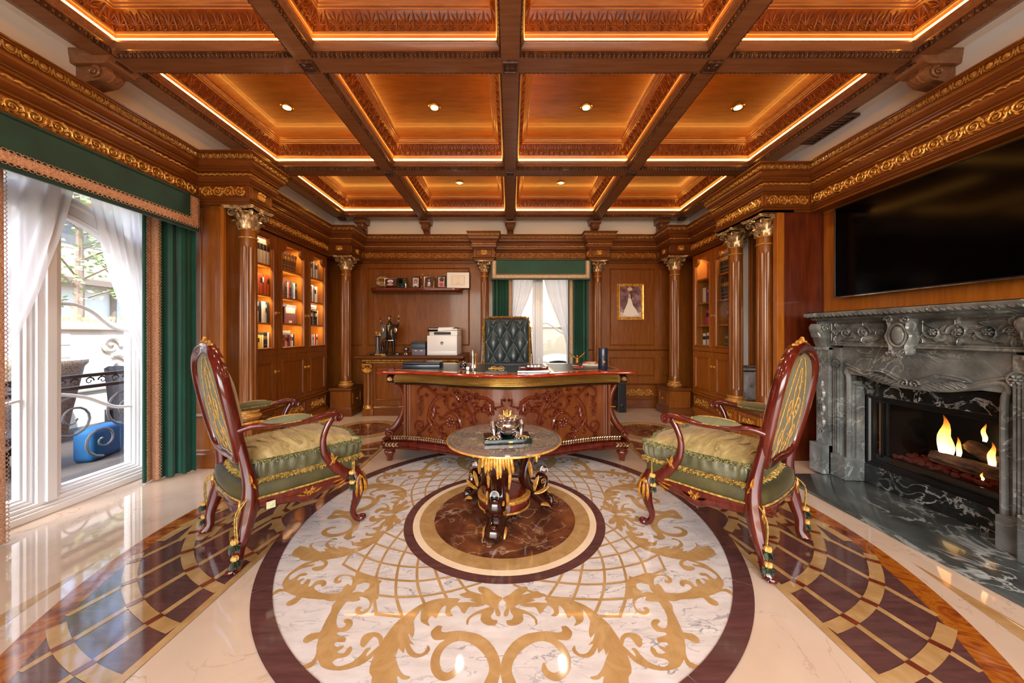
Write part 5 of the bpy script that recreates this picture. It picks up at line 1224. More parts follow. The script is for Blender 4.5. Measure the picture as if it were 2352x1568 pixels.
# carving on the front: read off the photograph, mirrored to both halves
def CP(x, y):
    u, v = 900+x/7.84, 860+y/7.84; Y = 3.05
    for _ in range(6): X = (u-1172)*Y/800; Y = dy(X, 3.25)
    return (X, CH-(v-766)*Y/800)
PXM = 3.1/800/7.84
ST = [([(890, 365), (800, 420), (730, 520), (680, 640), (660, 760), (700, 870), (770, 960), (850, 1050), (910, 1110)], 26), ([(740, 800), (790, 880), (860, 920), (930, 890), (1000, 870)], 20),
      ([(880, 370), (790, 350), (720, 280), (640, 222), (560, 215), (490, 260), (472, 330), (500, 385), (560, 380)], 22), ([(650, 760), (660, 860), (600, 960), (520, 1020), (440, 980), (425, 890), (470, 830), (550, 850), (570, 920), (520, 960), (490, 910)], 18),
      ([(460, 1050), (520, 1060), (510, 1100), (470, 1090)], 16), ([(700, 960), (660, 1010), (690, 1050), (730, 1030)], 16), ([(930, 360), (1000, 380), (985, 480), (1020, 590), (1090, 640), (1155, 600), (1150, 520), (1095, 510), (1090, 560)], 20),
      ([(1040, 360), (1130, 375), (1210, 440), (1310, 510), (1390, 610), (1430, 720), (1450, 900)], 24), ([(1550, 410), (1690, 420), (1790, 490), (1820, 590), (1770, 680), (1690, 660), (1640, 590), (1680, 540), (1730, 570)], 26),
      ([(1250, 930), (1200, 780), (1120, 690), (1020, 680), (950, 740), (930, 800)], 26), ([(1400, 680), (1330, 620), (1250, 600)], 18), ([(1230, 670), (1240, 730), (1290, 760), (1310, 720)], 16),
      ([(1500, 900), (1470, 760), (1500, 680), (1590, 650)], 26), ([(1830, 580), (1880, 590), (1940, 575), (2000, 560)], 16), ([(900, 1110), (960, 1090), (980, 1060)], 22), ([(1980, 540), (1975, 450)], 18)]
LF = [(780, 300, 1.6, 60), (960, 300, 1.4, 70), (600, 370, .3, 60), (770, 560, -1.2, 110), (760, 660, -1.3, 110), (700, 800, -1.9, 90), (830, 980, -.3, 90), (870, 930, -1.1, 60), (1350, 360, 1.2, 80), (1480, 400, 1.0, 80), (1540, 420, .2, 70),
      (1430, 560, .6, 110), (1480, 640, .9, 100), (1590, 640, .3, 70), (1260, 600, 2.2, 70), (1700, 470, -1.0, 130), (1770, 560, -1.5, 130), (1780, 650, -2.3, 80), (1160, 470, .4, 80), (1160, 690, 1.3, 80), (900, 800, 2.6, 60), (1130, 860, -.2, 80), (1190, 930, -1.4, 70),
      (840, 1080, -.4, 110), (880, 1120, -.1, 110), (940, 1120, .4, 80), (1430, 760, -1.8, 90), (1480, 780, -1.4, 90), (990, 520, 2.6, 60), (980, 430, 2.9, 60)]
FLW = [(1130, 310, 62), (1195, 320, 50), (1290, 385, 55), (1390, 420, 70), (1500, 400, 50), (1050, 850, 95), (1110, 530, 34), (1350, 470, 40), (2110, 455, 30)]
rr_ = random.Random(4); cav = MB()
for pts, w in ST:
    q = [CP(*p) for p in pts]; b = bez([(a, c, .010) for a, c in q], 5); n = len(b); cav.tube([(p.x, p.y, .008) for p in b], [(.022*(1-.3*i/n), w*PXM*1.35*(1-.5*i/n)) for i in range(n)], 6, up=(0, 0, 1))
    e = b[-1]; cav.ell((e.x, e.y, .01), (w*PXM, w*PXM, .016), 6, 4)
for x, y, a, L in LF: c = CP(x, y); o_leaf(cav, c[0], c[1], a, L*PXM*1.4, L*PXM*.75, .022, rr_.uniform(-.8, .8), 4); o_leaf(cav, c[0], c[1], a+.6, L*PXM*1.1, L*PXM*.5, .02, .5, 3); o_leaf(cav, c[0], c[1], a-.6, L*PXM*1.1, L*PXM*.5, .02, -.5, 3)
for x, y, r in FLW: c = CP(x, y); o_flower(cav, c[0], c[1], r*PXM*1.1, .030, 7); o_flower(cav, c[0], c[1], r*PXM*.6, .046, 6)
drop = MB()
for k in range(46):
    f = k/46; wd = 60*sin(PI*min(1, .15+f*.8)); c = CP(520+rr_.uniform(-wd, wd), 410+f*330); drop.ell((c[0], c[1], .012), (.008, .008, .012), 5, 4)
for sg in (1, -1):
    for nm, src in (('carved_scrollwork', cav), ('carved_grape_drop', drop)): g = MB(); g.add(src, lambda s, t, h: ((s if sg > 0 else 2*DX-s), dy(s, 3.25)-h, t)); g.build(nm, 'carve_dark', desk, ang=60)
# boxes standing under the desk
t = thing('cardboard_box', 'white box on the floor under the desk, right of the middle', 'box', (.13, 3.42, 0)); MB().box(-.12, .12, 0, .2, .001, .19).build('carton', 'white', t, smooth=False, bev=.004)
t = thing('computer_case', 'grey computer case standing under the desk, left of the middle', 'computer', (-.22, 3.50, 0)); MB().box(-.16, .16, 0, .38, .001, .19).build('case', simple('pc_grey', '5c6264', .4), t, smooth=False, bev=.004)
MB().box(-.15, .15, -.003, 0, .02, .17).build('front_grille', 'dark', t, smooth=False)
t = thing('speaker_box', 'black box speaker on the floor beside the desk by the rear wall', 'speaker', (1.66, 5.28, 0)); MB().box(-.06, .06, -.12, .1, .001, .46).build('cabinet', 'black', t, smooth=False, bev=.006); m = MB(); m.lathe([(.03, 0), (.012, .008), (.004, .01)], n=16); g = MB(); g.add(m, lambda a, b, c: (a, -.121-c, .1+b)); g.build('cone', 'dark', t)
DT = .8312
# ================================================================ THINGS ON THE DESK
def at(u, Y): return (u-1172)*Y/800
t = thing('leather_case', 'navy leather box with brass clasp at the left end of the desk', 'box', (at(972, 3.50), 3.52, DT), .04)
MB().box(-.18, .18, -.12, .12, .001, .036).build('body', 'navy', t, bev=.006); MB().box(-.182, .182, -.122, .122, .038, .058).build('lid', 'navy', t, bev=.012, seg=3)
m = MB(); m.ell((0, 0, .060), (.022, .012, .004), 10, 4); m.build('clasp', 'brass', t)
t = thing('inkwell', 'small silver and crystal inkwell left of the rocket model', 'inkwell', (at(1063, 3.3), 3.34, DT))
m = MB(); m.lathe([(.022, .0005), (.034, .006), (.036, .03), (.028, .04)], n=18); m.build('body', 'black_gloss', t); m = MB(); m.lathe([(.027, .04), (.03, .044), (.03, .058), (.02, .068), (.006, .072), (.006, .078)], n=18); m.build('lid', 'silver', t)
m = MB(); m.lathe([(.037, .008), (.039, .012), (.037, .016)], n=18); m.build('rim', 'silver', t)
t = thing('glass_block', 'small clear crystal cube between inkwell and rocket model', 'paperweight', (at(1074, 3.22), 3.23, DT)); MB().box(-.016, .016, -.016, .016, .0005, .034).build('cube', 'silver', t, bev=.004)
t = thing('rocket_model', 'silver rocket model with red launch tower standing on the desk', 'model', (at(1086, 3.2), 3.24, DT))
m = MB(); m.lathe([(.034, .0005), (.036, .006), (.036, .012), (.02, .02)], n=18); m.build('base', 'silver', t)
m = MB(); m.lathe([(.016, .02), (.011, .05), (.012, .12), (.012, .15), (.008, .18), (.001, .21)], (-.004, 0, 0), n=14); m.build('rocket', 'chrome', t)
for k in range(3): a = k*2.1; MB().quad((-.004, 0, .02), (-.004+.028*cos(a), .028*sin(a), .02), (-.004+.02*cos(a), .02*sin(a), .045), (-.004, 0, .07)).build('fin', 'silver', t, smooth=False)
m = MB()
for z in range(9): m.tube([(.022, -.008, .02+z*.015), (.038, .008, .035+z*.015)], .0015, 4); m.tube([(.038, -.008, .02+z*.015), (.022, .008, .035+z*.015)], .0015, 4)
for (a, b) in ((.022, -.008), (.038, -.008), (.022, .008), (.038, .008)): m.tube([(a, b, .018), (a, b, .155)], .0018, 4)
m.build('tower', 'brass', t)
t = thing('note_pad', 'thin grey pad at the front of the desk under the gold glasses', 'pad', (at(1139, 3.0), 3.07, DT)); MB().box(-.095, .095, -.04, .05, .0005, .010).build('pad', 'navy_box', t, bev=.002)
t = thing('spectacles', 'gold-rimmed folded spectacles lying on the grey pad', 'glasses', (at(1143, 3.1), 3.08, DT+.0105))
m = MB()
for sg in (-1, 1): m.tube([(sg*.034+.025*cos(a), -.02, .022+.020*sin(a)) for a in [2*PI*k/16 for k in range(16)]], .002, 5, closed=True)
m.tube([(-.01, -.02, .028), (0, -.021, .032), (.01, -.02, .028)], .0018, 5)
for sg in (-1, 1): m.tube([(sg*.06, -.02, .03), (sg*.05, .0, .03), (-sg*.05, .008+.004*sg, .028)], .002, 5)
m.build('rims', 'gold', t)
t = thing('gold_pen', 'gold ballpoint pen lying behind the spectacles', 'pen', (at(1140, 3.35), 3.30, DT+.006)); m = MB(); m.tube([(-.075, 0, 0), (-.07, 0, 0), (.05, 0, 0), (.075, 0, 0)], [.003, .0055, .0055, .001], 8); m.build('barrel', 'gold', t); MB().box(-.07, -.03, -.0015, .0015, .005, .0075).build('clip', 'brass', t)
t = thing('laptop', 'closed black laptop at the rear of the desk before the chair', 'laptop', (at(1176, 3.8), 3.78, DT)); MB().box(-.19, .19, -.12, .12, .0005, .012).build('base', 'dark', t, bev=.003); MB().box(-.19, .19, -.12, .12, .013, .022).build('lid', 'black', t, bev=.003)
t = thing('display_base', 'long silver display base under the model ship', 'stand', (at(1226, 3.0), 3.03, DT)); MB().box(-.14, .14, -.03, .03, .0005, .018).build('slab', 'silver', t, bev=.003)
t = thing('model_ship', 'wooden model ship with masts on a silver base', 'model', (at(1226, 3.0), 3.03, DT+.0185))
m = MB(); m.grid([[(x, y*(1-abs(x/.13)**2.4), z+.008*(x/.13)**2) for (y, z) in ((-.016, .028), (-.013, .012), (0, .0), (.013, .012), (.016, .028))] for x in [-.128+.256*i/14 for i in range(15)]]); m.build('hull', 'mahog', t)
MB().box(-.11, .11, -.011, .011, .024, .030).build('deck', 'silver', t)
for (x, h) in ((-.02, .125), (.045, .085)):
    m = MB(); m.tube([(x, 0, .02), (x, 0, .02+h)], .0035, 6); ms = m.build('mast', 'silver', t); MB().tube([(x-.03, 0, .05), (x+.03, 0, .05)], .002, 5).build('yard', 'silver', ms)
for k in range(4): MB().box(-.055+.03*k, -.035+.03*k, -.006, .006, .03, .044).build('deckhouse', 'silver', t, bev=.001)
t = thing('eagle_figure', 'gilt bronze eagle with raised wings on the right of the desk', 'figurine', (at(1327, 3.55), 3.58, DT))
MB().box(-.05, .04, -.02, .025, .0005, .016).build('base', 'carve_dark', t, bev=.003)
m = MB(); m.ell((0, 0, .055), (.020, .018, .045), 10, 8); m.ell((.0, -.008, .105), (.012, .013, .014), 8, 6); m.tube([(0, -.016, .104), (0, -.028, .098)], [.005, .001], 5); m.build('body', 'gold_dark', t)
for sg in (-1, 1):
    m = MB()
    for k in range(7): m.tube([(sg*.012, 0, .085), (sg*(.04+.004*k), .004, .105+.004*k), (sg*(.055+.004*k), .006, .09+.010*k)], [.007, .006, .002], 5)
    m.build('wing', 'gold_dark', t)
for k, (lab, dx, dyy) in enumerate((('nearer', .0, -.16), ('farther', .05, -.05))):
    t = thing('red_stapler', 'small red lacquer case on the desk, the %s of two' % lab, 'box', (at(1325, 3.4)+dx, 3.46+dyy+.05, DT), .2, 'red cases'); m = MB(); m.ell((0, 0, .010), (.052, .022, .0095), 14, 6); m.build('shell', simple('red_lacquer%d' % k, '8a1420', .15, coat=.6), t); MB().box(-.05, .05, -.0225, .0225, .008, .011).build('rim', 'silver', t)
t = thing('paper_stack', 'orange covered booklets piled near the right end of the desk', 'booklets', (at(1362, 3.7), 3.74, DT), -.25)
for k, c in enumerate(('white', 'gold_wood', 'desk_top')): MB().box(-.10+.004*k, .10, -.07, .075, .001+.014*k, .013+.014*k).build('booklet', c, t, bev=.001)
t = thing('cylinder_case', 'tall dark blue leather cylinder with gold emblem at the right of the desk', 'cylinder', (at(1386, 3.28), 3.30, DT))
m = MB(); m.lathe([(.042, .0005), (.044, .004), (.044, .125)], n=28); m.build('body', 'navy', t); m = MB(); m.lathe([(.044, .128), (.044, .195), (.041, .203), (.0, .205)], n=28); m.build('lid', 'navy', t)
m = MB(); q = MB(); q.tube([(.011*cos(a), .011*sin(a), .0) for a in [2*PI*k/16 for k in range(16)]], .0014, 4, closed=True); q.ell((0, .002, 0), (.005, .006, .001), 6, 4); q.tube([(-.007, 0, 0), (0, .004, 0), (.007, 0, 0)], .001, 4)
m.add(q, lambda a, b, h: (a, -math.sqrt(.0444**2-a*a)-h, .075+b)); m.build('emblem', 'gold', t)
# ================================================================ EXECUTIVE CHAIR
ch = thing('executive_chair', 'high-backed dark teal leather swivel chair with gold fringe behind the desk', 'chair', (-.045, 4.42, 0))
W2, Z0, Z1 = .275, .50, 1.36
def tuft(x, z):
    a = x/.17+(z-.895)/.33; b = x/.17-(z-.895)/.33; h = abs(sin(PI*a))*abs(sin(PI*b))
    e = min(1, (W2-abs(x))/.05)*min(1, (Z1-z)/.05); e = max(0, e)
    return .012+.045*max(0, h)**.42*(e**.5)
m = MB(); N1, N2 = 66, 90
def bk(x, z, h): return (x, -.05+.10*(z-.5)+.05*(x/W2)**2*0-h, z)
m.grid([[bk(-W2+2*W2*i/N1, Z0+(Z1-Z0)*j/N2, tuft(-W2+2*W2*i/N1, Z0+(Z1-Z0)*j/N2)) for i in range(N1+1)] for j in range(N2+1)]); m.build('backrest', 'leather', ch, ang=80)
m = MB(); m.loop(rect(-W2, W2, Z0, Z1), [(0, .012), (-.012, .004), (-.014, -.03), (-.006, -.06), (.1, -.07), (.27, -.07)], bk); m.build('back_shell', 'carve_dark', ch)
bt = MB(); bt.ell((0, 0, 0), (.009, .006, .009), 8, 5); btm = bt.mesh('button', 'leather')
for a in range(-8, 9):
    for b in range(-8, 9):
        x = .17*(a+b)/2; z = .895+.165*(a-b)
        if abs(x) < W2-.03 and Z0+.05 < z < Z1-.06 : o = inst(btm, 'button', ch); o.location = bk(x, z, tuft(x, z)+.002)
def fringe_mb(path, out, L=.022, n=200, w=.003, seed=1, spread=.5, up=None):
    """tufts of cut thread standing off a path; out(i)->direction"""
    r = random.Random(seed); m = MB(); P = [Vector(p) for p in path]; cum = [0]
    for a, b in zip(P, P[1:]): cum.append(cum[-1]+(b-a).length)
    T = cum[-1]; j = 0
    for i in range(n):
        s = T*i/n
        while j < len(P)-2 and cum[j+1] < s: j += 1
        t = (s-cum[j])/max(1e-6, cum[j+1]-cum[j]); p = P[j].lerp(P[j+1], t); tg = (P[j+1]-P[j]).normalized(); o = out(s/T, p) if callable(out) else Vector(out)
        for q in range(2):
            d = (o+tg*r.uniform(-spread, spread)+Vector((r.uniform(-spread, spread), r.uniform(-spread, spread), r.uniform(-spread, spread)))*.8).normalized(); s1 = d.orthogonal().normalized()*w; s2 = d.cross(s1)
            l = L*r.uniform(.7, 1.15); e = p+d*l; k = len(m.v); dr = Vector((0, 0, -.25*l))
            m.v += [tuple(p+s1), tuple(p-s1*.5+s2), tuple(p-s1*.5-s2), tuple(e+s1*1.3+dr), tuple(e-s1+s2*1.3+dr), tuple(e-s1-s2*1.3+dr)]
            m.f += [(k, k+1, k+4, k+3), (k+1, k+2, k+5, k+4), (k+2, k, k+3, k+5), (k+3, k+4, k+5)]
    return m
Pf = [bk(x, z, .016) for (x, z) in [(-W2-.005, Z0), (-W2-.005, 1.28), (-W2+.03, 1.355), (-W2+.08, 1.37), (W2-.08, 1.37), (W2-.03, 1.355), (W2+.005, 1.28), (W2+.005, Z0)]]
fringe_mb([tuple(p) for p in bez(Pf, 4)], lambda f, p: Vector((p.x*.8, -.25, (p.z-1.0)*1.6)).normalized(), .028, 330, .004, 2).build('fringe', 'fringe', ch, smooth=False)
for sg in (-1, 1):
    m = MB(); c = bez([(sg*.30, -.02, .45), (sg*.315, .0, .7), (sg*.305, .02, .95), (sg*.30, .03, 1.12), (sg*.297, .035, 1.2)], 4); m.tube(c, lerpn([.022, .02, .018, .016, .014], 4), 8); m.build('post', 'carve_dark', ch)
    m = MB(); m.ell((sg*.297, .03, 1.235), (.018, .018, .03), 8, 6); m.lathe([(.016, 1.19), (.024, 1.2), (.02, 1.21)], (sg*.297, .03, 0), n=12); m.ell((sg*.30, .03, 1.10), (.022, .022, .016), 8, 5); m.build('finial', 'gold', ch)
    m = MB(); m.tube(bez([(sg*.31, -.02, .72), (sg*.33, -.2, .70), (sg*.33, -.36, .67), (sg*.32, -.4, .60), (sg*.3, -.34, .50)], 4), .024, 8); m.build('arm', 'carve_dark', ch)
m = MB(); m.box(-.27, .27, -.45, .02, .42, .52); m.build('seat', 'leather', ch, bev=.035, seg=3)
m = MB(); m.lathe([(.03, .08), (.03, .3), (.05, .32), (.12, .40), (.12, .42)], (0, -.2, 0), n=18); m.build('column', 'carve_dark', ch)
for k in range(5):
    a = 2*PI*k/5+.3; m = MB(); m.tube([(0, -.2, .11), (.16*cos(a), -.2+.16*sin(a), .10), (.30*cos(a), -.2+.30*sin(a), .06)], [.026, .022, .018], 8); l = m.build('foot', 'carve_dark', ch); m = MB(); m.ell((.31*cos(a), -.2+.31*sin(a), .025), .024, 10, 6); m.build('castor', 'dark', l)
# ================================================================ CONSOLE BY THE REAR WALL
co = thing('console', 'wooden console cabinet with gilded edge against the rear wall, left of the desk', 'cabinet', (0, 0, 0))
MB().box(-2.10, -.70, 4.99, 5.46, .14, .78).build('body', 'panel', co, smooth=False)
P = [(-2.18, 4.87), (-.66, 4.87), (-.66, 5.45), (-2.18, 5.45)]
m = MB(); m.loop(P, [(.12, .745), (.10, .752), (.09, .765), (.07, .775), (.06, .80), (.02, .812), (.01, .825), (-.0, .832), (-.0, .85), (.006, .855), (.02, .857)], cf); k = len(m.v); m.v += [(p[0], p[1], .857) for p in P]; m.f.append((k, k+1, k+2, k+3)); m.build('top', 'panel_x', co, ang=30)
fc = F_back(4.87+.055); g = MB(); eggs(g, fc, -2.10, -.73, .777, .806, .3, .95); g.build('gilded_edge', 'gold', co)
g = MB(); rope(g, F_back(4.96), -2.06, -.78, .758, .011); g.build('gilded_rope', 'gold', co)
for x in (-2.02, -.80):
    m = MB(); m.box(x-.075, x+.075, 4.93, 5.06, 0, .10); m.build('plinth_block', 'panel', co, bev=.004)
    m = MB(); m.box(x-.06, x+.06, 4.955, 5.05, .10, .745); m.build('pilaster', 'panel', co, smooth=False)
    s = shaft_mb(.034, .46, 8); o = s.build('half_column', 'column', co, ang=50); o.location = (x, 4.955, .155)
    m = MB(); m.lathe([(.044, 0), (.046, .01), (.038, .02), (.036, .04), (.042, .045), (.04, .052)], n=20); o = m.build('column_foot', 'gold', co); o.location = (x, 4.955, .103)
    q = MB()
    for k in range(5): o_leaf(q, 0, .0, PI/2+(k-2)*.5, .09, .04, .02, 0, 3)
    for sg in (-1, 1): o_scroll(q, sg*.045, .09, .02, 1.2, sg, -PI/2, .007, .02, 12, .2, 5)
    q.box(-.06, .06, .108, .122, 0, .05); g = MB(); g.add(q, lambda s, t, h: (x+s, 4.925-h, .62+t)) ; g.build('capital', 'gold', co)
for (a, b) in ((-1.93, -1.42), (-1.38, -.88)): g = MB(); pmold(g, F_back(4.99), a, b, .22, .70, .02, .01); g.build('panel_moulding', 'panel', co, ang=25)
m = MB(); m.loop([(-.70, 4.99), (-2.10, 4.99)], [(.03, 0), (.03, .11), (.02, .12), (.01, .135), (0, .14)], cf, closed=False); m.build('plinth', 'panel_x', co, ang=25)
CT = .8575
# printer
pr = thing('printer', 'white laser printer with paper tray slot on the console', 'printer', (at(1021, 5.13), 5.16, CT), -.02)
MB().box(-.215, .215, -.20, .20, .002, .285).build('body', 'white', pr, bev=.012, seg=3)
MB().box(-.20, .20, -.204, -.19, .07, .262).build('front_door', 'white', pr, bev=.006)
MB().box(-.20, .20, -.203, -.19, .010, .064).build('paper_tray', 'white', pr, bev=.005)
MB().box(-.165, -.075, -.206, -.2, .025, .042).build('tray_grip', 'grey_wall', pr, bev=.002)
MB().box(-.19, .215, -.17, .20, .285, .36).build('scanner_body', 'white', pr, bev=.01)
MB().box(-.12, .12, -.178, -.165, .298, .335).build('output_slot', 'dark', pr, smooth=False)
MB().box(-.20, .215, -.185, .19, .362, .385).build('lid', 'white', pr, bev=.008)
MB().box(-.10, .19, -.12, .17, .386, .402).build('document_feeder', 'dark', pr, bev=.006); 
m = MB(); m.quad((-.205, -.205, .345), (-.06, -.205, .345), (-.06, -.17, .395), (-.205, -.17, .395)); m.quad((-.205, -.205, .345), (-.06, -.205, .345), (-.06, -.16, .345), (-.205, -.16, .345)); m.build('control_panel', 'black_gloss', pr, smooth=False)
m = MB(); m.quad((-.06, -.205, .346), (.12, -.19, .36), (.16, -.12, .405), (-.06, -.17, .40)); m.build('feeder_flap', 'white', pr, smooth=False)
m = MB(); m.lathe([(.0225, 0), (.0225, .002), (.0, .0022)], n=24); g = MB(); g.add(m, lambda a, b, c: (a, -.2042-c, .178+b)); lg = g.build('badge', 'dark', pr)
tc = bpy.data.curves.new('letters', 'FONT'); tc.body = 'hp'; tc.size = .034; tc.align_x = 'CENTER'; tc.align_y = 'CENTER'; tc.shear = .3; tc.extrude = .0002; o = letters('badge_letters', tc, M['white']); o.parent = lg; o.location = (0, -.2068, .177); o.rotation_euler = (PI/2, 0, 0)
t = thing('storage_box', 'dark blue lidded box on the console left of the printer', 'box', (at(963, 5.15), 5.15, CT+.092), .1); MB().box(-.10, .10, -.10, .10, .001, .07).build('base', 'navy_box', t, bev=.003); MB().box(-.104, .104, -.104, .104, .07, .10).build('lid', 'dark', t, bev=.004)
t = thing('storage_box', 'grey lavender box under the dark blue one on the console', 'box', (at(965, 5.15), 5.15, CT), .04); MB().box(-.095, .095, -.10, .10, .001, .088).build('base', simple('lav', '6c6474', .5), t, bev=.003)
for k in (-1, 1): MB().box(k*.04-.014, k*.04+.014, -.103, -.1, .06, .07).build('label_plate', 'white', t, smooth=False)
t = thing('snow_globe', 'small glass globe on a silver foot, on the console', 'globe', (at(933, 5.1), 5.1, CT)); m = MB(); m.lathe([(.042, .0005), (.045, .01), (.032, .03), (.036, .04), (.028, .05)], n=20); m.build('foot', 'silver', t); m = MB(); m.ell((0, 0, .085), .042, 18, 12); m.build('globe', 'silver', t)
t = thing('table_card', 'tiny white card lying at the front edge of the console', 'card', (at(883, 4.95), 4.93, CT)); MB().box(-.03, .03, -.012, .012, .0005, .004).build('card', 'white', t, smooth=False)
# bronze figure of a laughing man holding open his coat, with dog and column
st = thing('statuette', 'dark bronze figure of a man opening his coat, on a green marble base', 'statuette', (at(893, 5.13), 5.16, CT))
MB().box(-.26, .16, -.09, .09, .001, .022).build('base', 'green_marble', st, bev=.003)
MB().box(-.18, -.03, -.096, -.09, .004, .018).build('name_plate', 'gold', st, smooth=False)
def skin(name, V, E, R, mat, parent, sub=2):
    me = bpy.data.meshes.new(name); me.from_pydata(V, E, []); me.materials.append(M[mat]); o = bpy.data.objects.new(name, me); col.objects.link(o); o.parent = parent
    md = o.modifiers.new('skin', 'SKIN'); md.use_smooth_shade = True
    for i, r in enumerate(R): me.skin_vertices[0].data[i].radius = (r, r) if not isinstance(r, tuple) else r
    me.skin_vertices[0].data[0].use_root = True
    s = o.modifiers.new('sub', 'SUBSURF'); s.levels = sub; s.render_levels = sub; return o
H = .022
V = [(.0, 0, .27), (0, 0, .33), (0, .0, .40), (0, -.005, .455), (-.005, -.012, .49), (.04, 0, .24), (.05, .0, .14), (.055, 0, .04), (.06, -.04, .03), (-.04, 0, .24), (-.045, 0, .14), (-.05, 0, .04), (-.06, -.04, .03),
     (.065, 0, .425), (.10, -.01, .40), (.135, -.02, .47), (-.065, 0, .425), (-.10, -.01, .40), (-.125, -.02, .47)]
V = [(x+.01, y, z+H-.02) for x, y, z in V]
E = [(0, 1), (1, 2), (2, 3), (3, 4), (0, 5), (5, 6), (6, 7), (7, 8), (0, 9), (9, 10), (10, 11), (11, 12), (2, 13), (13, 14), (14, 15), (2, 16), (16, 17), (17, 18)]
R = [(.06, .045), (.055, .042), (.06, .042), .022, .02, .036, .026, .022, .015, .036, .026, .022, .015, .026, .019, .013, .026, .019, .013]
# the skin modifier needs skin data: made through a bmesh layer
def skin_obj(name, V, E, R, mat, parent, sub=2):
    me = bpy.data.meshes.new(name); bm = bmesh.new(); ly = bm.verts.layers.skin.verify(); vs_ = [bm.verts.new(v) for v in V]
    for v, r in zip(vs_, R): v[ly].radius = (r, r) if not isinstance(r, tuple) else r
    vs_[0][ly].use_root = True
    for a, b in E: bm.edges.new((vs_[a], vs_[b]))
    bm.to_mesh(me); bm.free(); me.materials.append(M[mat]); o = bpy.data.objects.new(name, me); col.objects.link(o); o.parent = parent
    md = o.modifiers.new('skin', 'SKIN'); md.use_smooth_shade = True; s = o.modifiers.new('sub', 'SUBSURF'); s.levels = sub; s.render_levels = sub; return o
M['bronze'] = simple('bronze', '2a2018', .28, .6, coat=.3); M['bronze_pale'] = simple('bronze_pale', 'a08878', .25, .8)
skin_obj('body', V, E, R, 'bronze', st)
m = MB(); m.ell((.0, -.012, .535), (.030, .034, .042), 14, 10); m.ell((0, -.046, .532), (.006, .008, .009), 6, 5)
for sg in (-1, 1): m.ell((sg*.032, -.008, .535), (.006, .009, .012), 6, 5); m.ell((sg*.012, -.040, .545), (.005, .004, .004), 6, 4)
m.tube([(-.014, -.040, .517), (0, -.045, .511), (.014, -.040, .517)], .003, 5); m.build('head', 'bronze_pale', st, ang=80)
m = MB(); m.ell((0, .008, .560), (.028, .028, .024), 12, 8); m.build('hair', 'bronze', st)
for sg in (-1, 1):                                # coat fronts held open, and raised hands
    m = MB(); m.grid([[(sg*(.045+.075*f)+.01, -.045-.01*f, .46-.02*f-.20*j/6-.02*f*j/6) for f in (0, .35, .7, 1)] for j in range(7)]); m.grid([[(sg*(.045+.075*f)+.01, -.037-.01*f, .46-.02*f-.20*j/6-.02*f*j/6) for f in (0, .35, .7, 1)] for j in range(7)]); c = m.build('coat_front', 'bronze', st, ang=70)
    m = MB(); m.ell((sg*.095+.01, -.058, .365), (.026, .004, .042), 14, 6); m.build('medallion', 'bronze_pale', c)
    x = sg*.135+.01; m = MB(); m.ell((x, -.022, .50), (.013, .009, .016), 8, 6)
    for k in range(4): m.tube([(x-.009+.006*k, -.022, .512), (x-.011+.0075*k, -.026, .528), (x-.011+.0075*k, -.032, .538-.002*abs(k-1.5))], [.0035, .003, .002], 5)
    m.tube([(x-sg*.01, -.024, .498), (x-sg*.02, -.03, .508), (x-sg*.022, -.034, .518)], [.004, .0035, .0025], 5); m.build('hand', 'bronze_pale', st)
m = MB(); m.ell((.145, -.03, .565), (.020, .014, .020), 12, 8); m.build('held_ball', 'gold_dark', st)
m = MB(); m.tube([(.068, -.03, .215), (.0, -.052, .212), (-.05, -.03, .215)], .006, 6); m.build('belt', 'silver', st)
m = MB(); m.grid([[(x, -.048-.004*(1-abs(x)/.02), z) for x in (-.022*(z-.33)/.11, 0, .022*(z-.33)/.11)] for z in (.34, .38, .44)]); m.build('shirt_front', 'gold_dark', st)
m = MB(); m.lathe([(.05, .022), (.05, .035), (.042, .04), (.034, .06), (.028, .08), (.026, .26), (.034, .27), (.036, .28)], (-.175, 0, 0), n=16); m.build('column', simple('pewter', '5c5a60', .35, .6), st); MB().box(-.235, -.115, -.05, .05, .28, .292).build('column_top', 'silver', st, bev=.002)
for k in range(2): MB().box(-.215+.045*k, -.18+.045*k, -.012, -.006, .293, .345).build('tiny_frame', 'gold_dark', st, bev=.002)
V = [(-.10, 0, .10), (-.10, -.012, .14), (-.104, -.02, .175), (-.125, -.03, .178), (-.085, -.02, .05), (-.085, -.03, .025), (-.12, -.02, .05), (-.12, -.03, .025), (-.10, .03, .06)]
skin_obj('dog', V, [(0, 1), (1, 2), (2, 3), (0, 4), (4, 5), (0, 6), (6, 7), (0, 8)], [.03, .02, .022, .010, .013, .01, .013, .01, .024], 'bronze', st)
for k in range(2): m = MB(); m.tube([(-.09-.02*k, -.015, .19), (-.082-.036*k, -.018, .168)], [.008, .009], 6); m.build('dog_ear', 'bronze', st)
# ================================================================ WALL SHELF AND ITS FRAMES
sh = thing('wall_shelf', 'dark carved wall shelf with rounded ends above the console', 'shelf', (0, 0, 0))
P = [(-2.16, 5.49), (-2.16, 5.38), (-2.12, 5.31), (-2.04, 5.27), (-.86, 5.27), (-.78, 5.31), (-.74, 5.38), (-.74, 5.49)]
m = MB(); m.loop(P, [(.05, 1.80), (.03, 1.805), (.014, 1.815), (.008, 1.83), (.002, 1.835), (0, 1.86), (.006, 1.866), (.01, 1.866)], cf); m.v += [(p[0], p[1], 1.866) for p in P]+[(p[0], p[1]+.03 if p[1] < 5.4 else p[1], 1.80) for p in P]; k = len(m.v); m.f += [tuple(range(k-16, k-8)), tuple(range(k-1, k-9, -1))]; m.build('board', 'carve_dark', sh, ang=30)
g = MB(); eggs(g, F_back(5.272), -2.03, -.87, 1.838, 1.862, .2, 1.1); g.build('carved_edge', 'carve_dark', sh)
ST_ = 1.8665
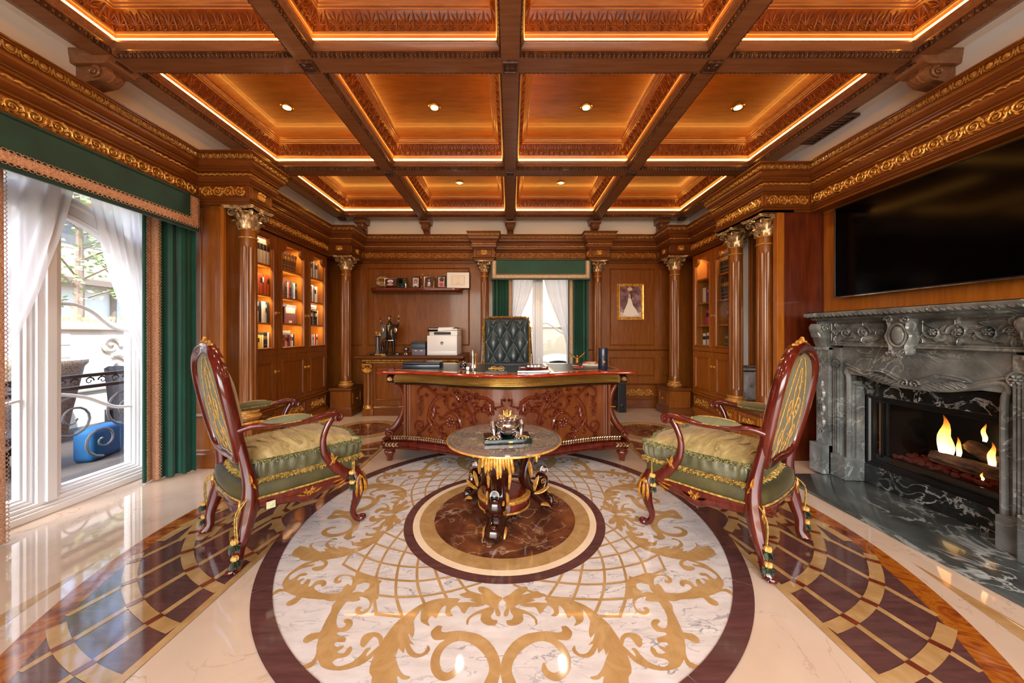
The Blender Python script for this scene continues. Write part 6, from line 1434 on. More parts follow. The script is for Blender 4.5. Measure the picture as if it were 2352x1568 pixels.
def frame(label, u, Y, w, h, fm, pic, lean=.12, fw=.018, cat='photo frame', name='photo_frame', rz=0, easel=False):
    t = thing(name, label, cat, (at(u, Y), Y, ST_), rz); t.rotation_euler = (-lean, 0, rz); z0 = .03 if easel else .001
    MB().loop(rect(-w/2, w/2, z0, z0+h), [(0, -.012), (0, 0), (fw*.3, .006), (fw*.7, .003), (fw, .002), (fw, -.004)], lambda s, z, k: (s, -k, z)).build('frame', fm, t, ang=25)
    MB().box(-w/2+.002, w/2-.002, .004, .012, z0+.002, z0+h-.002).build('backing', 'dark', t, smooth=False)
    MB().box(-w/2+fw*.8, w/2-fw*.8, .0005, .004, z0+fw*.8, z0+h-fw*.8).build('print', pic[0], t, smooth=False)
    for (nm, c, q) in pic[1]: MB().add(q, lambda s, z, k: (s*(w/2-fw), -.0012-k*.002, z0+h/2+z*(h/2-fw))).build(nm, c, t, smooth=False)
    if easel:
        for sg in (-1, 1): MB().tube([(sg*w*.25, -.012, .06), (sg*w*.42, -.02, -.0)], .0025, 5).build('easel_leg', 'brass', t)
    return t
sm = lambda n, c: simple(n, c, .5)
skinc, pinkc, redc, whc, blk = sm('ph_skin', 'c79a80'), sm('ph_pink', 'cfa0a4'), sm('ph_red', 'c03a34'), sm('ph_white', 'e6dfd6'), sm('ph_black', '241e22')
M['ph_dark'] = texmat('ph_dark', [(.4, '2a2230'), (.7, '5a4650')], nscale=40, rough=.3); M['ph_light'] = texmat('ph_light', [(.4, 'a8929a'), (.7, 'd2c2c2')], nscale=30, rough=.3)
def ov(cx, cy, a, b, h=0): m = MB(); m.poly([(cx+a*cos(2*PI*k/16), cy+b*sin(2*PI*k/16)) for k in range(16)], h); return m
ba = MB(); 
frame('silver landscape frame on a small easel, leftmost on the shelf, child in hat', 896, 5.36, .20, .135, 'silver', ('ph_dark', [('hat', whc, ov(0, .3, .55, .5, 0)), ('face', skinc, ov(0, .0, .3, .4, 1)), ('collar', pinkc, ov(0, -.7, .6, .28, .5))]), easel=True)
frame('narrow dark frame with flower twig holding a photograph, left of the middle on the shelf', 954.5, 5.36, .13, .185, 'black', ('ph_light', [('hair', blk, ov(0, .15, .5, .45, 0)), ('face', skinc, ov(0, .1, .32, .32, 1)), ('dress', whc, ov(0, -.5, .5, .2, .5)), ('table', blk, ov(0, -.85, .45, .13, .8))]))
frame('pewter portrait frame with a standing girl in white on the shelf', 985, 5.36, .17, .19, 'silver', ('ph_dark', [('dress', whc, ov(0, -.25, .3, .4, 0)), ('head', skinc, ov(0, .45, .18, .18, 1)), ('skirt', pinkc, ov(0, -.6, .38, .25, .5))]), rz=-.1)
frame('dark frame with yellow flowers, child in red, beside the diploma', 1013.5, 5.34, .135, .19, 'black', ('ph_light', [('leaves', M['ph_dark'], ov(.1, .5, .7, .45, 0)), ('jumper', redc, ov(0, -.5, .7, .4, .4)), ('head', blk, ov(0, .1, .3, .28, 1)), ('face', skinc, ov(0, .0, .2, .2, 1.4))]))
dp = frame('framed diploma with black frame at the right end of the shelf', 1052, 5.42, .37, .27, 'black', ('white', [('certificate', sm('cert', 'd8cdb8'), (lambda m: m.poly([(-.62, -.62), (.62, -.62), (.62, .62), (-.62, .62)], 0))(MB())), ('inner_sheet', whc, (lambda m: m.poly([(-.52, -.5), (.52, -.5), (.52, .5), (-.52, .5)], .4))(MB())), ('gold_seal', M['gold'], ov(.0, -.38, .08, .11, 1))]), cat='diploma', name='diploma', fw=.012, lean=.05)
for k, (zz, sz, tx) in enumerate(((.175, .020, '~~~~~~~'), (.150, .010, '~ ~ ~ ~ ~'), (.128, .013, '~~~~~'))):
    tc = bpy.data.curves.new('letters', 'FONT'); tc.body = tx; tc.size = sz; tc.align_x = 'CENTER'; o = letters('script_line', tc, blk); o.parent = dp; o.rotation_euler = (PI/2, 0, 0); o.location = (0, -.0035, zz-.01)
for (u, z0_) in ((969, .17), (1022, .17)):
    t = thing('flower_twig', 'tiny metal twig with yellow blossom at the %s photo frame' % ('narrow' if u < 1000 else 'red child'), 'ornament', (at(u, 5.33), 5.325, ST_)); m = MB(); m.tube(bez([(0, 0, .0005), (.006, 0, .08), (-.004, 0, .14), (.012, 0, .20)], 4), .0022, 5); m.build('stem', 'black', t)
    for (a, b) in ((.012, .205), (-.008, .16), (.0, .02)): m = MB(); q = MB(); o_flower(q, a, b, .013, .008, 5); m.add(q, lambda s, z, h: (s, -.004-h, z)); m.build('blossom', 'gold', t)
t = thing('crystal_award', 'clear faceted crystal award at the left end of the shelf', 'award', (at(876, 5.42), 5.43, ST_)); t.rotation_euler = (-.05, 0, 0)
MB().poly([(-.10, .002), (.12, .002), (.12, .245), (-.10, .262)], -.012, .012, lambda x, z, y: (x, y, z)).build('plaque', 'crystal_plain' if 'crystal_plain' in M else 'pane', t, smooth=False)
m = MB(); m.poly([(-.09, .10), (-.06, .06), (.03, .03), (.10, .05), (.10, .18), (.0, .20), (-.06, .17)], -.016, -.0125, lambda x, z, y: (x, y, z)); m.build('facet', 'gold_pale', t, smooth=False)
m = MB(); m.box(-.04, .06, -.019, -.0165, .11, .16); m.build('inscription', 'brass', t, smooth=False)
t = thing('stone_block', 'black polished stone block standing between two frames on the shelf', 'ornament', (at(924, 5.36), 5.37, ST_)); MB().box(-.07, .07, -.03, .03, .001, .16).build('block', 'green_marble', t, bev=.008)
# ================================================================ WEDDING PICTURE
t = thing('framed_picture', 'gold-framed wedding photograph with a white bridal train on the rear wall', 'picture', (0, 0, 0)); fp = F_back(WB)
a, b, c, d = at(1418, 5.47), at(1480, 5.47), 1.17+31*5.47/800, 1.17+115*5.47/800
MB().loop(rect(a, b, c, d), [(0, 0), (0, .02), (.008, .03), (.018, .026), (.03, .02), (.038, .024), (.046, .016), (.05, .008)], fp).build('frame', 'gold', t, ang=30)
g = MB(); e = MB(); eggs(e, lambda s, z, h: fp(s, z, h+.02), a+.01, b-.01, c+.006, c+.02, .2, .9); eggs(e, lambda s, z, h: fp(s, z, h+.02), a+.01, b-.01, d-.02, d-.006, .2, .9); e.build('frame_beading', 'gold', t)
MB().box(a+.045, b-.045, 5.485, 5.495, c+.045, d-.045).build('print', texmat('wed_bg', [(.35, '4a3038'), (.5, '7a5a60'), (.65, 'a890a0')], nscale=9, rough=.2), t, smooth=False)
mx, mz = (a+b)/2, c+.05
m = MB(); m.poly([(mx-.035, mz+.30), (mx-.05, mz+.22), (mx-.10, mz+.10), (mx-.12, mz+.03), (mx, mz+.01), (mx+.13, mz+.03), (mx+.10, mz+.10), (mx+.04, mz+.18), (mx+.005, mz+.30)], 0, None, lambda s, z, h: fp(s, z, .0162)); m.build('bridal_gown', 'ph_gown' if 'ph_gown' in M else whc, t, smooth=False)
m = MB(); m.poly([(mx-.03, mz+.29), (mx-.032, mz+.35), (mx-.015, mz+.375), (mx+.0, mz+.35), (mx, mz+.29)], 0, None, lambda s, z, h: fp(s, z, .0166)); m.build('bride', skinc, t, smooth=False)
m = MB(); m.poly([(mx+.005, mz+.29), (mx+.002, mz+.36), (mx+.012, mz+.38), (mx+.022, mz+.36), (mx+.025, mz+.26)], 0, None, lambda s, z, h: fp(s, z, .0166)); m.build('groom', blk, t, smooth=False)
m = MB(); m.add(ov(mx-.01, mz+.44, .04, .03), lambda s, z, h: fp(s, z, .0164)); m.build('chandelier', sm('ph_chan', 'd9b48a'), t, smooth=False)
m = MB(); m.poly([(a+.048, mz), (b-.048, mz), (b-.048, mz+.08), (mx, mz+.02), (a+.048, mz+.09)], 0, None, lambda s, z, h: fp(s, z, .0158)); m.build('stairs', sm('ph_stair', 'c9b4ac'), t, smooth=False)
# ================================================================ ARMCHAIRS
M['chair_gilt'] = texmat('chair_gilt', [(.3, '6e3e14'), (.5, 'a8701e'), (.7, 'd09c48')], nscale=60, rough=.35, metal=.3)
def mirror(pts): return pts+[(-x, *r) for (x, *r) in pts[::-1]]
def armchair(label, loc, rz, clean=1):
    t = thing('armchair', label, 'armchair', (loc[0], loc[1], 0), rz, None)
    bp = lambda x, z, h: (x, .05-(z-.42)*.19-.02*(x/.28)**2+h, z+h*.19)   # back plane, h forward
    half = [(0, .505), (.09, .50), (.17, .51), (.228, .545), (.252, .62), (.268, .72), (.276, .82), (.272, .91), (.250, .985), (.205, 1.045), (.13, 1.085), (.06, 1.102), (0, 1.108)]
    L = [tuple(p) for p in bez([(x, z, 0) for x, z in half], 3)]; L = [(a, b) for a, b, c in L]; ring = L+[(-x, z) for (x, z) in L[-2:0:-1]]
    # moulded outer frame of the back
    m = MB(); m.loop(ring, [(-.006, -.028), (-.016, -.022), (-.022, -.006), (-.019, .014), (-.010, .024), (.002, .020), (.009, .028), (.021, .028), (.028, .018), (.033, .014), (.038, -.004), (.038, -.018), (.029, -.028), (-.006, -.028)], bp); m.build('back_frame', 'mahog', t, ang=50)
    def pad(nm, dom, base, mat, inset, sgn):
        inner = [(x*(1-inset), .80+(z-.80)*(1-inset*.9)) for x, z in ring]; n = len(inner); rows = []
        for k in range(9):
            f = k/8; rows.append([bp(x*(1-f*.999), .80+(z-.80)*(1-f*.999), base+sgn*dom*(1-(1-f)**2.6)) for x, z in inner])
        m = MB(); m.grid(rows, cv=True); return m.build(nm, mat, t, ang=80)
    fp_ = pad('back_cushion', .055, .008, 'damask', .10, 1); rp = pad('rear_upholstery', .016, -.014, 'chair_velvet', .11, -1)
    def on_rear(x, z):
        rr = min(1, math.sqrt((x/.24)**2+((z-.80)/.30)**2)); return -.014-.016*(1-rr**2.6)-.0015
    e = MB(); r = random.Random(9)
    def stroke(pts, w):
        b = bez([(x, z, 0) for x, z in pts], 4); e.tube([bp(p.x, p.y, on_rear(p.x, p.y)) for p in b], [(.0025, w*(1-.4*i/len(b))) for i in range(len(b))], 4, up=(0, 1, .2))
    for sg in (-1, 1):
        stroke([(sg*.16, .52), (sg*.17, .65), (sg*.15, .82), (sg*.09, .97), (sg*.03, 1.05)], .005); stroke([(sg*.10, .54), (sg*.075, .66), (sg*.02, .78), (sg*.04, .88), (sg*.01, 1.0)], .007)
        stroke([(sg*.02, .55), (sg*.05, .64), (sg*.09, .69), (sg*.12, .66), (sg*.10, .61), (sg*.07, .63)], .006); stroke([(sg*.03, .72), (sg*.08, .76), (sg*.09, .82), (sg*.05, .84), (sg*.03, .80)], .005)
    lv = MB()
    for k in range(16):
        z = r.uniform(.56, .93); x = r.gauss(0, .028+.03*abs(sin(z*14))); q = MB(); o_leaf(q, x, z, r.uniform(0, 6.28), r.uniform(.02, .045), .014, .003, r.uniform(-1, 1), 3); lv.add(q, lambda a, b, h: bp(a, b, on_rear(a, b)-h*.7))
    e.add(lv, Matrix()); o = e.build('embroidery', 'embroidery', rp, ang=80)
    n = 110; g = MB()                            # nail-and-gimp line
    for nm, hh, ins in (('gimp', -.017, .105), ('gimp', .012, .10)):
        g = MB(); q = [bp(x*(1-ins), .80+(z-.80)*(1-ins*.9), hh) for x, z in ring]; g.tube([tuple(p) for p in q], .0045, 5, closed=True); g.build(nm, 'fringe_green', t)
    # crest: gilded shell and leaves, and clusters on the shoulders
    q = MB()
    for k in range(7): o_leaf(q, 0, 1.112, PI*(k+.5)/7, .042-.003*abs(k-3), .014, .009, .2*(k-3), 6)
    for sg in (-1, 1):
        o_scroll(q, sg*.042, 1.114, .018, 1.3, -sg, PI/2, .005, .012, 14, .2, 6); o_leaf(q, sg*.06, 1.112, PI/2-sg*1.3, .06, .022, .012, -sg*.5, 4); o_leaf(q, sg*.12, 1.098, PI/2-sg*1.6, .06, .018, .010, -sg*.4, 4)
    for (x, z) in ((0, 1.118), (.016, 1.114), (-.016, 1.114)): q.ell((x, z, .012), (.008, .008, .008), 8, 6)
    g = MB(); g.add(q, lambda a, b, h: bp(a, b, h-.0)); g.add(q, lambda a, b, h: bp(a, b, -h+.0)); g.build('carved_crest', 'chair_gilt', t, ang=85)
    for sg in (-1, 1):
        q = MB(); r = random.Random(4)
        for k in range(4): o_flower(q, sg*(.252-.007*k), .955+.022*k, .012, .016, 6)
        for k in range(5): o_leaf(q, sg*.262, .95-.03*k, -PI/2-sg*.1, .05, .014, .010, sg*.3, 3); o_leaf(q, sg*.245, 1.0+.010*k, PI/2+sg*(.4+.2*k), .035, .014, .012, sg*.5, 3)
        for k in range(3): o_leaf(q, sg*(.262-.006*k), .60-.02*k, PI/2-sg*.05, .09, .014, .010, 0, 4)
        g = MB(); g.add(q, lambda a, b, h: bp(a, b, .012+h)); g.build('shoulder_leaf', 'chair_gilt', t, ang=85)
        # posts and rear legs
        m = MB(); c = bez([(sg*.258, -.010, .68), (sg*.250, .006, .60), (sg*.252, .026, .50), (sg*.260, .040, .40), (sg*.268, .035, .30), (sg*.282, .012, .20), (sg*.285, -.012, .11), (sg*.278, -.015, .05), (sg*.282, -.03, .018)], 4)
        m.tube(c, lerpn([(.018, .014), (.024, .024), (.027, .030), (.034, .038), (.042, .042), (.036, .036), (.027, .027), (.024, .026), (.030, .028)], 4), up=(0, 1, 0), sec=[(cos(a)*(1-.10*abs(cos(3*a))), sin(a)*(1-.10*abs(cos(3*a)))) for a in [2*PI*k/24 for k in range(24)]]); lg = m.build('leg', 'mahog', t, ang=60)
        m = MB(); m.ell((sg*.282, -.038, .018), (.024, .028, .017), 12, 8); o_ = MB(); o_scroll(o_, 0, 0, .014, 1.2, 1, 0, .005, .01, 10, .2); m.add(o_, lambda a, b, h: (sg*(.304+h), -.038+a, .02+b)); m.build('scroll_foot', 'mahog', lg)
        q = MB()
        for k in range(3): o_leaf(q, (k-1)*.014, .0, PI/2+(k-1)*.3, .06, .016, .007, 0, 4)
        for k in range(3): o_leaf(q, (k-1)*.012, .03, -PI/2-(k-1)*.15, .12, .014, .006, 0, 4)
        g = MB(); g.add(q, lambda a, b, h: (sg*(.268+.028+h+ .012*sin((.30-.28-b)*6)), .03+a, .28+b)); g.add(q, lambda a, b, h: (sg*.27+a, .002-.005-h, .28+b)); g.build('knee_leaf', 'chair_gilt', lg, ang=85)
        q = MB(); o_leaf(q, 0, 0, PI/2, .07, .018, .008, .2, 4); o_leaf(q, 0, .02, -PI/2+.3, .04, .018, .008, .3, 3); g = MB(); g.add(q, lambda a, b, h: (sg*(.288+h), .04+a, .40+b)); g.build('post_leaf', 'chair_gilt', t, ang=85)
        # front cabriole legs
        m = MB(); c = bez([(sg*.285, .545, .37), (sg*.305, .565, .30), (sg*.318, .583, .24), (sg*.308, .575, .15), (sg*.290, .560, .08), (sg*.292, .572, .035), (sg*.300, .60, .018)], 4)
        m.tube(c, lerpn([(.034, .034), (.042, .042), (.038, .038), (.026, .026), (.018, .018), (.018, .02), (.022, .024)], 4), up=(0, 1, 0), sec=[(cos(a)*(1-.08*abs(cos(3*a))), sin(a)*(1-.08*abs(cos(3*a)))) for a in [2*PI*k/24 for k in range(24)]]); lg = m.build('leg', 'mahog', t, ang=60)
        m = MB(); m.ell((sg*.303, .61, .022), (.024, .028, .021), 12, 8); m.build('scroll_foot', 'mahog', lg)
        q = MB()
        for k in range(3): o_leaf(q, (k-1)*.02, .04, -PI/2+(k-1)*.35, .10, .020, .008, -(k-1)*.5, 4); o_leaf(q, (k-1)*.02, .04, PI/2+(k-1)*.6, .035, .016, .008, 0, 3)
        for ang in (0, PI/2*sg): 
            g = MB() if ang == 0 else g
            def kf(a, b, h):
                zz = .24+b; cx, cy = sg*(.300+.016*sin(max(0, min(1, (zz-.1)/.25))*PI)), .565+.014*sin(max(0, min(1, (zz-.1)/.25))*PI); rr = .026+.014*max(0, min(1, (zz-.10)/.16))
                return (cx+a, cy+rr+h, zz) if ang == 0 else (cx+sg*(rr+h), cy-a, zz)
            g.add(q, kf)
        g.build('knee_leaf', 'chair_gilt', lg, ang=85)
        # arms: padded rail, scroll end and swept support
        m = MB(); c = bez([(sg*.264, -.008, .69), (sg*.285, .05, .705), (sg*.305, .14, .695), (sg*.318, .25, .69), (sg*.322, .35, .70), (sg*.318, .415, .705), (sg*.314, .445, .695)], 4)
        m.tube(c, lerpn([(.020, .024), (.017, .020), (.016, .022), (.016, .026), (.017, .026), (.020, .024), (.020, .024)], 4), up=(0, 0, 1), sec=[(cos(a)*(1-.08*abs(cos(2*a))), sin(a)) for a in [2*PI*k/16 for k in range(16)]]); ar = m.build('arm', 'mahog', t, ang=60)
        q = MB(); o_scroll(q, 0, 0, .027, 1.5, -1, PI/2, .009, .01, 18, .12, 6); g = MB()
        for s2 in (-1, 1): g.add(q, lambda a, b, h: (sg*.314+s2*(.018+h), .448+a, .682+b))
        g.tube([(sg*.314-.02, .448, .682), (sg*.314+.02, .448, .682)], .025, 16); g.build('arm_scroll', 'mahog', ar)
        m = MB(); c = bez([(sg*.314, .425, .68), (sg*.312, .395, .63), (sg*.308, .375, .56), (sg*.306, .385, .48), (sg*.308, .42, .42), (sg*.312, .46, .37), (sg*.312, .50, .335), (sg*.308, .53, .315)], 4)
        m.tube(c, lerpn([(.022, .016), (.018, .016), (.018, .018), (.022, .019), (.028, .020), (.034, .022), (.036, .024), (.034, .026)], 4), up=(0, 1, 0), sec=[(cos(a)*(1-.1*abs(cos(3*a))), sin(a)*(1-.1*abs(cos(3*a)))) for a in [2*PI*k/18 for k in range(18)]]); m.build('arm_support', 'mahog', t, ang=60)
        q = MB(); o_leaf(q, 0, 0, PI/2, .085, .022, .008, -.3, 4); o_leaf(q, .02, .01, PI/2+.5, .06, .018, .008, .4, 4); g = MB(); g.add(q, lambda a, b, h: (sg*(.322+h), .43-a*1.0, .40+b)); g.build('support_leaf', 'chair_gilt', t, ang=85); g = MB()
        q = MB(); o_leaf(q, 0, 0, 0, .075, .022, .012, .2, 3); g.add(q, lambda a, b, h: (sg*(.318+h+.01), .34+a, .675+b)); g.build('support_leaf', 'chair_gilt', t, ang=85)
        q = MB(); o_leaf(q, .0, 0, 0, .10, .02, .012, .1, 3); g = MB(); g.add(q, lambda a, b, h: (sg*(.285+.12*a+b*.0), .0+a, .718+h)); g.build('arm_gilding', 'chair_gilt', ar, ang=85)
        m = MB(); rows = []                      # arm pad
        for i in range(17):
            f = i/16; y = .075+.235*f; w = max(.006, .026*sin(PI*(.03+.94*f))**.25); hh = max(.003, .040*sin(PI*(.03+.94*f))**.3); x0 = sg*(.288+.12*(y-.05)+0.0*f) if y < .25 else sg*(.312+.03*(y-.25))
            rows.append([(x0+w*cos(a), y, .698+hh*max(-.35, sin(a))) for a in [2*PI*k/16 for k in range(16)]])
        m.grid(rows, cv=True); m.fan(rows[0]); m.fan(rows[-1]); pd = m.build('arm_pad', 'chair_velvet', t, ang=70)
        m = MB(); m.tube([rows[i][0] for i in range(17)], .0035, 5); m.tube([rows[i][8] for i in range(17)], .0035, 5); m.tube([rows[16][k] for k in range(9)], .0035, 5); m.build('pad_gimp', 'fringe', pd)
        m = MB(); m.grid([[tuple(Vector(rows[i][k])+Vector((0, 0, .0015))) for k in (3, 4, 5)] for i in range(2, 15)]); m.build('pad_band', 'embroidery', pd)
    # seat: serpentine rail, upholstered edge and loose fringed cushion
    hs = [(0, .615), (.10, .605), (.18, .575), (.25, .565), (.305, .575), (.315, .52), (.305, .42), (.30, .30), (.29, .18), (.275, .08), (.262, .022), (.18, .0), (.09, -.008), (0, -.01)]
    sm_ = [(p.x, p.y) for p in bez([(x, y, 0) for x, y in hs], 4)]; out = [(x, y) for x, y in sm_[::-1]]+[(-x, y) for x, y in sm_[1:-1]]
    # order counter-clockwise: start rear centre, go +x, front, -x
    m = MB(); n = len(out)
    def zb(i):
        x, y = out[i]; side = abs(x) > .26
        f = (y-.05)/.5 if side else abs(x)/.27
        return .242+(.030*abs(cos(PI*f*1.0)) if side else .028*abs(cos(PI*f)))-.012*(1 if side and abs(f-.5) < .12 else 0)
    mt = []
    for i in range(n):
        a, b = Vector(out[i-1]), Vector(out[(i+1) % n]); d = (b-a).normalized(); mt.append((d.y, -d.x))
    rows = []
    for (o, fz) in ((-.03, 0), (-.004, 0), (.006, .012), (.004, .03), (.010, .04), (.008, .5), (.012, .8), (.010, .95), (.0, 1)):
        rows.append([(out[i][0]+mt[i][0]*o, out[i][1]+mt[i][1]*o, (zb(i)+(fz if fz < .1 else 0)) if fz < .1 else zb(i)+(.335-zb(i))*fz) for i in range(n)])
    m.grid(rows, cv=True); m.build('seat_rail', 'mahog', t, ang=60)
    m = MB(); m.loop(out, [(-.0, .325), (-.007, .335), (-.010, .355), (-.008, .385), (.0, .402), (.03, .41), (.10, .413)], cf); k = len(m.v); m.v += [(x*.6, .05+(y-.05)*.75+.06, .413) for x, y in out]; m.f.append(tuple(range(k, k+n))); m.build('seat_upholstery', 'seat_olive', t, ang=60)
    for zz in (.333,): g = MB(); g.tube([(out[i][0]+mt[i][0]*.012, out[i][1]+mt[i][1]*.012, zz) for i in range(n)], .005, 5, closed=True); g.build('gimp', 'fringe', t)
    q = MB()                                     # gilded shells and leaves on the rail
    for sg in (-1, 1):
        for k in range(2): o_leaf(q, 0, 0, PI/2+sg*(.9+.5*k), .04, .014, .006, -sg*.6, 3); o_leaf(q, sg*.02, -.005, PI/2-sg*1.4, .05, .012, .006, sg*.3, 3)
    o_scroll(q, 0, 0, .016, 1.2, 1, 0, .006, .012, 12, .2)
    g = MB(); g.add(q, lambda a, b, h: (a, .627+h, .295+b))
    for sg in (-1, 1): g.add(q, lambda a, b, h: (sg*(.312+h), .30+a, .285+b)); 
    for sg in (-1, 1):
        q2 = MB()
        for k in range(4): o_leaf(q2, 0, -.014*k, -.2*k, .09-.012*k, .010, .005, .2, 4)
        g.add(q2, lambda a, b, h: (sg*(.318+h), .50-a, .325+b))
        g.add(q2, lambda a, b, h: (sg*(.27-a), .588+h+.02*(a/.1), .325+b))
    g.build('rail_carving', 'chair_gilt', t, ang=85)
    # cushion
    cu = [(x*.93, .045+(y-.0)*.955+.01) for x, y in out]; n = len(cu); cc = (0, .31)
    def cs(f, z, wob=0): return [(cc[0]+(x-cc[0])*f+(mt[i][0]*wob*sin(i*2.9)), cc[1]+(y-cc[1])*f+(mt[i][1]*wob*sin(i*2.9)), z+.012*(y-.3)) for i, (x, y) in enumerate(cu)]
    dense = []
    for i in range(n):
        for k in range(3): a, b = Vector(cu[i]), Vector(cu[(i+1) % n]); dense.append(a.lerp(b, k/3))
    dn = len(dense); rng_ = random.Random(2); ph = [rng_.uniform(-1, 1) for _ in range(dn)]
    def dsd(f, z, w): return [(cc[0]+(p.x-cc[0])*f*(1+w*sin(i*1.15+ph[i]*.7)), cc[1]+(p.y-cc[1])*f*(1+w*sin(i*1.15+ph[i]*.7)), z) for i, p in enumerate(dense)]
    m = MB(); m.grid([dsd(.99, .418, .0), dsd(1.012, .432, .006), dsd(1.03, .455, .012), dsd(1.035, .478, .012), dsd(1.02, .500, .006), dsd(.995, .512, 0)], cv=True); m.build('cushion_border', 'chair_silk', t, ang=80)
    m = MB(); rows = [dsd(f, .512+.052*(1-f**2.4)+.004, 0) for f in (1.0, .96, .9, .8, .65, .5, .35, .2, .08)]; m.grid(rows, cv=True); m.fan(rows[-1]); tp = m.build('cushion_top', 'damask', t, ang=80)
    e = MB(); r = random.Random(12)
    def ctop(x, y, h=0):
        f = min(1, math.sqrt((x/.30)**2+((y-.31)/.30)**2)); return (x, y, .516+.052*(1-f**2.4)+.002+h)
    for k in range(7):
        y = .10+.065*k; b = bez([(-.22, y, 0), (-.1, y+.02*sin(k), 0), (0, y-.015, 0), (.1, y+.02*cos(k), 0), (.22, y, 0)], 5); e.tube([ctop(p.x, p.y) for p in b], [(.0008, .003+.005*abs(sin(i*.7+k))) for i in range(len(b))], 4, up=(0, 0, 1))
    e.build('embroidery', 'embroidery_seat', tp, ang=80)
    for zz, sd_, ff in ((.512, 3, 1.0), (.420, 8, 1.0)):
        pth = [(p.x*ff, cc[1]+(p.y-cc[1])*ff, zz) for p in dense]; pth.append(pth[0])
        fr = fringe_mb(pth, lambda f, p: Vector((p.x, p.y-cc[1], .06 if zz > .5 else -.12)).normalized(), .028, 800, .0022, sd_, .7); fr.build('fringe', 'fringe_green' if zz > .5 else 'fringe', t, smooth=False)
    # cords with rose and leaf tassels hanging at three corners
    for (x, y, zt, zl, sg) in ((.292, .015, .36, .17, 1), (-.292, .015, .36, .17, -1), (.325, .53, .40, .34, 1), (-.325, .53, .40, .34, -1)):
        rear = y < .1; r = random.Random(int(abs(x)*100)+int(y*10))
        ox = sg*.018; ys = y-(.045 if rear else -.0)
        c = bez([(x-sg*.02, y+.02, zt), (x+ox, ys, (zt+zl)/2+.03), (x+ox, ys, zl)], 5); m = MB(); m.tube(c, .0035, 5); m.tube([tuple(p+Vector((.008, .006, 0))) for p in c], .0035, 5); cd_ = m.build('cord', 'fringe', t)
        zs_ = (zl-.02, zl-.095) if rear else (zl-.02, zl-.075)
        for k, zz in enumerate(zs_):
            m = MB(); q = MB(); px, py = x+ox+.006*k, ys-.004
            for j in range(7): a = j*.9; q.ell((px+.008*cos(a), py+.008*sin(a), zz+.016), (.010, .007, .012), 6, 4, Matrix.Rotation(a, 3, 'Z'))
            q.build('rose', 'embroidery', cd_)
            for j in range(26):
                a = r.uniform(0, 6.28); e_ = r.uniform(.01, .028 if rear else .02); m.quad((px, py, zz+.004), (px+e_*cos(a), py+e_*sin(a), zz-.008+r.uniform(-.01, .01)), (px+e_*cos(a+.5), py+e_*sin(a+.5), zz-.030+r.uniform(-.01, .01)), (px+.4*e_*cos(a+.2), py+.4*e_*sin(a+.2), zz-.022))
            lf_ = m.build('tassel_leaves', 'tassel_green', cd_, smooth=False); lf_['kind'] = 'stuff'
    return t
M['embroidery_seat'] = texmat('embroidery_seat', [(.4, '9a8248'), (.6, 'b89c5a')], nscale=60, rough=.6)
M['tassel_green'] = texmat('tassel_green', [(.4, '1f2c1c'), (.6, '47553a')], nscale=50, rough=.8)
M['chair_velvet'] = texmat('chair_velvet', [(.3, '504e30'), (.5, '626040'), (.7, '767454')], nscale=5, rough=.55, sheen=.3)
M['seat_olive'] = texmat('seat_olive', [(.3, '2e2a10'), (.5, '3e3918'), (.7, '4e4822')], nscale=7, rough=.6, sheen=.15)
M['chair_silk'] = texmat('chair_silk', [(.3, '3e3c24'), (.5, '55533a'), (.7, '767460')], nscale=9, rough=.4, sheen=.1)
a1 = armchair('carved gilt armchair with green upholstery on the left, near the big window', (-1.548, 1.895), math.atan2(-.62, .78))
a2 = dup(a1, (1.4275, 1.837, 0), math.atan2(.603, .797), 'carved gilt armchair with green upholstery on the right, by the fireplace'); 
MB().quad((.300, .10, .305), (.302, .14, .305), (.302, .14, .268), (.300, .10, .268)).build('paper_tag', 'embroidery_pale', a1, smooth=False)
# ================================================================ COFFEE TABLE
tb = thing('coffee_table', 'round glass-topped coffee table on three dark gilded scroll legs', 'table', (-.04, 2.255, 0))
M['table_glass'] = texmat('table_glass', [(.3, '6e655c'), (.7, '8a7f74')], nscale=4, rough=.05, coat=1, croough=.01)
M['etch'] = simple('etch', 'ab9c86', .25, coat=.6)
m = MB(); m.lathe([(.0, .478), (.36, .486), (.367, .488), (.369, .492), (.367, .497), (.362, .498)], n=96); m.build('rim', 'gold', tb)
m = MB(); m.lathe([(.363, .497), (.362, .4995), (.0, .4998)], n=96); gp = m.build('glass_top', 'table_glass', tb)
e = MB(); r = random.Random(8)
def sp(cx, cy, R, turns, a0, sg, w=.0016):
    n = int(16*turns); e.tube([(cx+R*(1-f*.85)*cos(a0+sg*f*turns*2*PI), cy+R*(1-f*.85)*sin(a0+sg*f*turns*2*PI), .5001) for f in [i/n for i in range(n+1)]], [(.0004, w)]*(n+1), 4, up=(0, 0, 1))
for k in range(9):
    a = 2*PI*k/9; sp(.25*cos(a), .25*sin(a), .075, 1.8, a+1, 1 if k % 2 else -1); sp(.31*cos(a+.35), .31*sin(a+.35), .035, 1.5, a, -1); sp(.13*cos(a+.2), .13*sin(a+.2), .045, 1.4, a, 1)
e.tube([(.335*cos(a), .335*sin(a), .5001) for a in [2*PI*k/72 for k in range(72)]], [(.0004, .0014)]*72, 4, closed=True, up=(0, 0, 1)); 
for k in range(9):
    a = 2*PI*k/9+.5; q = MB()
    for j in range(5): o_leaf(q, .20*cos(a), .20*sin(a), a+j*1.25, .035, .014, .0004, .3, 3)
    e.add(q, lambda x, y, h: (x, y, .4999+h))
o = e.build('etched_scrolls', 'etch', gp, ang=80)
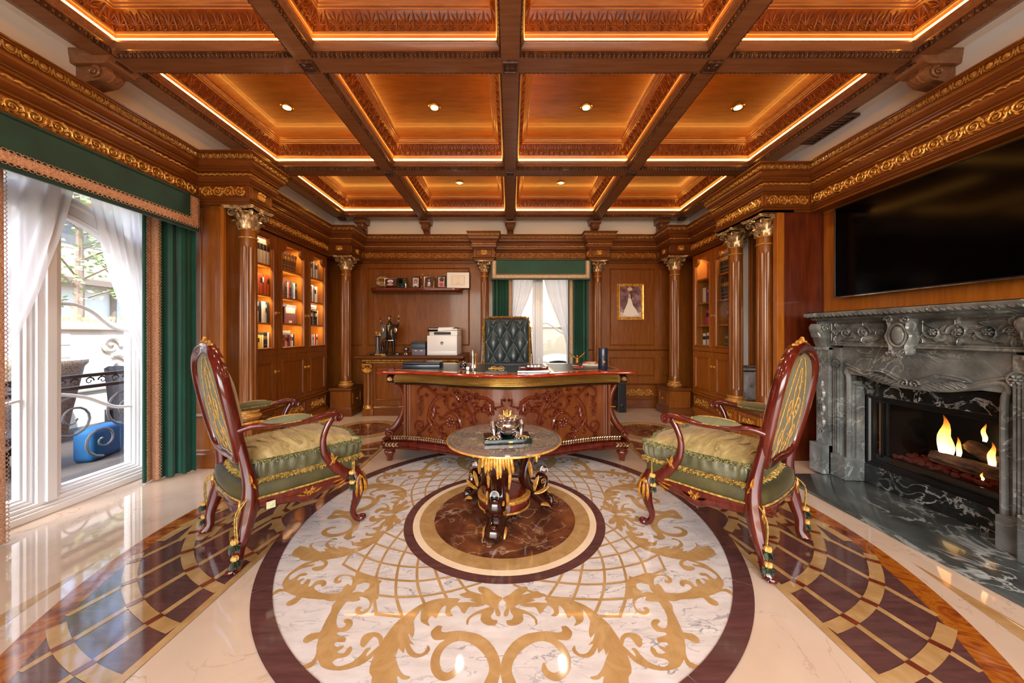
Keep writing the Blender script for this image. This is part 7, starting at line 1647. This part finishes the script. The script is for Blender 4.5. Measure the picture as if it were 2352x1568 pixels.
# low burr-veneered drum between the legs
m = MB(); m.lathe([(.155, .075), (.16, .08), (.160, .13), (.158, .135)], n=48); dr = m.build('drum', 'mahog', tb)
m = MB(); m.lathe([(.16, .074), (.168, .080), (.162, .088)], n=48, cap=False); m.build('drum_ring', 'gold_wood', dr)
m = MB(); m.lathe([(.150, .134), (.170, .136), (.172, .146), (.166, .154), (.146, .158), (.142, .160)], n=48, cap=False); m.build('drum_ring', 'gold_wood', dr)
m = MB(); m.lathe([(.145, .158), (.0, .1585)], n=48); m.build('drum_top', texmat('burr', [(.3, '5a1a0c'), (.5, '7c2a12'), (.7, '9c4420')], nscale=14, dist=2, rough=.12, coat=.8), dr)
def tleg(ang, lab=None):
    T = lambda r_, s, z: (r_*cos(ang)-s*sin(ang), r_*sin(ang)+s*cos(ang), z)
    c = bez([(.135, 0, .476), (.165, 0, .43), (.165, 0, .36), (.140, 0, .28), (.145, 0, .20), (.185, 0, .145), (.235, 0, .125), (.275, 0, .15), (.285, 0, .195), (.262, 0, .222), (.238, 0, .205), (.245, 0, .185)], 5)
    m = MB(); sec = [(cos(a)*(1-.12*abs(cos(3*a))), sin(a)*(1-.12*abs(cos(4*a)))) for a in [2*PI*k/24 for k in range(24)]]
    m.tube([T(p.x, 0, p.z) for p in c], lerpn([(.034, .070), (.044, .076), (.048, .070), (.044, .062), (.038, .056), (.036, .052), (.034, .050), (.028, .046), (.024, .042), (.018, .038), (.014, .032), (.009, .026)], 5), up=tuple(Vector((cos(ang), sin(ang), .3))), sec=sec)
    lg = m.build('leg', 'espresso', tb, ang=60)
    c2 = bez([(.19, 0, .135), (.225, 0, .095), (.265, 0, .06), (.305, 0, .035), (.325, 0, .045), (.325, 0, .075), (.300, 0, .085), (.288, 0, .068)], 5); m = MB()
    m.tube([T(p.x, 0, p.z-.004) for p in c2], lerpn([(.036, .054), (.038, .058), (.038, .060), (.034, .056), (.028, .052), (.022, .046), (.016, .038), (.01, .03)], 5), up=tuple(Vector((cos(ang), sin(ang), .3))), sec=sec); m.build('scroll_foot', 'espresso', lg, ang=60)
    g = MB()                                     # gilded acanthus falling from the top
    for k in range(11):
        s = (k-5)*.0155; q = []
        for i in range(6): f = i/5; q.append(T(.180+.026*sin(PI*f*.9)+.006*cos(k*2.1)+(.012 if i == 5 else 0), s*(1+.2*f), .476-(.10+.035*((k*3) % 4)/3+.03*(k in (4, 5, 6)))*f))
        g.tube(q, [(.012, .0092), (.014, .0100), (.014, .0100), (.012, .0095), (.011, .0105), (.005, .006)], 8)
    g.build('gilded_acanthus', 'gold', lg, ang=80)
    g = MB()
    for sg in (-1, 1):
        q = MB(); o_leaf(q, 0, 0, PI/2, .13, .03, .014, .25, 4); g.add(q, lambda a, b, h: T(.165+a, sg*(.060+h), .24+b)); q = MB(); o_leaf(q, 0, 0, PI/2, .10, .03, .014, -.5, 4); g.add(q, lambda a, b, h: T(.19+a, sg*(.054+h), .15+b))
        q = MB(); o_leaf(q, 0, 0, -.2, .12, .026, .012, .9, 4); g.add(q, lambda a, b, h: T(.19+a, sg*(.052+h), .13+b)); q = MB(); o_leaf(q, 0, 0, .4, .08, .024, .012, -1.2, 4); g.add(q, lambda a, b, h: T(.235+a, sg*(.057+h), .05+b))
        q = MB(); o_scroll(q, 0, 0, .02, 1.2, 1, 0, .004, .01, 12, .2); g.add(q, lambda a, b, h: T(.258+a, sg*(.042+h), .195+b))
    for k in range(3): q = MB(); o_leaf(q, (k-1)*.022, 0, PI/2+(k-1)*.2, .07, .02, .014, 0, 3); g.add(q, lambda a, b, h: T(.318+h, a, .03+b))
    g.build('leaf_gilding', 'gold_wood', lg, ang=80)
    m = MB(); p = T(.285, 0, .250); m.lathe([(.012, .205), (.014, .21), (.008, .218), (.010, .224)], (p[0], p[1], 0), n=14); m.build('ball_mount', 'silver', lg)
    m = MB(); m.ell(p, .027, 24, 16); m.build('crystal_ball', 'crystal', lg)
for a in (260, 20, 140): tleg(math.radians(a))
# ================================================================ FROG ON MARBLE SLAB
fg = thing('frog_sculpture', 'silver frog with crown and cigar on a green marble slab, on the coffee table', 'sculpture', (-.02, 2.19, .5005), math.radians(7))
MB().box(-.145, .145, -.085, .085, .001, .028).build('slab', 'green_marble', fg, bev=.002)
MB().box(.0, .026, -.0862, -.085, .010, .018).build('name_plate', 'gold', fg, smooth=False)
def blob(nm, parts, mat, par, vox=.0045):
    m = MB()
    for (c, r, rot) in parts: m.ell(c, r, 20, 14, rot)
    o = m.build(nm, mat, par); md = o.modifiers.new('remesh', 'REMESH'); md.mode = 'VOXEL'; md.voxel_size = vox; md.use_smooth_shade = True
    s = o.modifiers.new('smooth', 'SMOOTH'); s.iterations = 6; s.factor = .6; return o
X_ = Matrix.Rotation(.5, 3, 'X')
blob('body', [((0, .01, .085), (.068, .062, .055), X_), ((0, -.025, .115), (.074, .055, .042), None), ((0, -.045, .105), (.062, .040, .034), None), ((0, .05, .055), (.05, .05, .035), None), ((-.045, -.020, .148), (.023, .024, .022), None), ((.045, -.020, .148), (.023, .024, .022), None), ((0, -.03, .075), (.055, .045, .035), None)], 'silver', fg)
m = MB(); c = bez([(-.073, -.035, .108), (-.052, -.068, .098), (-.02, -.086, .106), (0, -.089, .110), (.02, -.086, .106), (.052, -.068, .098), (.073, -.035, .108)], 5); m.tube(c, .0032, 6); m.build('lip', 'gold_pale', fg)
for sg in (-1, 1):
    m = MB(); m.ell((sg*.052, -.036, .154), (.012, .010, .012), 14, 10); ey = m.build('eye', 'gold', fg); m = MB(); m.ell((sg*.055, -.0445, .155), (.006, .004, .007), 10, 6); m.build('pupil', 'black_gloss', ey)
    m = MB(); m.tube([(sg*.018+.006*cos(a), -.079-.0*a, .128+.005*sin(a)) for a in [2*PI*k/12 for k in range(12)]], .0022, 5, closed=True); m.ell((sg*.018, -.078, .128), (.0045, .003, .004), 8, 5); m.build('nostril', 'dark', fg)
    m = MB(); m.tube(bez([(sg*.055, .06, .04), (sg*.082, .045, .085), (sg*.092, .01, .105), (sg*.088, -.02, .075), (sg*.08, -.03, .035), (sg*.078, -.035, .031)], 5), lerpn([.024, .026, .020, .016, .012, .010], 5), 12); hl = m.build('hind_leg', 'silver', fg, ang=80)
    m = MB()
    for k in range(4):
        a = -PI/2+(k-1.5)*.45+sg*.3; e_ = (sg*.082+.052*cos(a), -.036+.046*sin(a), .0335); m.tube([(sg*.080, -.034, .038), tuple((Vector((sg*.080, -.034, .037))+Vector(e_))/2), e_], [.008, .006, .0045], 8); m.ell(e_, (.0075, .0075, .0055), 8, 6)
    m.build('webbed_foot', 'gold_pale', hl)
    m = MB(); m.tube(bez([(sg*.045, -.025, .07), (sg*.060, -.05, .055), (sg*.048, -.065, .036)], 5), [.014, .0135, .013, .012, .012, .011, .011, .010, .010, .009, .009], 10)
    for k in range(3): a = -PI/2+(k-1)*.6; m.tube([(sg*.048, -.064, .036), (sg*.048+.022*cos(a), -.064+.018*sin(a), .0325)], [.006, .0045], 6)
    m.build('front_leg', 'silver', fg, ang=80)
    m = MB()
    for k in range(3): m.tube(bez([(sg*(.022+.018*k), -.062+.012*k, .150-.004*k), (sg*(.030+.018*k), -.02, .164-.006*k), (sg*(.026+.018*k), .02, .150-.012*k)], 4), .0022, 5)
    m.build('engraved_line', 'gold_pale', fg)
m = MB(); m.tube([(-.020, -.080, .104), (-.036, -.112, .092)], [.0085, .0095], 12); cg = m.build('cigar', 'carve_dark', fg); m = MB(); m.ell((-.0365, -.1125, .0918), (.0095, .004, .0095), 10, 5, Matrix.Rotation(-.4, 3, 'Z')); m.build('cigar_tip', 'dark', cg)
m = MB(); m.lathe([(.018, .150), (.020, .158), (.019, .162)], (0, -.015, 0), n=18)
for k in range(5): a = 2*PI*k/5+.3; p = Vector((.021*cos(a), -.015+.021*sin(a), .160)); m.tube([p, p+Vector((.003*cos(a), .003*sin(a), .024))], [.006, .0015], 6); m.ell(p+Vector((.003*cos(a), .003*sin(a), .026)), .0045, 6, 5)
m.build('crown', 'gold', fg)
# ================================================================ FIREPLACE
fpc = thing('fireplace', 'carved grey marble fireplace with raised cartouche and black veined surround', 'fireplace', (0, 0, 0))
YC = 2.30; GM = 'grey_marble'
MB().box(2.19, 2.90, 1.0, 2.86, .0005, .022).build('hearth', 'hearth_marble', fpc, bev=.003)
XW = WR; 
def fb(nm, x, y0, y1, z0, z1, mt=GM, bev=.004, par=None, xb=None): return MB().box(x, xb or XW, y0, y1, z0, z1).build(nm, mt, par or fpc, smooth=False, bev=bev)
# black marble slips round the opening
BMt = 'black_marble'
fb('black_slip', 2.76, YC-.52, YC+.52, .70, .86, BMt); fb('black_slip', 2.76, YC-.52, YC+.52, .022, .165, BMt)
for (a, b) in ((YC-.52, YC-.415), (YC+.415, YC+.52)): fb('black_slip', 2.7602, a, b, .165, .70, BMt)
fr_ = F_right(2.64)
for sg in (-1, 1):
    Y = lambda d: YC+sg*d
    def seg(nm, x, d0, d1, z0, z1, **k): a, b = sorted((Y(d0), Y(d1))); return fb(nm, x, a, b, z0, z1, **k)
    seg('inner_pilaster', 2.665, .43, .475, .022, .80); seg('inner_fillet', 2.70, .415, .432, .022, .78); seg('leg', 2.63, .475, .545, .022, 1.06); seg('plinth', 2.615, .42, .55, .022, .20)
    seg('outer_pier', 2.60, .545, .66, .022, 1.28); seg('plinth', 2.55, .545, .672, .022, .26, bev=.006)
    # console: scrolled bracket at the top of the pier, leaf drop below
    m = MB(); c = bez([(2.60, 0, 1.255), (2.545, 0, 1.25), (2.535, 0, 1.20), (2.56, 0, 1.15), (2.575, 0, 1.10), (2.59, 0, 1.06)], 5); rows = [[(2.62, Y(.555), p.z), (p.x, Y(.555), p.z), (p.x-.012, Y(.58), p.z), (p.x-.004, Y(.605), p.z), (p.x-.012, Y(.63), p.z), (p.x, Y(.655), p.z), (2.62, Y(.655), p.z)] for p in c]; m.grid(rows); cs_ = m.build('console', GM, fpc, ang=50)
    q = MB()
    for k in range(5): o_leaf(q, (k-2)*.018, .05, PI/2+(k-2)*.12, .10, .028, .016, 0, 4)
    g = MB(); g.add(q, lambda a, b, h: (2.545+.1*max(0, .12-b)-h, Y(.605)+a, 1.09+b)); q = MB(); o_scroll(q, 0, 0, .035, 1.3, 1, 0, .010, .012, 14, .2); 
    for d in (.548, .662): g.add(q, lambda a, b, h: (2.575+a, Y(d)+(h if (d > .6) == (sg > 0) else -h), 1.215+b))
    g.build('console_carving', GM, cs_, ang=60)
    seg('necking', 2.575, .545, .665, 1.035, 1.06); q = MB()
    for k in range(6): o_leaf(q, 0, .78-.06*k, -PI/2+.2*(-1)**k, .09, .05, .014, 0, 3)
    o_scroll(q, 0, .36, .03, 1.2, 1, 0, .009, .014, 12, .2); g = MB(); g.add(q, lambda a, b, h: (2.60-h, Y(.605)+a, b)); g.build('leaf_drop', GM, fpc, ang=60)
    # fluting on the legs and round boss in the corner block
    m = MB(); [m.add(MB().box(2.618, 2.635, Y(.49+.016*k)-.004, Y(.49+.016*k)+.004, .22, .95), Matrix()) for k in range(3)]; f = m.build('reeding', GM, fpc, smooth=False); f['kind'] = 'stuff'
    q = MB(); o_flower(q, Y(.50), .93, .03, .03, 6); q.tube([(Y(.50)+.04*cos(a), .93+.04*sin(a), .004) for a in [2*PI*k/20 for k in range(20)]], .007, 5, closed=True); g = MB(); g.add(q, F_right(2.63)); g.build('corner_boss', GM, fpc)
    # shouldered moulding framing the opening
    P = [(Y(.43), .20), (Y(.43), .78), (Y(.45), .86), (Y(.43), .90), (Y(.36), .885), (Y(.25), .845), (Y(.12), .82), (Y(.0), .815)]
    b = bez([(s, z, 0) for s, z in P], 5); m = MB(); m.tube([(2.655, p.x, p.y) for p in b], [(.018, .016)]*len(b), 8, up=(1, 0, 0)); m.tube([(2.65, p.x+sg*.03, p.y+.03) for p in b[12:]], [(.012, .010)]*len(b[12:]), 8, up=(1, 0, 0)); m.build('shouldered_moulding', GM, fpc)
    q = MB()                                     # large acanthus leaves either side of the centre
    for k in range(7): o_leaf(q, .05+.030*k, .845+.010*k+.02*sin(k*.6), .95-.10*k, .085, .036, .022, -.7, 4); o_leaf(q, .05+.030*k, .838+.008*k, -.25, .07, .03, .018, -.4, 4)
    o_scroll(q, .03, .84, .03, 1.2, 1, 0, .010, .02, 14, .2); g = MB(); g.add(q, lambda a, b, h: (2.645-h, Y(a), b)); g.build('acanthus_spray', GM, fpc, ang=60)
fb('apron', 2.65, YC-.475, YC+.475, .85, 1.08); 
m = MB(); pr_ = [(YC-.475, .86), (YC-.40, .865), (YC-.25, .83), (YC-.12, .805), (YC, .80), (YC+.12, .805), (YC+.25, .83), (YC+.40, .865), (YC+.475, .86)]; m.poly(pr_, -2.88, -2.655, lambda y, z, x: (-x, y, z)); m.build('shaped_apron_edge', GM, fpc, smooth=False)
fb('frieze', 2.62, YC-.55, YC+.55, 1.075, 1.275)
for z0, z1, x in ((1.075, 1.09, 2.595), (1.09, 1.10, 2.606), (1.262, 1.275, 2.60)): fb('frieze_fillet', x, YC-.55, YC+.55, z0, z1)
m = MB(); pmold(m, F_right(2.62), YC-.535, YC-.09, 1.108, 1.255, .012, .01); pmold(m, F_right(2.62), YC+.09, YC+.535, 1.108, 1.255, .012, .01); m.build('frieze_panel', GM, fpc)
for sg in (-1, 1):
    q = MB()
    for (s, rr, t0) in ((.15, .045, 1), (.27, .052, -1), (.40, .050, 1), (.49, .03, -1)):
        o_scroll(q, s, 1.18, rr, 1.4, t0, PI, .009, .016, 16, .2); o_flower(q, s, 1.18, .024, .022, 6)
        for k in range(4): o_leaf(q, s+.03*cos(k*1.6), 1.18+.03*sin(k*1.6), k*1.6+.4, .055, .024, .016, t0*.8, 3)
    g = MB(); g.add(q, lambda a, b, h: (2.62-h*1.3, YC+sg*a, b)); g.build('frieze_carving', GM, fpc, ang=60)
# cartouche
q = MB(); C = [(0, 1.285), (.045, 1.29), (.075, 1.265), (.065, 1.21), (.085, 1.15), (.06, 1.09), (.055, 1.04), (.02, 1.025), (0, 1.02)]
b = bez([(x, z, 0) for x, z in C], 4); ring = [(p.x, p.y) for p in b]+[(-p.x, p.y) for p in b[-2:0:-1]]
m = MB(); m.loop(ring[::-1], [(0, 0), (0, .05), (.012, .062), (.026, .05)], lambda s, z, h: (2.61-h, YC+s, z)); m.poly([(x*.78, 1.155+(z-1.155)*.80) for x, z in ring], .045, None, lambda s, z, h: (2.61-h, YC+s, z)); ct = m.build('cartouche', GM, fpc, ang=50)
m = MB(); m.ell((2.562, YC, 1.16), (.022, .042, .062), 20, 12); m.tube([(2.556, YC+.052*cos(a), 1.16+.075*sin(a)) for a in [2*PI*k/28 for k in range(28)]], .008, 6, closed=True); m.build('oval_boss', GM, ct)
q = MB()
for sg in (-1, 1): o_scroll(q, sg*.05, 1.265, .028, 1.3, sg, 0, .010, .02, 14, .2); o_scroll(q, sg*.04, 1.045, .024, 1.3, -sg, 0, .009, .02, 14, .2); o_leaf(q, 0, 1.05, -PI/2+sg*.5, .05, .03, .02, 0, 3)
g = MB(); g.add(q, lambda a, b, h: (2.565-h, YC+a, b)); g.build('cartouche_scroll', GM, ct, ang=60)
# moulded shelf
P = [(2.88, YC-.70), (2.53, YC-.70), (2.53, YC+.70), (2.88, YC+.70)][::-1]
P = [(2.88, YC+.70), (2.53, YC+.70), (2.53, YC-.70), (2.88, YC-.70)]
m = MB(); m.loop(P, [(.05, 1.272), (.035, 1.285), (.030, 1.295), (.012, 1.302), (.0, 1.312), (-.004, 1.326), (.0, 1.340), (.008, 1.344), (.02, 1.345)], lambda x, y, h: (x, y, h), closed=False); k = len(m.v); m.v += [(x, y, 1.345) for x, y in P]+[(x, y, 1.275) for x, y in P]; m.f += [(k+3, k+2, k+1, k), (k+4, k+5, k+6, k+7)]; sf = m.build('mantel_shelf', GM, fpc, ang=40)
g = MB(); q = F_right(2.535); 
for i in range(40): s = YC-.69+i*.0345; l = MB(); o_leaf(l, s, 1.305, .5, .036, .022, .010, .5, 3); g.add(l, q)
g.build('leaf_edge', GM, sf, ang=60)
# firebox, glass front, logs and flames
y0, y1, z0, z1 = YC-.415, YC+.415, .165, .70
m = MB(); bxm = lambda *a: m.add(MB().box(*a), Matrix())
bxm(2.885, 3.25, y0, y1, z0, z0+.02); bxm(2.885, 3.25, y0, y1, z1-.02, z1); bxm(2.885, 3.25, y0, y0+.02, z0, z1); bxm(2.885, 3.25, y1-.02, y1, z0, z1); bxm(3.23, 3.25, y0, y1, z0, z1); fbx = m.build('firebox', 'black', fpc, smooth=False); fbx['kind'] = 'stuff'
m = MB(); m.loop(rect(y0, y1, z0, z1), [(0, 0), (0, .02), (.022, .02), (.03, .008), (.045, .008), (.045, -.02)], F_right(2.79)); m.build('metal_surround', 'black', fpc, ang=25)
MB().quad((2.80, y0+.04, z0+.04), (2.80, y1-.04, z0+.04), (2.80, y1-.04, z1-.04), (2.80, y0+.04, z1-.04)).build('glass_front', 'pane', fpc, smooth=False)
MB().box(2.79, 2.795, y0+.04, y1-.04, z0+.045, z0+.095).build('lower_louvre', 'black_gloss', fpc, smooth=False)
M['log'] = texmat('log', [(.35, '2a1a12'), (.5, '5c4030'), (.7, '8a6a50')], scale=(1, .25, 1), nscale=30, rough=.9, bump=1)
M['ember'] = texmat('ember', [(.4, '1a0a06'), (.6, '3a120a')], nscale=30, rough=.9); nb = M['ember'].node_tree.nodes['Principled BSDF']; nb.inputs['Emission Color'].default_value = lin('ff3a10'); nb.inputs['Emission Strength'].default_value = .03
def log(lab, a, b, r0):
    t = thing('log', lab, 'log', (0, 0, 0), 0, None); r = random.Random(int(r0*1000)); N = 14; pts = [Vector(a).lerp(Vector(b), i/10) for i in range(11)]
    m = MB(); m.tube(pts, [r0*(1+.08*r.uniform(-1, 1)) for _ in pts], up=(0, 0, 1), sec=[(cos(2*PI*k/18)*(1+.10*((k*7) % 3-1)), sin(2*PI*k/18)*(1+.10*((k*5) % 3-1))) for k in range(18)]); m.build('bark', 'log', t, ang=20)
    return t
log('long ridged log lying at the front of the fire', (2.965, 1.975, .315), (2.965, 2.44, .315), .042)
log('short thick log crossing upward behind the front one', (3.03, 2.14, .365), (3.06, 2.32, .43), .040)
log('thin forked log leaning at the back of the fire', (3.06, 2.02, .36), (3.10, 2.20, .44), .026)
m = MB(); r = random.Random(6)
for k in range(150): y = r.uniform(1.93, 2.66); m.ell((r.uniform(2.87, 3.10), y, .2475+r.uniform(0, .012)), (.014, .016, .011), 5, 4)
eb = m.build('embers', 'ember'); eb['kind'] = 'stuff'; tag(eb, 'bed of glowing embers and ash under the logs', 'embers', kind='stuff')
MB().box(2.86, 3.12, 1.93, 2.67, .185, .235).build('burner_tray', 'black', fpc, smooth=False)
fm = bpy.data.materials.new('flame'); fm.use_nodes = True; n_ = fm.node_tree; n_.nodes.clear(); L_ = n_.links.new
o_ = n_.nodes.new('ShaderNodeOutputMaterial'); em = n_.nodes.new('ShaderNodeEmission'); tr = n_.nodes.new('ShaderNodeBsdfTransparent'); mx_ = n_.nodes.new('ShaderNodeMixShader')
tc_ = n_.nodes.new('ShaderNodeTexCoord'); sx = n_.nodes.new('ShaderNodeSeparateXYZ'); L_(tc_.outputs['Generated'], sx.inputs[0]); rp_ = ramp(n_, [(0, 'ffe9b8'), (.35, 'ffd080'), (.7, 'ff9a36'), (1, 'c84a10')]); L_(sx.outputs['Z'], rp_.inputs[0]); L_(rp_.outputs[0], em.inputs[0]); em.inputs[1].default_value = 3.4
al_ = ramp(n_, [(0, 'ffffff'), (.6, 'd0d0d0'), (1, '303030')]); L_(sx.outputs['Z'], al_.inputs[0]); L_(al_.outputs[0], mx_.inputs[0]); L_(tr.outputs[0], mx_.inputs[1]); L_(em.outputs[0], mx_.inputs[2]); L_(mx_.outputs[0], o_.inputs[0]); M['flame'] = fm
for (lab, y, z0, h, w, x) in (('tallest twin-tipped flame at the left of the logs', 2.40, .34, .27, .05, 2.99), ('small flame behind the crossing log', 2.24, .475, .12, .018, 3.05), ('middle flame right of the crossing log', 2.155, .34, .16, .026, 2.98),
                              ('slender flame beside the middle one', 2.10, .33, .13, .018, 2.98), ('thin curling flame at the right end', 1.985, .32, .24, .022, 3.0), ('small flame just right of the tallest one', 2.33, .35, .13, .02, 3.0), ('tiny flame low under the front log', 2.14, .27, .05, .010, 2.90)):
    t = thing('flame', lab, 'flame', (0, 0, 0)); r = random.Random(int(y*1000))
    for j, (dy_, hh, ww) in enumerate(((0, 1, 1), (-.6, .72, .6)) if w > .03 else ((0, 1, 1),)):
        ph = r.uniform(0, 6); m = MB(); m.tube([(x+.004*sin(i), y+dy_*w+w*.35*sin(ph+i*.7)*i/9, z0+h*hh*i/9) for i in range(10)], [(max(.0008, w*ww*(sin(PI*min(1, (i+1.4)/10.6))**.9)*(1-.06*i)), w*ww*.5*max(.02, 1-i/9.5)) for i in range(10)], 10, up=(0, 1, 0)); m.build('tongue', 'flame', t)
# ================================================================ TELEVISION
tv = thing('television', 'large black wall-mounted flat television above the fireplace', 'television', (0, 0, 0))
MB().box(2.815, 2.872, 1.62, 3.015, 1.485, 2.245).build('housing', 'black', tv, bev=.004)
MB().loop(rect(1.615, 3.02, 1.48, 2.25), [(0, 0), (0, .008), (.008, .010), (.012, .006)], F_right(2.815)).build('bezel', 'black', tv)
MB().quad((2.8085, 1.627, 1.492), (2.8085, 3.008, 1.492), (2.8085, 3.008, 2.238), (2.8085, 1.627, 2.238)).build('screen', 'tv_screen', tv, smooth=False)
MB().box(2.806, 2.82, 1.62, 3.015, 1.476, 1.486).build('lower_trim', 'silver', tv, smooth=False)
p = group_struct('trim_40')
m = MB(); m.box(2.862, 2.88, 1.0, 3.185, 2.255, 2.30); m.build('upper_board', 'panel_y', p, smooth=False)
